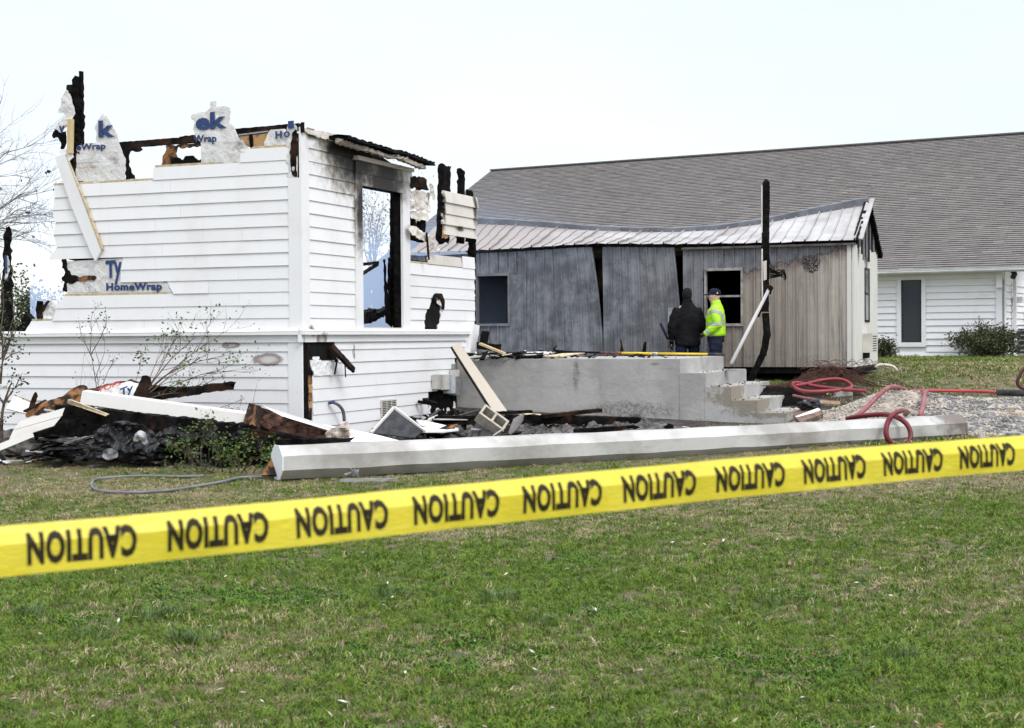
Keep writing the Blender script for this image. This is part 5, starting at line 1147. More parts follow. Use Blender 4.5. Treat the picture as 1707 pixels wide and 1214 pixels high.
ico = bmesh.new(); bmesh.ops.create_icosphere(ico, subdivisions=1, radius=1); iv = [v.co.copy() for v in ico.verts]; ico.verts.index_update(); ifc = [[v.index for v in f.verts] for f in ico.faces]; ico.free()
rr = random.Random(6); mb = MB()
for i in range(15000):
    x = rr.uniform(gx0 + .2, gx1); y = rr.uniform(gy0 + .2, 24.6); h = Hm(x, y)
    if h < .0 and rr.random() > .08: continue
    pxx = proj((x, y, .5))[0]; g2 = noise.noise(Vector((x * 1.1, y * 1.3, 7)))
    grey = (pxx > 1530 and g2 > -.25); s = rr.uniform(.007, .020) * (1.0 if not grey else 1.35) * (1.7 if rr.random() < .04 else 1)
    mb.cur = (1 if rr.random() < .8 else 0) if grey else (2 if (pxx > 1640 and rr.random() < .5) else (0 if rr.random() < .72 else 1))
    z = G(x, y) + h + s * .3; rt = Matrix.Rotation(rr.uniform(0, 6), 3, 'Z') @ Matrix.Rotation(rr.uniform(0, 6), 3, 'X'); sc = Vector((s * rr.uniform(.8, 1.6), s, s * rr.uniform(.5, .9)))
    mb.add([Vector((x, y, z)) + rt @ Vector((v.x * sc.x * rr.uniform(.8, 1.2), v.y * sc.y, v.z * sc.z)) for v in iv], ifc)
o = mb.build('gravel_stones', None, mats=[stone_a, stone_b, stone_c]); tag(o, 'loose pale and grey stones covering the gravel mound', 'gravel', kind='stuff')
rock_m = simple('grey_clod', (.30, .29, .28), (.17, .17, .17), 5, .95, .6, 30, bdist=.02, space='w')
for i, (px, py, D, s, lb) in enumerate([(1612, 687, 22.2, .10, 'grey clod at the right end of the column'), (1592, 668, 22.9, .08, 'dark clod on the gravel slope above the column end'), (1690, 712, 21.6, .10, 'grey rock at the right edge of the gravel'), (1640, 722, 21.3, .07, 'small grey rock below the grey gravel patch')]):
    q = P(px, py, D); V = [Vector((q.x, q.y, G(q.x, q.y) + max(Hm(q.x, q.y), 0) + s * .2)) + Vector((v.x * s * 1.5, v.y * s, v.z * s * .7)) * (1 + .4 * noise.noise(v * 2 + Vector((i, 0, 0)))) for v in iv]
    o = mesh('rock', V, ifc, rock_m); tag(o, lb, 'rock')
# plank and sack on the last step
pboard('weathered_plank', [(1322, 692, 22.8), (1322, 686, 23.2), (1363, 676, 23.3), (1368, 681, 23.0), (1372, 690, 22.7), (1334, 704, 22.3)], .07, simple('weathered_brown_board', (.20, .13, .09), (.09, .06, .05), 9, .9, .4), 'weathered brown plank with white edge lying beside the last step', 'plank')
pboard('plank_white_edge', [(1324, 695, 22.72), (1364, 680, 22.95), (1368, 683, 22.9), (1328, 699, 22.65)], .03, white, 'white painted edge lying on the weathered brown plank', 'board')
q = P(1352, 675, 23.15); V = [q + Vector((v.x * .16, v.y * .13, v.z * .085)) * (1 + .5 * noise.noise(v * 2.2)) for v in [x_.co.copy() for x_ in ([] or [])]] if False else None
sb = bmesh.new(); bmesh.ops.create_icosphere(sb, subdivisions=4, radius=1); sb.verts.index_update()
V = [q + Vector((v.co.x * .17, v.co.y * .14, v.co.z * .085)) * (1 + .45 * noise.noise(v.co * 1.7) + .22 * abs(noise.noise(v.co * 4.5))) for v in sb.verts]; Fc = [[v.index for v in f.verts] for f in sb.faces]; sb.free()
tag(mesh('black_sack', V, Fc, black_sheet), 'small crumpled black sack on the lowest step', 'sack')
# ================================================================ hoses
def gp(px, py, up=.03): 
    q = GP(px, py); h = max(0, Hm(q.x, q.y)) if q.x > gx0 else 0; return Vector((q.x, q.y, q.z + h + up))
def hp(px, py, D, up=0): return P(px, py, D)
tube('red_hose', [hp(1500, 746, 20.9), hp(1484, 738, 20.8), hp(1477, 722, 20.8), hp(1480, 704, 20.85), hp(1490, 690, 20.9), hp(1503, 685, 21.1), hp(1512, 687, 21.5), hp(1509, 691, 22.0)], .037, red_rubber, None, 'thick red hose loop hanging over the column front', 'hose')
tube('red_hose', [hp(1412, 698, 21.9), hp(1440, 693, 21.6), hp(1475, 691, 21.3), hp(1496, 696, 21.1), hp(1512, 708, 21.0), hp(1518, 724, 20.95), hp(1514, 738, 20.9), hp(1500, 746, 20.9)], .037, red_rubber, None, 'red hose lying along the column top and dropping beside the loop', 'hose')
tube('red_hose', [hp(1420, 698, 22.0), hp(1432, 690, 22.2), hp(1450, 674, 22.6), hp(1468, 656, 23.0), hp(1480, 647, 23.3), hp(1492, 645, 23.7), hp(1510, 650, 24.6)], .037, pink_rubber, None, 'dusty pink red hose climbing over the top of the gravel mound', 'hose')
tube('red_hose', [hp(1533, 694, 21.8), hp(1537, 684, 22.3), hp(1540, 668, 22.9), hp(1542, 655, 23.5), hp(1545, 652, 24.2)], .037, pink_rubber, None, 'short dusty hose length running down the right of the mound', 'hose')
tube('red_hose', [hp(1515, 652, 24.8), hp(1560, 651.5, 24.9), hp(1600, 652, 24.9), hp(1640, 653, 24.8), hp(1665, 655, 24.7)], .025, simple('bright_red_hose', (.40, .035, .05), (.32, .025, .035), 4, .45, .1), None, 'straight bright red hose leading to the black sleeve at the right', 'hose')
tube('black_sleeve', [hp(1662, 654.5, 24.7), hp(1685, 655, 24.6), hp(1730, 656, 24.5)], .055, black_paint, None, 'black ribbed sleeve on the hose at the right edge', 'sleeve')
tube('dark_hose_loop', [hp(1712, 650, 24.2), hp(1700, 645, 24.2), hp(1696, 638, 24.2), hp(1699, 628, 24.2), hp(1712, 612, 24.2), hp(1740, 625, 24.2)], .03, simple('maroon_hose', (.08, .02, .02), (.05, .015, .015), 4, .4, 0), None, 'dark maroon hose loop standing up at the right edge', 'hose')
tube('red_hose', [hp(1444, 652, 24.6), hp(1428, 651, 24.7), hp(1400, 649, 24.9), hp(1360, 644, 25.3), hp(1330, 638, 25.6), hp(1321, 641, 25.4), hp(1328, 648, 25.0), hp(1345, 653, 24.8), hp(1380, 652, 24.8), hp(1418, 647, 25.0), hp(1413, 637, 25.5), hp(1396, 632, 25.6), hp(1370, 634, 25.6), hp(1340, 641, 25.4), hp(1326, 643, 25.3)], .030, simple('rose_red_hose', (.26, .03, .04), (.19, .02, .028), 5, .45, .1), None, 'coiled rose red hose on the ground right of the steps', 'hose')
tube('red_hose', [hp(1322, 659, 24.5), hp(1345, 664, 24.2), hp(1372, 668, 24.0), hp(1400, 671, 23.8)], .02, pink_rubber, None, 'thin dusty hose end beside the lowest step', 'hose')
tube('grey_hose', [gp(500, 800), gp(440, 800), gp(400, 801), gp(370, 808), gp(330, 815), gp(285, 822), gp(230, 826), gp(180, 825), gp(158, 820), gp(153, 812), gp(160, 804), gp(190, 800), gp(240, 798), gp(300, 799), gp(340, 798)], .017, grey_rubber, None, 'thin grey garden hose looping on the grass left of the column', 'hose')
# rusty wire heap
rr = random.Random(9); mb = MB()
for i in range(85):
    t0_ = rr.uniform(-.1, 1); cx = 1322 + 120 * t0_; D = rr.uniform(25.6, 26.8); k_ = rr.randint(4, 7); pts_ = []
    for j in range(k_):
        px = cx + (j - k_ / 2) * rr.uniform(8, 22); env = max(.1, 1 - abs((px - 1382) / 75) ** 2.2); py = 645 - env * rr.uniform(3, 38) + 2 * rr.random(); pts_.append(P(px, py, D))
    V, Fc = tubev(smoothpath(pts_, 3), .0045, 3); mb.add(V, Fc)
o = mb.build('rusty_wire_heap', rust); tag(o, 'tangled heap of rusty wire mesh in front of the trailer corner', 'wire', kind='stuff')
mb = MB()
for i in range(26):
    V, Fc = tubev(smoothpath([P(1330 + 5 * i, 614 + 2 * math.sin(i), 26.3), P(1345 + 5 * i, 603 + 4 * math.sin(i * 2), 26.5), P(1362 + 4.5 * i, 606 + 5 * math.sin(i * 1.3), 26.6)], 4), .005, 3); mb.add(V, Fc)
for i in range(5):
    V, Fc = tubev(smoothpath([P(1420, 614 + 5 * i, 26.0), P(1470, 628 + 4 * i, 25.8), P(1500 + 5 * i, 636 + 2 * i, 25.6)], 4), .006, 3); mb.add(V, Fc)
o = mb.build('wire_mesh_edge', rust); tag(o, 'loose wire mesh edge curling above the rusty heap', 'wire', kind='stuff')
heap('dark_debris', 1240, 1350, 640, 660, 25.9, .7, char, 61, 'black burnt debris on the ground beyond the steps', 'debris', amp=.12, res=40, kind='stuff')
heap('dark_debris', 1320, 1435, 634, 646, 26.6, .5, simple('rusty_litter', (.05, .035, .028), (.03, .024, .02), 9, .9, .4, space='w'), 62, 'rust brown litter under the wire heap', 'debris', amp=.1, res=40, kind='stuff')
pbeam('short_block', (1392, 657, 24.9), (1420, 655, 24.9), .12, .09, conc, 'short pale block lying between hose coil and gravel', 'block'); pbeam('grey_timber', (1340, 669, 23.9), (1400, 672, 23.7), .06, .04, tan_edge, 'thin grey timber beside the thin hose end', 'timber', rough=.005)
pboard('metal_tray', [(1494, 617, 31), (1502, 612, 32), (1519, 612, 32), (1509, 617.5, 31)], .03, grey_metal, 'thin metal tray lying on the far grass', 'metal sheet')
tube('bent_pipe_scrap', [P(1458, 612, 30), P(1466, 608.5, 30), P(1480, 609, 30), P(1490, 612, 30), P(1495, 618, 30)], .03, offwhite, None, 'bent pale pipe scrap on the grass by the trailer corner', 'pipe')
# ================================================================ vegetation
bark = simple('grey_bark', (.34, .33, .34), (.24, .23, .235), 14, .9, .3, space='w')
twig = simple('brown_twig', (.12, .085, .06), (.07, .05, .035), 14, .9, 0, space='w')
def leafmat(name, c1, c2):
    b = NB(name); v = b.wpos(); c = b.mix(b.mr(b.noise(v, 9, 3), .35, .65), c1, c2); b.col(c); b.rough(.6); b.b.inputs['Specular IOR Level'].default_value = .22
    return b.m
leaf_fresh = leafmat('fresh_green_leaf', (.095, .155, .028), (.045, .085, .016)); leaf_dark = leafmat('dark_green_leaf', (.045, .085, .03), (.022, .045, .018))
leaf_olive = leafmat('olive_leaf', (.075, .085, .035), (.035, .05, .02)); leaf_brown = leafmat('dry_brown_leaf', (.12, .07, .04), (.07, .045, .03))
def leaf(mb, p, L, rr, droop=0):
    d = Vector((rr.gauss(0, 1), rr.gauss(0, 1), rr.gauss(.15 - droop, .7))).normalized(); s = d.cross(Vector((rr.gauss(0, 1), rr.gauss(0, 1), rr.gauss(0, 1)))).normalized() * L * .3
    n = d.cross(s).normalized() * L * .06
    mb.add([p, p + d * L * .45 + s + n, p + d * L, p + d * L * .45 - s + n], [(0, 1, 2), (0, 2, 3)])
def twigs(mb, pts, r): V, Fc = tubev(smoothpath(pts, 4), [r * (1 - .75 * i / (4 * (len(pts) - 1))) for i in range(4 * (len(pts) - 1) + 1)], 5); mb.add(V, Fc)
def grow(mb, tips, p, d, L, r, depth, rr, spread=.6, up=.1, kids=3):
    pts = [p]; q = p.copy(); dd = d.normalized()
    for i in range(4):
        dd = (dd + Vector((rr.gauss(0, .16), rr.gauss(0, .16), rr.gauss(up * .3, .12)))).normalized(); q = q + dd * L / 4; pts.append(q.copy())
    twigs(mb, pts, r)
    if depth == 0: tips += [(pts[-1], dd), (pts[2], dd)]; return
    for k in range(kids):
        t = rr.uniform(.35, 1) if k else 1; i = min(3, int(t * 4)); b = pts[i].lerp(pts[i + 1], t * 4 - i) if i < 4 and t < 1 else pts[-1]
        nd = (dd + Vector((rr.gauss(0, spread), rr.gauss(0, spread), rr.gauss(up, spread * .7)))).normalized()
        grow(mb, tips, b, nd, L * rr.uniform(.55, .8), r * .58, depth - 1, rr, spread, up, kids)
def plant(name, base, label, cat, branches, leafm, nleaf, Lf, seed, r0=.012, depth=2, kids=3, spread=.5, jitter=.12, up=.15, barkm=None, clump=True):
    root = empty(name, base, 0, label, cat); rr = random.Random(seed); mb = MB(); tips = []
    for (p, q_, sc) in branches:
        p = Vector(p); q_ = Vector(q_); mid = p.lerp(q_, .5) + Vector((rr.gauss(0, .06), rr.gauss(0, .06), rr.gauss(.04, .05))) * (q_ - p).length
        twigs(mb, [p, mid, q_], r0 * sc); tips += [(q_, (q_ - mid).normalized()), (mid, (q_ - mid).normalized())]
        for k in range(kids):
            t = rr.uniform(.3, 1); b = p.lerp(mid, t * 2) if t < .5 else mid.lerp(q_, t * 2 - 1)
            if depth > 0: grow(mb, tips, b, ((q_ - p).normalized() + Vector((rr.gauss(0, spread), rr.gauss(0, spread), rr.gauss(up, spread)))).normalized(), (q_ - p).length * rr.uniform(.2, .45), r0 * sc * .5, depth - 1, rr, spread, up)
    mb.build('branches', barkm or twig, root)
    if nleaf:
        lm = MB()
        for i in range(nleaf):
            t = tips[rr.randrange(len(tips))][0]; leaf(lm, t + Vector((rr.gauss(0, jitter), rr.gauss(0, jitter), rr.gauss(0, jitter))), Lf * rr.uniform(.6, 1.3), rr)
        o = lm.build('leaves', leafm, root); o['kind'] = 'stuff'
    return root
def gnd(px, D): q = P(px, 600, D); return Vector((q.x, q.y, G(q.x, q.y)))
D1 = 20.4
plant('sapling', gnd(160, D1), 'thin leafless sapling standing against the white wall', 'sapling', [(gnd(166, D1), P(152, 590, D1), 1.2), (P(156, 602, D1), P(133, 552, D1), .8), (P(152, 590, D1), P(178, 538, D1), .7), (P(150, 590, D1), P(152, 532, D1), .7), (gnd(140, D1), P(142, 580, D1), .4), (P(172, 640, D1), P(190, 602, D1), .5)], leaf_dark, 90, .035, 3, .010, 2, 3, .5, .03)
plant('twiggy_shrub', gnd(225, 19.9), 'leaning twiggy shrub with sparse green leaves above the debris', 'shrub',
      [(P(232, 665, 19.9), P(375, 592, 20.2), 1.0), (P(232, 665, 19.9), P(352, 566, 20.3), 1.0), (P(236, 662, 19.9), P(328, 560, 20.4), 1.0), (P(236, 660, 20), P(296, 552, 20.4), .8), (P(240, 660, 20), P(283, 568, 20.4), .6), (P(240, 668, 19.9), P(372, 615, 20), .8), (P(236, 668, 19.8), P(340, 640, 19.8), .8), (P(240, 668, 19.8), P(300, 655, 19.6), .8), (P(218, 650, 20.1), P(234, 604, 20.4), .5), (P(238, 665, 19.8), P(330, 600, 20.1), .9)], leaf_fresh, 480, .045, 5, .011, 2, 4, .4, .05)
plant('twiggy_sprig', gnd(400, 19.6), 'single arching sprig by the wall right of the fascia board', 'shrub', [(P(350, 686, 19.6), P(400, 668, 19.7), .8), (P(375, 680, 19.6), P(402, 684, 19.6), .5), (P(402, 668, 19.7), P(398, 700, 19.7), .3)], leaf_fresh, 30, .04, 6, .008, 1, 3, .5, .03)
plant('wire_stem', P(421, 676, 19.3), 'single thin curved stem rising from the burnt box', 'stem', [(P(421, 676, 19.3), P(430, 635, 19.3), .45), (P(430, 635, 19.3), P(436, 633, 19.3), .35)], None, 0, 0, 7, .008, 0, 0)
br = [(gnd(rx, 17.8), P(rx + dx, y + 14, 17.5 + .2 * (i % 3)), .8) for i, (rx, dx, y) in enumerate([(330, -45, 728), (330, -20, 718), (335, 5, 705), (335, 18, 715), (350, -30, 745), (350, 10, 735), (370, 0, 728), (380, 25, 722), (395, 0, 742), (400, 40, 745), (420, 25, 735), (430, 25, 752), (360, -70, 758), (410, -20, 758)])]
plant('leafy_bush', gnd(365, 17.8), 'low bush with fresh green leaves in front of the melted plastic', 'bush', br, leaf_fresh, 900, .042, 8, .010, 2, 4, .55, .06)
plant('leafy_shrub', gnd(2, 19.8), 'tall dark leafed shrub at the left edge beside the burnt post', 'shrub', [(gnd(0, 19.8), P(18, 640, 19.8), 2.4), (P(0, 640, 19.8), P(6, 590, 19.8), 1.6), (P(6, 595, 19.8), P(22, 545, 19.8), 1.4), (P(4, 600, 19.8), P(0, 540, 19.8), 1.2), (P(8, 600, 19.8), P(35, 585, 19.8), .7), (P(12, 560, 19.8), P(25, 505, 19.8), .7), (P(0, 560, 19.8), P(2, 470, 19.9), .8), (P(14, 648, 19.8), P(20, 638, 19.8), 1)], leaf_dark, 430, .05, 9, .014, 2, 4, .5, .09)
rb = random.Random(12); br = []
cb = gnd(1648, 40.2)
for i in range(70):
    an = rb.uniform(0, 2 * math.pi); el = rb.uniform(.15, 1.45); ln = 1.0 + .25 * rb.random(); br.append((cb + Vector((rb.gauss(0, .08), rb.gauss(0, .08), 0)), cb + Vector((math.cos(an) * math.cos(el) * .70 * ln - .05, math.sin(an) * math.cos(el) * .6 * ln, .06 + math.sin(el) * .50 * ln)), 1))
plant('round_bush', cb, 'rounded dark evergreen bush at the corner of the white building', 'bush', br, leaf_olive, 8000, .062, 10, .010, 2, 4, .35, .06)
cb = gnd(1472, 39.5); br = [(cb, cb + Vector((rb.uniform(-.3, .3), rb.uniform(-.3, .3), rb.uniform(.2, .42))), 1) for i in range(16)]
plant('small_bush', cb, 'small green bush half hidden behind the trailer end', 'bush', br, leaf_olive, 1300, .07, 11, .01, 1, 4, .5, .08)
# bare trees
def tree(name, base, top_list, label, r0, seed, leafm=None, nl=0, Lf=.1, depth=3, kids=4, jit=.25):
    root = empty(name, base, 0, label, 'tree'); rr = random.Random(seed); mb = MB(); tips = []; tb = MB()
    base = Vector(base); fork = top_list[0]; twigs(tb, [base - Vector((0, 0, .3)), base.lerp(fork, .5) + Vector((.1, 0, 0)), fork], r0); tb.V = tb.V; tb.build('trunk', bark, root)
    for q_ in top_list[1:]:
        mid = fork.lerp(q_, .5) + Vector((rr.gauss(0, .3), rr.gauss(0, .3), rr.gauss(.3, .2))); twigs(mb, [fork, mid, q_], r0 * .4)
        for k in range(kids + 2):
            t = rr.uniform(.3, 1); b = mid.lerp(q_, (t - .3) / .7) if t > .5 else fork.lerp(mid, t * 2)
            grow(mb, tips, b, ((q_ - fork).normalized() + Vector((rr.gauss(0, .5), rr.gauss(0, .5), rr.gauss(0, .4)))).normalized(), (q_ - fork).length * rr.uniform(.22, .42), r0 * .13, depth - 1, rr, .45, .0, kids)
    mb.build('crown', bark, root)
    if nl:
        lm = MB()
        for i in range(nl): t = tips[rr.randrange(len(tips))][0]; leaf(lm, t + Vector((rr.gauss(0, jit), rr.gauss(0, jit), rr.gauss(0, jit))), Lf * rr.uniform(.6, 1.3), rr)
        o = lm.build('leaves', leafm, root); o['kind'] = 'stuff'
DT = 34.0
tree('bare_tree', gnd(-190, DT), [P(-150, 430, DT), P(15, 250, DT), P(42, 320, DT), P(28, 350, DT), P(50, 372, DT), P(-10, 290, DT), P(-40, 260, DT), P(10, 400, DT), P(30, 385, DT), P(-120, 260, DT), P(-260, 250, DT), P(-300, 300, DT)], 'bare grey tree reaching in from the left edge behind the house', .11, 4, leaf_dark, 40, .12, 3, 4, .1)
tree('bare_tree', gnd(622, 66), [P(624, 470, 66), P(612, 345, 66), P(626, 335, 66), P(640, 345, 66), P(606, 380, 66), P(650, 372, 66), P(634, 392, 66), P(655, 398, 66), P(618, 405, 66), P(600, 420, 66)], 'bare tree with a few dry leaves seen through the burnt window opening', .10, 6, leaf_brown, 650, .12, 3, 3, .12)
for i, (px, D, s) in enumerate([(612, 72, 2.6), (560, 80, 3.0), (40, 90, 3.2), (-60, 85, 3.5), (110, 95, 3.0)]):
    cb = gnd(px, D); rb = random.Random(i); br = []
    for k in range(26):
        an = rb.uniform(0, 6.28); el = rb.uniform(.2, 1.5); br.append((cb, cb + Vector((math.cos(an) * math.cos(el), math.sin(an) * math.cos(el), math.sin(el))) * s * rb.uniform(.8, 1.1), 3))
    lbs = ['pale far bush low behind the window opening', 'far bush hidden behind the house wall', 'far grey green bush in the smoke at the left edge', 'leftmost far bush beyond the left edge', 'far bush behind the left house wall']
    plant('far_bush', cb, lbs[i], 'bush', br, leaf_olive, 2600, .22, 20 + i, .012, 1, 3, .5, .3)
# ================================================================ people
def loft(mb, rings, n=16):
    """rings: (cx, cy, cz, rx, ry [, tilt]) elliptical sections stacked along a limb or torso"""
    V = []; C_ = [Vector(r[:3]) for r in rings]
    for i, r in enumerate(rings):
        t = (C_[min(i + 1, len(C_) - 1)] - C_[max(i - 1, 0)]).normalized()
        a = Vector((1, 0, 0)) - t * t.x
        if a.length < .2: a = Vector((0, 1, 0)) - t * t.y
        a.normalize(); b = t.cross(a).normalized()
        for k in range(n): an = 2 * math.pi * k / n; V.append(C_[i] + a * math.cos(an) * r[3] + b * math.sin(an) * r[4])
    Fc = [[i * n + k, i * n + (k + 1) % n, (i + 1) * n + (k + 1) % n, (i + 1) * n + k] for i in range(len(rings) - 1) for k in range(n)]
    Fc += [list(range(n))[::-1], [(len(rings) - 1) * n + k for k in range(n)]]; mb.add(V, Fc)
def fuse(mb, voxel=.014, smooth=3, fold=0.0, fs=9):
    me = bpy.data.meshes.new('t'); me.from_pydata([tuple(v) for v in mb.V], [], mb.F); me.update()
    bm = bmesh.new(); bm.from_mesh(me); bmesh.ops.recalc_face_normals(bm, faces=bm.faces); bm.to_mesh(me); bm.free()
    ob = bpy.data.objects.new('t', me); C.objects.link(ob); m = ob.modifiers.new('r', 'REMESH'); m.mode = 'VOXEL'; m.voxel_size = voxel
    s = ob.modifiers.new('s', 'SMOOTH'); s.iterations = smooth; s.factor = .6
    dg = bpy.context.evaluated_depsgraph_get(); dg.update(); m2 = bpy.data.meshes.new_from_object(ob.evaluated_get(dg))
    V = [v.co.copy() for v in m2.vertices]; N = [v.normal.copy() for v in m2.vertices]; Fc = [list(p.vertices) for p in m2.polygons]
    bpy.data.objects.remove(ob); bpy.data.meshes.remove(m2); bpy.data.meshes.remove(me)
    if fold:
        for i, v in enumerate(V):
            d = noise.noise(Vector((v.x * fs, v.y * fs, v.z * fs * 2.2))) + .5 * noise.noise(Vector((v.x * fs * 2, v.y * fs * 2, v.z * fs * 4 + 3))); V[i] = v + N[i] * d * fold
    return V, Fc
def put(name, VF, Mx, mat, parent, smooth=True):
    V, Fc = VF; return mesh(name, [Mx @ v for v in V], Fc, mat, parent, smooth)
def hand(mb, w, d, palm_n, s=1.0, curl=.5):
    """palm plus five unequal bent fingers, from the wrist w along direction d"""
    w = Vector(w); d = Vector(d).normalized(); pn = Vector(palm_n).normalized(); sd = d.cross(pn).normalized()
    loft(mb, [(*(w - d * .02), .028 * s, .022 * s), (*(w + d * .03), .040 * s, .018 * s), (*(w + d * .085 * s), .042 * s, .016 * s)], 8)
    for k, (o, L) in enumerate(((-.032, .062), (-.011, .075), (.011, .07), (.031, .055))):
        a = w + d * .075 * s + sd * o * s; b = a + (d * .75 + pn * .25 * curl) * L * .55 * s; c = b + (d * (1 - curl) + pn * curl * 1.2) * L * .5 * s
        loft(mb, [(*a, .0105 * s, .0105 * s), (*b, .0095 * s, .0095 * s), (*c, .0075 * s, .0075 * s)], 6)
    a = w + d * .025 * s - sd * .035 * s; b = a + (d * .6 - sd * .6 + pn * .3) * .035 * s; c = b + (d * .8 + pn * .5) * .03 * s
    loft(mb, [(*a, .013 * s, .013 * s), (*b, .011 * s, .011 * s), (*c, .008 * s, .008 * s)], 6)
def head(mb, x, y, z, yaw=0):
    c, s = math.cos(yaw), math.sin(yaw)
    def T(a, b): return (x + a * c - b * s, y + a * s + b * c)
    for (dz, rx, ry, fy) in (): pass
    rings = [(-.115, .050, .058, .0), (-.09, .058, .075, .012), (-.05, .068, .088, .012), (0, .076, .098, .004), (.04, .078, .100, -.002), (.08, .066, .086, -.006), (.105, .042, .055, -.008), (.118, .012, .018, -.008)]
    V = []; n = 18
    for (dz, rx, ry, fy) in rings:
        for k in range(n): an = 2 * math.pi * k / n; q = T(rx * math.cos(an), fy + ry * math.sin(an)); V.append(Vector((q[0], q[1], z + dz)))
    Fc = [[i * n + k, i * n + (k + 1) % n, (i + 1) * n + (k + 1) % n, (i + 1) * n + k] for i in range(len(rings) - 1) for k in range(n)] + [list(range(n))[::-1], [(len(rings) - 1) * n + k for k in range(n)]]
    mb.add(V, Fc)
    q = T(0, .108); loft(mb, [(q[0], q[1] - .01, z + .005, .010, .010), (q[0], q[1], z - .02, .016, .014), (*T(0, .1), z - .035, .014, .01)], 8)      # nose
    for sx in (-1, 1):
        q = T(sx * .080, -.008); loft(mb, [(q[0], q[1], z - .035, .006, .012), (q[0], q[1], z - .005, .010, .020), (q[0], q[1], z + .025, .008, .014)], 8)   # ears
    q = T(0, .098); loft(mb, [(*T(-.024, .093), z - .062, .006, .006), (*T(0, .102), z - .062, .008, .008), (*T(.024, .093), z - .062, .006, .006)], 6)   # lips
skin = simple('skin', (.50, .30, .22), (.45, .26, .19), 8, .5, 0)
def fabric(name, c1, c2, r=.85): return simple(name, c1, c2, 4, r, .25, 90, space='w', bdist=.003)
navy = fabric('navy_trousers_cloth', (.012, .015, .032), (.02, .024, .045)); blackf = fabric('black_fleece', (.006, .006, .007), (.012, .012, .014)); knit = fabric('black_knit', (.008, .008, .009), (.016, .016, .017))
hivis = fabric('hi_vis_yellow_green', (.38, .72, .015), (.32, .64, .015), .6); refl = simple('silver_reflective_tape', (.40, .40, .43), (.32, .32, .35), 9, .35, 0); cloth_tan = fabric('tan_neck_gaiter', (.46, .35, .23), (.36, .27, .17)); boots = fabric('dark_boot', (.015, .013, .012), (.03, .026, .022))
def human(pos, rz, armL, armR, stout=1.0, legs=.12, yaw=0):
    mb = MB(); s = stout
    loft(mb, [(0, 0, .84, .16 * s, .11 * s), (0, 0, .95, .175 * s, .125 * s), (0, .01, 1.08, .15 * s, .12 * s), (0, .01, 1.25, .165 * s, .125 * s), (0, 0, 1.38, .18 * s, .115 * s), (0, -.01, 1.46, .14 * s, .085 * s), (0, -.005, 1.51, .065, .065), (0, .01, 1.58, .056, .06), (0, .012, 1.62, .055, .06)])
    head(mb, 0, .02, 1.665, yaw)
    for sx, arm in ((-1, armL), (1, armR)):
        sh, el, wr = [Vector(v) for v in arm]; mid = sh.lerp(el, .5); m2 = el.lerp(wr, .4)
        loft(mb, [(*(sh + Vector((-sx * .05, 0, .0))), .06, .06), (*sh, .062 * s, .062 * s), (*mid, .052 * s, .052 * s), (*el, .043, .043), (*m2, .042, .042), (*wr, .028, .026)], 12)
        dd = (wr - el).normalized(); hand(mb, wr, dd, Vector((-sx, 0, -.2)) if abs(dd.z) > .6 else Vector((0, 0, -1)))
        loft(mb, [(sx * .09, 0, .92, .09 * s, .1 * s), (sx * legs, .0, .70, .08 * s, .085 * s), (sx * legs, .01, .50, .058, .062), (sx * legs, -.01, .34, .055, .06), (sx * legs, -.01, .10, .036, .04), (sx * legs, 0, .04, .04, .045)], 12)
        loft(mb, [(sx * legs, -.06, .04, .036, .035), (sx * legs, .06, .04, .042, .032), (sx * legs, .16, .03, .042, .022)], 10)
    return mb
def person(pos, rz, label, armL, armR, stout, jacket_lo, jm, jw, yaw):
    root = empty('person', pos, rz, label, 'person'); Mx = WM[root.name]
    put('body', fuse(human(pos, rz, armL, armR, stout, yaw=yaw), .011, 2), Mx, skin, root)
    mb = MB(); s = stout * jw
    loft(mb, [(0, -.005, jacket_lo, .205 * s, .155 * s), (0, -.005, jacket_lo + .04, .215 * s, .165 * s), (0, 0, 1.10, .205 * s, .16 * s), (0, .0, 1.28, .215 * s, .158 * s), (0, -.01, 1.39, .175 * s, .135 * s), (0, -.02, 1.46, .125 * s, .105 * s), (0, -.01, 1.52, .095, .09), (0, 0, 1.575, .088, .088)], 22)
    for sx, arm in ((-1, armL), (1, armR)):
        sh, el, wr = [Vector(v) for v in arm]; mid = sh.lerp(el, .5); m2 = el.lerp(wr, .45); we = el.lerp(wr, .93)
        loft(mb, [(*(sh + Vector((-sx * .10, 0, .01))), .08, .08), (*(sh + Vector((0, 0, .0))), .092 * s, .09 * s), (*mid, .088 * s, .086 * s), (*el, .078 * s, .078 * s), (*m2, .070 * s, .07 * s), (*we, .056, .056)], 14)
    J = fuse(mb, .013, 3, .013 if stout < 1.1 else .008, 8); put('jacket', J, Mx, jm, root)
    tb = MB(); hp_ = .195 * stout
    loft(tb, [(0, 0, jacket_lo + .06, .18 * stout, .135 * stout), (0, 0, .9, .19 * stout, .145 * stout), (0, 0, .82, .19 * stout, .14 * stout)])
    for sx in (-1, 1): loft(tb, [(sx * .095, 0, .9, .10 * stout, .12 * stout), (sx * .12, 0, .68, .098 * stout, .105 * stout), (sx * .12, .01, .48, .082, .09), (sx * .12, -.01, .3, .075, .085), (sx * .12, 0, .08, .072, .085)], 14)
    put('trousers', fuse(tb, .014, 3, .012, 7), Mx, navy, root)
    for sx in (-1, 1):
        bb = MB(); loft(bb, [(sx * .12, -.01, .16, .062, .068), (sx * .12, -.01, .08, .058, .068), (sx * .12, 0, .05, .056, .09)], 12); loft(bb, [(sx * .12, -.085, .04, .045, .04), (sx * .12, .04, .045, .056, .045), (sx * .12, .19, .03, .05, .028)], 12); put('boot', fuse(bb, .012, 2), Mx, boots, root)
    return root, Mx, J, yaw
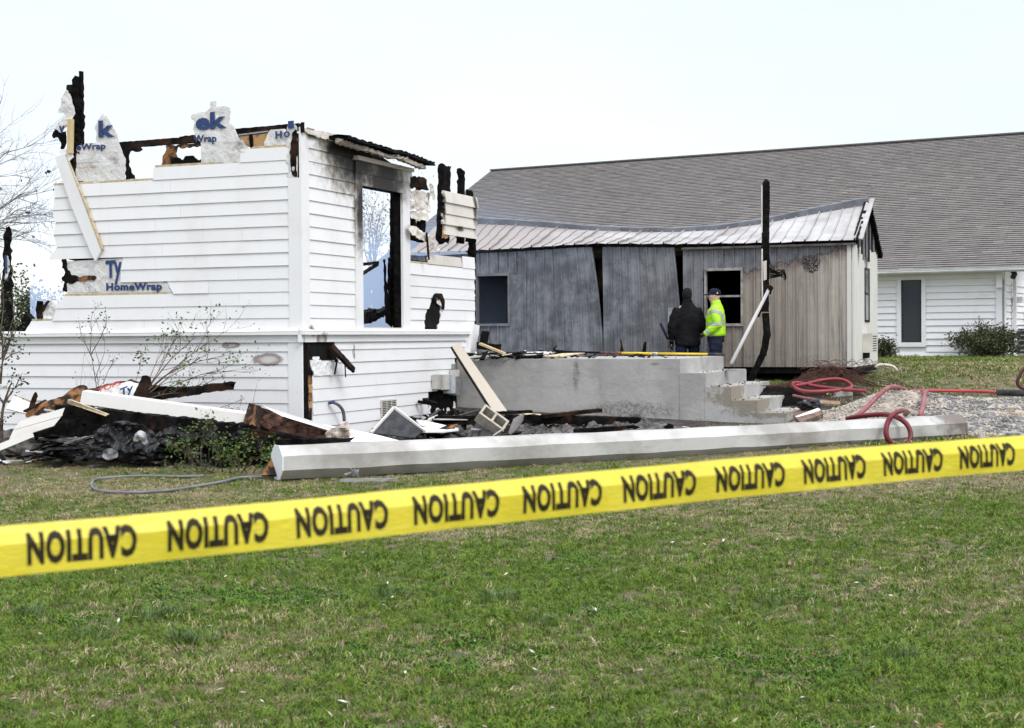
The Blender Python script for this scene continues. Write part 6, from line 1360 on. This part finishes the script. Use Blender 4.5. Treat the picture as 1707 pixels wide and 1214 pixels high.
# yellow jacket: turned to the left, seen from his left side
q = P(1193, 560, 27.2); gy_ = G(q.x, q.y)
root, Mx, J, yw = person((q.x, q.y, gy_), R(80), 'person in a hi-vis yellow green jacket and navy cap facing left behind the steps', ((-.19, 0, 1.395), (-.265, -.05, 1.13), (-.235, .20, .955)), ((.19, 0, 1.395), (.27, -.02, 1.14), (.20, .22, 1.0)), 1.10, .93, hivis, 1.0, 0)
V, Fc = J; 
def stripe(pred, nm='reflective_stripe'):
    fs = [f for f in Fc if pred(sum((V[i] for i in f), Vector()) / len(f))]
    if not fs: return
    idx = {}; VV = []; FF = []; me = {}
    nr = {}
    for f in fs:
        n = (V[f[1]] - V[f[0]]).cross(V[f[2]] - V[f[0]]).normalized()
        for i in f: nr[i] = nr.get(i, Vector()) + n
    for f in fs:
        ff = []
        for i in f:
            if i not in idx: idx[i] = len(VV); VV.append(V[i] + nr[i].normalized() * .006)
            ff.append(idx[i])
        FF.append(ff)
    put(nm, (VV, FF), Mx, refl, root)
stripe(lambda c: 1.125 < c.z + .05 * c.y < 1.175)
stripe(lambda c: abs(math.hypot(c.y - .02, c.z - 1.22) - .165) < .026 and c.z > 1.17 and c.x < -.12)
stripe(lambda c: abs(math.hypot(c.y - .02, c.z - 1.22) - .165) < .026 and c.z > 1.17 and c.x > .12)
ea, wa_ = Vector((-.265, -.05, 1.13)), Vector((-.235, .20, .955)); dv = (wa_ - ea).normalized()
stripe(lambda c: c.x < -.13 and .19 < (c - ea).dot(dv) < .235 and (c - ea - dv * (c - ea).dot(dv)).length < .12, 'cuff_stripe')
mb = MB(); loft(mb, [(0, .0, 1.50, .083, .085), (0, .01, 1.555, .075, .08), (0, .02, 1.60, .075, .09), (0, .022, 1.64, .084, .108), (0, .022, 1.662, .086, .112)], 18); put('neck_gaiter', fuse(mb, .009, 2, .006, 14), Mx, cloth_tan, root)
mb = MB(); loft(mb, [(0, .012, 1.675, .089, .112), (0, .010, 1.70, .091, .113), (0, .006, 1.745, .085, .105), (0, .002, 1.78, .066, .082), (0, 0, 1.797, .03, .04)], 20)
loft(mb, [(0, .09, 1.690, .07, .011), (0, .15, 1.690, .070, .012), (0, .20, 1.682, .06, .011), (0, .225, 1.676, .035, .009)], 14); put('cap', fuse(mb, .008, 2), Mx, navy, root)
b_l = Matrix.Translation((0, 0, 0)); V2 = [Vector((-.088, -.02, 1.70)), Vector((-.092, -.055, 1.70)), Vector((-.088, -.04, 1.735))]
put('cap_badge', (V2 + [v + Vector((-.006, 0, 0)) for v in V2], [(0, 1, 2), (5, 4, 3), (0, 3, 4, 1), (1, 4, 5, 2), (2, 5, 3, 0)]), Mx, offwhite, root, False)
hb = MB(); hand(hb, (-.234, .205, .95), (.03, .25, -.17), (.2, 0, -1), 1.12, .7); put('glove', fuse(hb, .007, 1), Mx, blackf, root)
# dark jacket: back to the camera, stout
q = P(1146, 560, 27.35); gy_ = G(q.x, q.y)
root2, Mx2, J2, _ = person((q.x, q.y, gy_), R(8), 'stout person in black jacket and knit cap with back to the camera', ((-.185, 0, 1.375), (-.295, -.03, 1.10), (-.285, .06, .84)), ((.185, 0, 1.375), (.29, .02, 1.10), (.24, .16, .90)), 1.12, .74, blackf, 1.0, R(8))
mb = MB(); loft(mb, [(0, .01, 1.60, .080, .098), (0, .012, 1.64, .087, .107), (0, .014, 1.68, .089, .110), (0, .01, 1.73, .085, .104), (0, .006, 1.775, .064, .08), (0, .004, 1.797, .03, .04)], 20); put('knit_cap', fuse(mb, .009, 2, .003, 30), Mx2, knit, root2)
mb = MB(); loft(mb, [(0, 0, 1.50, .10, .098), (0, .004, 1.56, .088, .092), (0, .006, 1.60, .078, .085)], 18); put('collar', fuse(mb, .009, 2), Mx2, knit, root2)
for sgn, w_, d_ in ((-1, (-.284, .07, .825), (0, .2, -.6)), (1, (.238, .17, .89), (-.2, .5, -.3))):
    hb = MB(); hand(hb, w_, d_, (-sgn, 0, -.2), 1.35, .7); put('glove', fuse(hb, .007, 1), Mx2, blackf, root2)
tb_ = empty('pry_tool', P(1118, 590, 27.2), 0, 'dark blue handled tool held at the left side of the black jacket', 'tool')
V, Fc = tubev([P(1101, 539, 27.25), P(1113, 565, 27.25)], .024, 10); mesh('handle', V, Fc, navy, tb_, smooth=True); V, Fc = tubev([P(1113, 565, 27.25), P(1122, 600, 27.3)], .014, 8); mesh('bar', V, Fc, black_paint, tb_, smooth=True)
# ================================================================ caution tape in front
def tp(px, py, D): return P(px, py, D)
def tD(px): return 192.0 / (83.5 - .0158 * px)
def ytop(px): return float(np.interp(px, [-260, 0, 150, 284, 568, 844, 1128, 1421, 1707, 1960], [902, 881, 867, 855, 829, 802, 776, 748, 728, 712]))
A_ = tp(-260, ytop(-260), tD(-260)); B_ = tp(1960, ytop(1960), tD(1960))
NT = 150; tops = []; bots = []
# positions along the tape, equal steps in true length
Lx = [A_.lerp(B_, i / NT) for i in range(NT + 1)]
th_ = math.atan2((B_ - A_).y, (B_ - A_).x); tdir = Vector((math.cos(th_), math.sin(th_))); tn = Vector((math.sin(th_), -math.cos(th_)))
Ltot = math.hypot((B_ - A_).x, (B_ - A_).y); HT = .0765
_tab = []
for i in range(NT + 1):
    q = Vector((A_.x, A_.y)) + tdir * (Ltot * i / NT); D = q.y; px = proj((q.x, q.y, 1.2))[0]; z = P(px, ytop(px), D).z; _tab.append(z)
_s = np.linspace(0, Ltot, NT + 1); _co = np.polyfit(_s, np.array(_tab), 4); _zt = np.polyval(_co, _s)
def tape(s, v, off=0.0):                                # s along, v 0 (foot) .. 1 (top)
    z = float(np.interp(s, _s, _zt)) - HT * (1 - v)
    o = .0022 * math.sin(s * 5 + 1) * (v - .3) + .0018 * math.sin(s * 11 + v * 2) + .0022 * noise.noise(Vector((s * 9, v * 1.6, 3))); z += .0012 * noise.noise(Vector((s * 6, v * .6, 9)))
    if v > .64: o -= (v - .64) * HT * .62                # upper third folded back a little
    q = Vector((A_.x, A_.y)) + tdir * s + tn * (o + off); return Vector((q.x, q.y, z))
vs_ = [0, .2, .4, .64, .82, 1.0]; V = []; th = .0003
for s in _s:
    for v in vs_: V.append(tape(s, v))
m = len(vs_); nq = len(V); V += [p - Vector((tn.x, tn.y, 0)) * th for p in V]
Fc = [[i * m + j, (i + 1) * m + j, (i + 1) * m + j + 1, i * m + j + 1] for i in range(NT) for j in range(m - 1)]; Fc += [[a + nq for a in reversed(f)] for f in list(Fc)]
Fc += [[i * m, i * m + nq, (i + 1) * m + nq, (i + 1) * m] for i in range(NT)] + [[i * m + m - 1, (i + 1) * m + m - 1, (i + 1) * m + m - 1 + nq, i * m + m - 1 + nq] for i in range(NT)]
tm = NB('yellow_barrier_plastic'); tv = tm.wpos(); tm.col(tm.mix(tm.mr(tm.noise(tv, 9, 3), .3, .7), (.64, .55, .03), (.55, .47, .022))); tm.rough(.32); tm.bump(tm.noise(tm.wpos((1.5, 1.5, 6)), 14, 5, .65, 1.5), .55, .004); tape_m = tm.m
tape_o = mesh('caution_tape', V, Fc, tape_m, smooth=False); tag(tape_o, 'yellow barrier tape with upside down black CAUTION lettering stretched across the foreground', 'barrier tape')
TV, TF = textmesh('CAUTION', .048); bm = bmesh.new(); bv = [bm.verts.new((x, y, 0)) for x, y in TV]
for f in TF:
    try: bm.faces.new([bv[i] for i in f])
    except ValueError: pass
x0, x1 = min(v[0] for v in TV), max(v[0] for v in TV); y0_, y1_ = min(v[1] for v in TV), max(v[1] for v in TV)
v0, v1 = .17, .84
ycut = y1_ - (y1_ - y0_) * ((.64 - v0) / (v1 - v0))
bmesh.ops.bisect_plane(bm, geom=list(bm.verts) + list(bm.edges) + list(bm.faces), plane_co=(0, ycut, 0), plane_no=(0, 1, 0))
bm.verts.index_update(); TV = [(v.co.x, v.co.y) for v in bm.verts]; TF = [[v.index for v in f.verts] for f in bm.faces]; bm.free()
def s_at(px):
    lo, hi = 0.0, Ltot
    for _ in range(40):
        mi_ = (lo + hi) / 2
        if proj(tape(mi_, .5))[0] < px: lo = mi_
        else: hi = mi_
    return lo
starts = [s_at(p) for p in (45, 279, 491, 687, 867, 1033, 1190, 1334, 1471, 1600)]; ends_ = [s_at(p) for p in (227, 443, 641, 827, 997, 1155, 1302, 1440, 1571, 1698)]
pitch = (starts[-1] - starts[0]) / 9; wl = float(np.mean([b - a for a, b in zip(starts, ends_)]))
lm_ = None
for k in range(-1, 11):
    sA = starts[0] + pitch * k
    if sA < 0 or sA + wl > Ltot: continue
    VV = []
    for (x, y) in TV:
        t = 1 - (x - x0) / (x1 - x0); v = v0 + (v1 - v0) * (1 - (y - y0_) / (y1_ - y0_)); VV.append(tape(sA + wl * t, v, .0011))
    mesh('printed_word', VV, TF, ink_black, tape_o)
# ================================================================ lawn: tufts of grass blades
gm1 = leafmat('grass_blade_green', (.12, .205, .014), (.06, .125, .009)); gm2 = leafmat('grass_blade_olive', (.17, .205, .035), (.09, .125, .018)); gm3 = leafmat('grass_blade_straw', (.44, .36, .23), (.28, .215, .12)); gm4 = leafmat('clover_leaf', (.08, .16, .018), (.042, .10, .01)); gm5 = leafmat('grass_blade_bluegreen', (.075, .125, .04), (.11, .16, .06))
def tuft(name, n, rad, hgt, wid, mats, lean, seed):
    rr = random.Random(seed); mb = MB()
    for i in range(n):
        a = rr.uniform(0, 6.28); r_ = rad * math.sqrt(rr.random()); p = Vector((math.cos(a) * r_, math.sin(a) * r_, -.004)); h = hgt * rr.uniform(.5, 1.25); b = rr.uniform(0, 6.28)
        d = Vector((math.cos(b), math.sin(b), 0)) * lean * h * rr.uniform(.3, 1.3); s = Vector((-math.sin(b + rr.uniform(-.8, .8)), math.cos(b), 0)) * wid * .5 * rr.uniform(.7, 1.3)
        mb.cur = rr.choices(range(len(mats)), weights=[3] + [1] * (len(mats) - 1))[0]
        m_ = p + d * .35 + Vector((0, 0, h * .6)); t = p + d + Vector((0, 0, h * (1 - .25 * lean)))
        mb.add([p - s, p + s, m_ + s * .7, m_ - s * .7, t], [(0, 1, 2, 3), (3, 2, 4)])
    me = bpy.data.meshes.new(name); me.from_pydata([tuple(v) for v in mb.V], [], mb.F)
    for m_ in mats: me.materials.append(m_)
    me.polygons.foreach_set('material_index', mb.mi); me.update(); return bpy.data.objects.new(name, me)
tufts = [tuft('grass_tuft', 34, .055, .034, .0042, [gm1, gm2], .9, 1), tuft('grass_tuft', 34, .06, .030, .0042, [gm2, gm1, gm3], 1.0, 2), tuft('grass_tuft', 30, .055, .026, .004, [gm3, gm3, gm2], 1.5, 3), tuft('grass_tuft', 40, .05, .024, .007, [gm4, gm1], .9, 4), tuft('grass_tuft', 40, .05, .075, .0045, [gm5, gm1], .8, 5), tuft('grass_tuft', 26, .12, .05, .011, [gm1, gm2, gm3], .9, 6), tuft('grass_tuft', 26, .12, .04, .011, [gm3, gm2], 1.2, 7)]
rr = random.Random(2); pts_ = []; idx_ = []; scl = []
def blocked(x, y):
    u = (Vector((x, y)) - fL.o).dot(fL.d); o = (Vector((x, y)) - fL.o).dot(fL.n)
    if o < .05 and u > -.2 and y < 34: return True
    u2 = (Vector((x, y)) - fR.o).dot(fR.d); o2 = (Vector((x, y)) - fR.o).dot(fR.n)
    if 0 < u2 < 6.2 and o2 < .05: return True
    us = (Vector((x, y)) - fS.o).dot(fS.d); os_ = (Vector((x, y)) - fS.o).dot(fS.n)
    if -.1 < us < 5.9 and -3.0 < os_ < .02: return True
    ut = (Vector((x, y)) - fT.o).dot(fT.d); ot = (Vector((x, y)) - fT.o).dot(fT.n)
    if -.1 < ut < 9 and -3.2 < ot < .0: return True
    uc = (Vector((x, y)) - fC.o).dot(fC.n)
    if uc < 0: return True
    if 20.0 < y < 27 and -3.6 < x < 3.0: return True
    return x > gx0 and Hm(x, y) > .02
def fill(y0, y1, dens, big):
    n = int(dens * (y1 - y0) * ((y0 + y1) / 2 * .71 + 5.2)); 
    for _ in range(n):
        y = rr.uniform(y0, y1); hw = y * .355 + 2.6; x = rr.uniform(-hw, hw)
        if blocked(x, y): continue
        n1 = noise.noise(Vector((x * .35, y * .5, 1.7))) + .6 * noise.noise(Vector((x * 1.4, y * 1.4, 4.2))) + .5 * noise.noise(Vector((x * 4, y * 4, 9.1)))
        far = max(0, min(1, (y - 9.0) / 6)); left = .10 if x < 0 and y > 12 else 0
        dry = n1 * .62 + .50 * far + left - .34 + rr.gauss(0, .34)
        if 27 < y < 34.5: dry += .15
        if y > 35: dry = n1 - .55 + .7 * rr.random()
        if 18.2 < y < 27: dry += .3
        if y > 17.4 and not (x > 4): 
            if rr.random() < .55: continue
        if big: k = 6 if dry > .22 else 5
        else:
            k = 2 if dry > .26 else (1 if dry > -.08 else (3 if noise.noise(Vector((x * 1.1, y * 1.1, 22))) > .28 else 0))
        pts_.append((x, y, G(x, y))); idx_.append(k); scl.append(rr.uniform(.75, 1.3) * (1.15 if noise.noise(Vector((x * 2.1, y * 2.1, 31))) > .1 else .9))
fill(4.2, 5.4, 300, 0); fill(5.4, 8, 520, 0); fill(8, 11, 400, 0); fill(11, 15, 290, 0); fill(15, 20.5, 200, 0); fill(20.5, 30, 42, 1); fill(30, 44, 40, 1)
for (px, py, s) in [(270, 1030, 1.5), (320, 1075, 1.4), (650, 995, 1.3), (60, 1028, 1.3), (845, 1000, 1.2), (480, 960, 1.0), (1290, 1010, 1.0), (140, 1065, 1.1), (900, 1040, 1.0), (1500, 1100, 1.1)]:
    q = GP(px, py)
    for k in range(5): pts_.append((q.x + rr.gauss(0, .05), q.y + rr.gauss(0, .05), q.z)); idx_.append(4); scl.append(s * rr.uniform(.8, 1.2))
me = bpy.data.meshes.new('lawn_points'); me.from_pydata(pts_, [], [])
a1 = me.attributes.new('kind_index', 'INT', 'POINT'); a1.data.foreach_set('value', idx_); a2 = me.attributes.new('size', 'FLOAT', 'POINT'); a2.data.foreach_set('value', scl)
a3 = me.attributes.new('turn', 'FLOAT_VECTOR', 'POINT'); tv_ = []
for _ in pts_: tv_ += [rr.gauss(0, .18), rr.gauss(0, .18), rr.uniform(0, 6.28)]
a3.data.foreach_set('vector', tv_)
lawn = bpy.data.objects.new('grass', me); C.objects.link(lawn); tag(lawn, 'short green and straw coloured grass blades covering the lawn', 'grass', kind='stuff')
ng = bpy.data.node_groups.new('scatter_grass', 'GeometryNodeTree'); ng.interface.new_socket('Geometry', in_out='INPUT', socket_type='NodeSocketGeometry'); ng.interface.new_socket('Geometry', in_out='OUTPUT', socket_type='NodeSocketGeometry')
gi = ng.nodes.new('NodeGroupInput'); go = ng.nodes.new('NodeGroupOutput'); ip = ng.nodes.new('GeometryNodeInstanceOnPoints'); g2i = ng.nodes.new('GeometryNodeGeometryToInstance')
for o_ in reversed(tufts):
    oi = ng.nodes.new('GeometryNodeObjectInfo'); oi.inputs['Object'].default_value = o_; oi.inputs['As Instance'].default_value = True; ng.links.new(oi.outputs['Geometry'], g2i.inputs[0])
def attr(nm, ty): n_ = ng.nodes.new('GeometryNodeInputNamedAttribute'); n_.data_type = ty; n_.inputs[0].default_value = nm; return n_.outputs[0]
ng.links.new(gi.outputs[0], ip.inputs['Points']); ng.links.new(g2i.outputs[0], ip.inputs['Instance']); ip.inputs['Pick Instance'].default_value = True
ng.links.new(attr('kind_index', 'INT'), ip.inputs['Instance Index']); ng.links.new(attr('size', 'FLOAT'), ip.inputs['Scale']); ng.links.new(attr('turn', 'FLOAT_VECTOR'), ip.inputs['Rotation'])
ng.links.new(ip.outputs[0], go.inputs[0]); md = lawn.modifiers.new('scatter', 'NODES'); md.node_group = ng
# leaves, pebbles and bits lying in the lawn
mb = MB(); rr = random.Random(14)
pale = simple('pale_fallen_leaf', (.42, .33, .30), (.30, .20, .17), 20, .8, 0, space='w'); redd = simple('red_brown_leaf', (.28, .10, .06), (.2, .08, .05), 20, .8, 0, space='w'); whit = simple('white_flake', (.62, .60, .58), (.5, .48, .46), 20, .8, 0, space='w')
for i in range(420):
    y = 5.6 + 14 * rr.random() ** 1.3; hw = y * .35; x = rr.uniform(-hw, hw)
    if blocked(x, y): continue
    L = rr.uniform(.008, .026) * (1 if y < 12 else .8); mb.cur = rr.choices([0, 1, 2, 3], [4, 2, 3, 3])[0]; a = rr.uniform(0, 6.28); d = Vector((math.cos(a), math.sin(a), rr.uniform(-.2, .5))) * L; s = Vector((-math.sin(a), math.cos(a), rr.uniform(-.4, .4))) * L * .35; p = Vector((x, y, G(x, y) + .024 + .01 * rr.random()))
    mb.add([p - d, p + s, p + d, p - s, p + Vector((0, 0, L * .25)), p - Vector((0, 0, .003))], [(0, 1, 4), (1, 2, 4), (2, 3, 4), (3, 0, 4), (1, 0, 5), (2, 1, 5), (3, 2, 5), (0, 3, 5)])
o = mb.build('lawn_litter', None, mats=[pale, redd, whit, leaf_brown]); tag(o, 'fallen leaves and pale flakes scattered in the grass', 'leaves', kind='stuff')
for (px, py) in ((346, 902), (1345 * .259, 958),):
    pass
# ================================================================ drifting smoke behind the house
V, Fc = boxv(Frame(fT.w(4.2, 0).xy, dL, nL), 0, 12.5, .5, 5.2, .25, 2.3)
sm_ = bpy.data.materials.new('blue_smoke'); sm_.use_nodes = True; t_ = sm_.node_tree; t_.nodes.clear(); ou = t_.nodes.new('ShaderNodeOutputMaterial'); pv = t_.nodes.new('ShaderNodeVolumePrincipled'); t_.links.new(pv.outputs[0], ou.inputs['Volume'])
pv.inputs['Color'].default_value = (.53, .66, .88, 1); tcc = t_.nodes.new('ShaderNodeTexCoord'); nn_ = t_.nodes.new('ShaderNodeTexNoise'); nn_.inputs['Scale'].default_value = .55; nn_.inputs['Detail'].default_value = 2
t_.links.new(tcc.outputs['Object'], nn_.inputs['Vector']); sx_ = t_.nodes.new('ShaderNodeSeparateXYZ'); t_.links.new(tcc.outputs['Generated'], sx_.inputs[0])
def mm_(op, a, b):
    n_ = t_.nodes.new('ShaderNodeMath'); n_.operation = op
    for i, v in enumerate((a, b)):
        if isinstance(v, (int, float)): n_.inputs[i].default_value = v
        else: t_.links.new(v, n_.inputs[i])
    return n_.outputs[0]
def mrr(v, a, b, c, d):
    n_ = t_.nodes.new('ShaderNodeMapRange'); n_.interpolation_type = 'SMOOTHSTEP'; t_.links.new(v, n_.inputs[0])
    for i, q in enumerate((a, b, c, d)): n_.inputs[i + 1].default_value = q
    return n_.outputs[0]
SMK = .27
dn = mm_('MULTIPLY', mrr(nn_.outputs[0], .35, .65, .35 * SMK, 1.3 * SMK), mrr(sx_.outputs[2], 1.0, .35, 0, 1)); 
bb_ = mrr(sx_.outputs[0], 0.0, .3, 1, 1)
t_.links.new(dn, pv.inputs['Density'])
so2 = mesh('smoke', V, Fc, sm_); tag(so2, 'thin blue smoke drifting between the burned house and the trailer', 'smoke', kind='stuff')
SMO = so2
ivs = [v for v in V]
sx0 = min((WM['smoke'].inverted() @ v).x for v in V); sx1 = max((WM['smoke'].inverted() @ v).x for v in V)
# fade towards the right end (object x grows to the right)
so_x = t_.nodes.new('ShaderNodeSeparateXYZ'); t_.links.new(tcc.outputs['Object'], so_x.inputs[0])
fade = mrr(so_x.outputs[0], sx1 - 4.5, sx1 - .2, 1, 0); fin = mm_('MULTIPLY', dn, fade); t_.links.new(fin, pv.inputs['Density'])

# things of one kind share a group
from collections import defaultdict
fam = defaultdict(list)
for o in bpy.data.objects:
    if o.parent is None and 'label' in o and o.get('kind') is None: fam[o.name.split('.')[0]].append(o)
GN = {'bare_tree': 'bare trees', 'far_bush': 'far bushes in the distance', 'red_hose': 'red hoses on the ground and gravel', 'siding_board': 'white siding boards in the debris', 'charred_beam': 'charred beams in the debris', 'person': 'people behind the porch', 'rock': 'loose rocks by the gravel'}
for k, v in fam.items():
    if len(v) > 1:
        for o in v: o['group'] = GN.get(k, k.replace('_', ' ') + ' pieces')
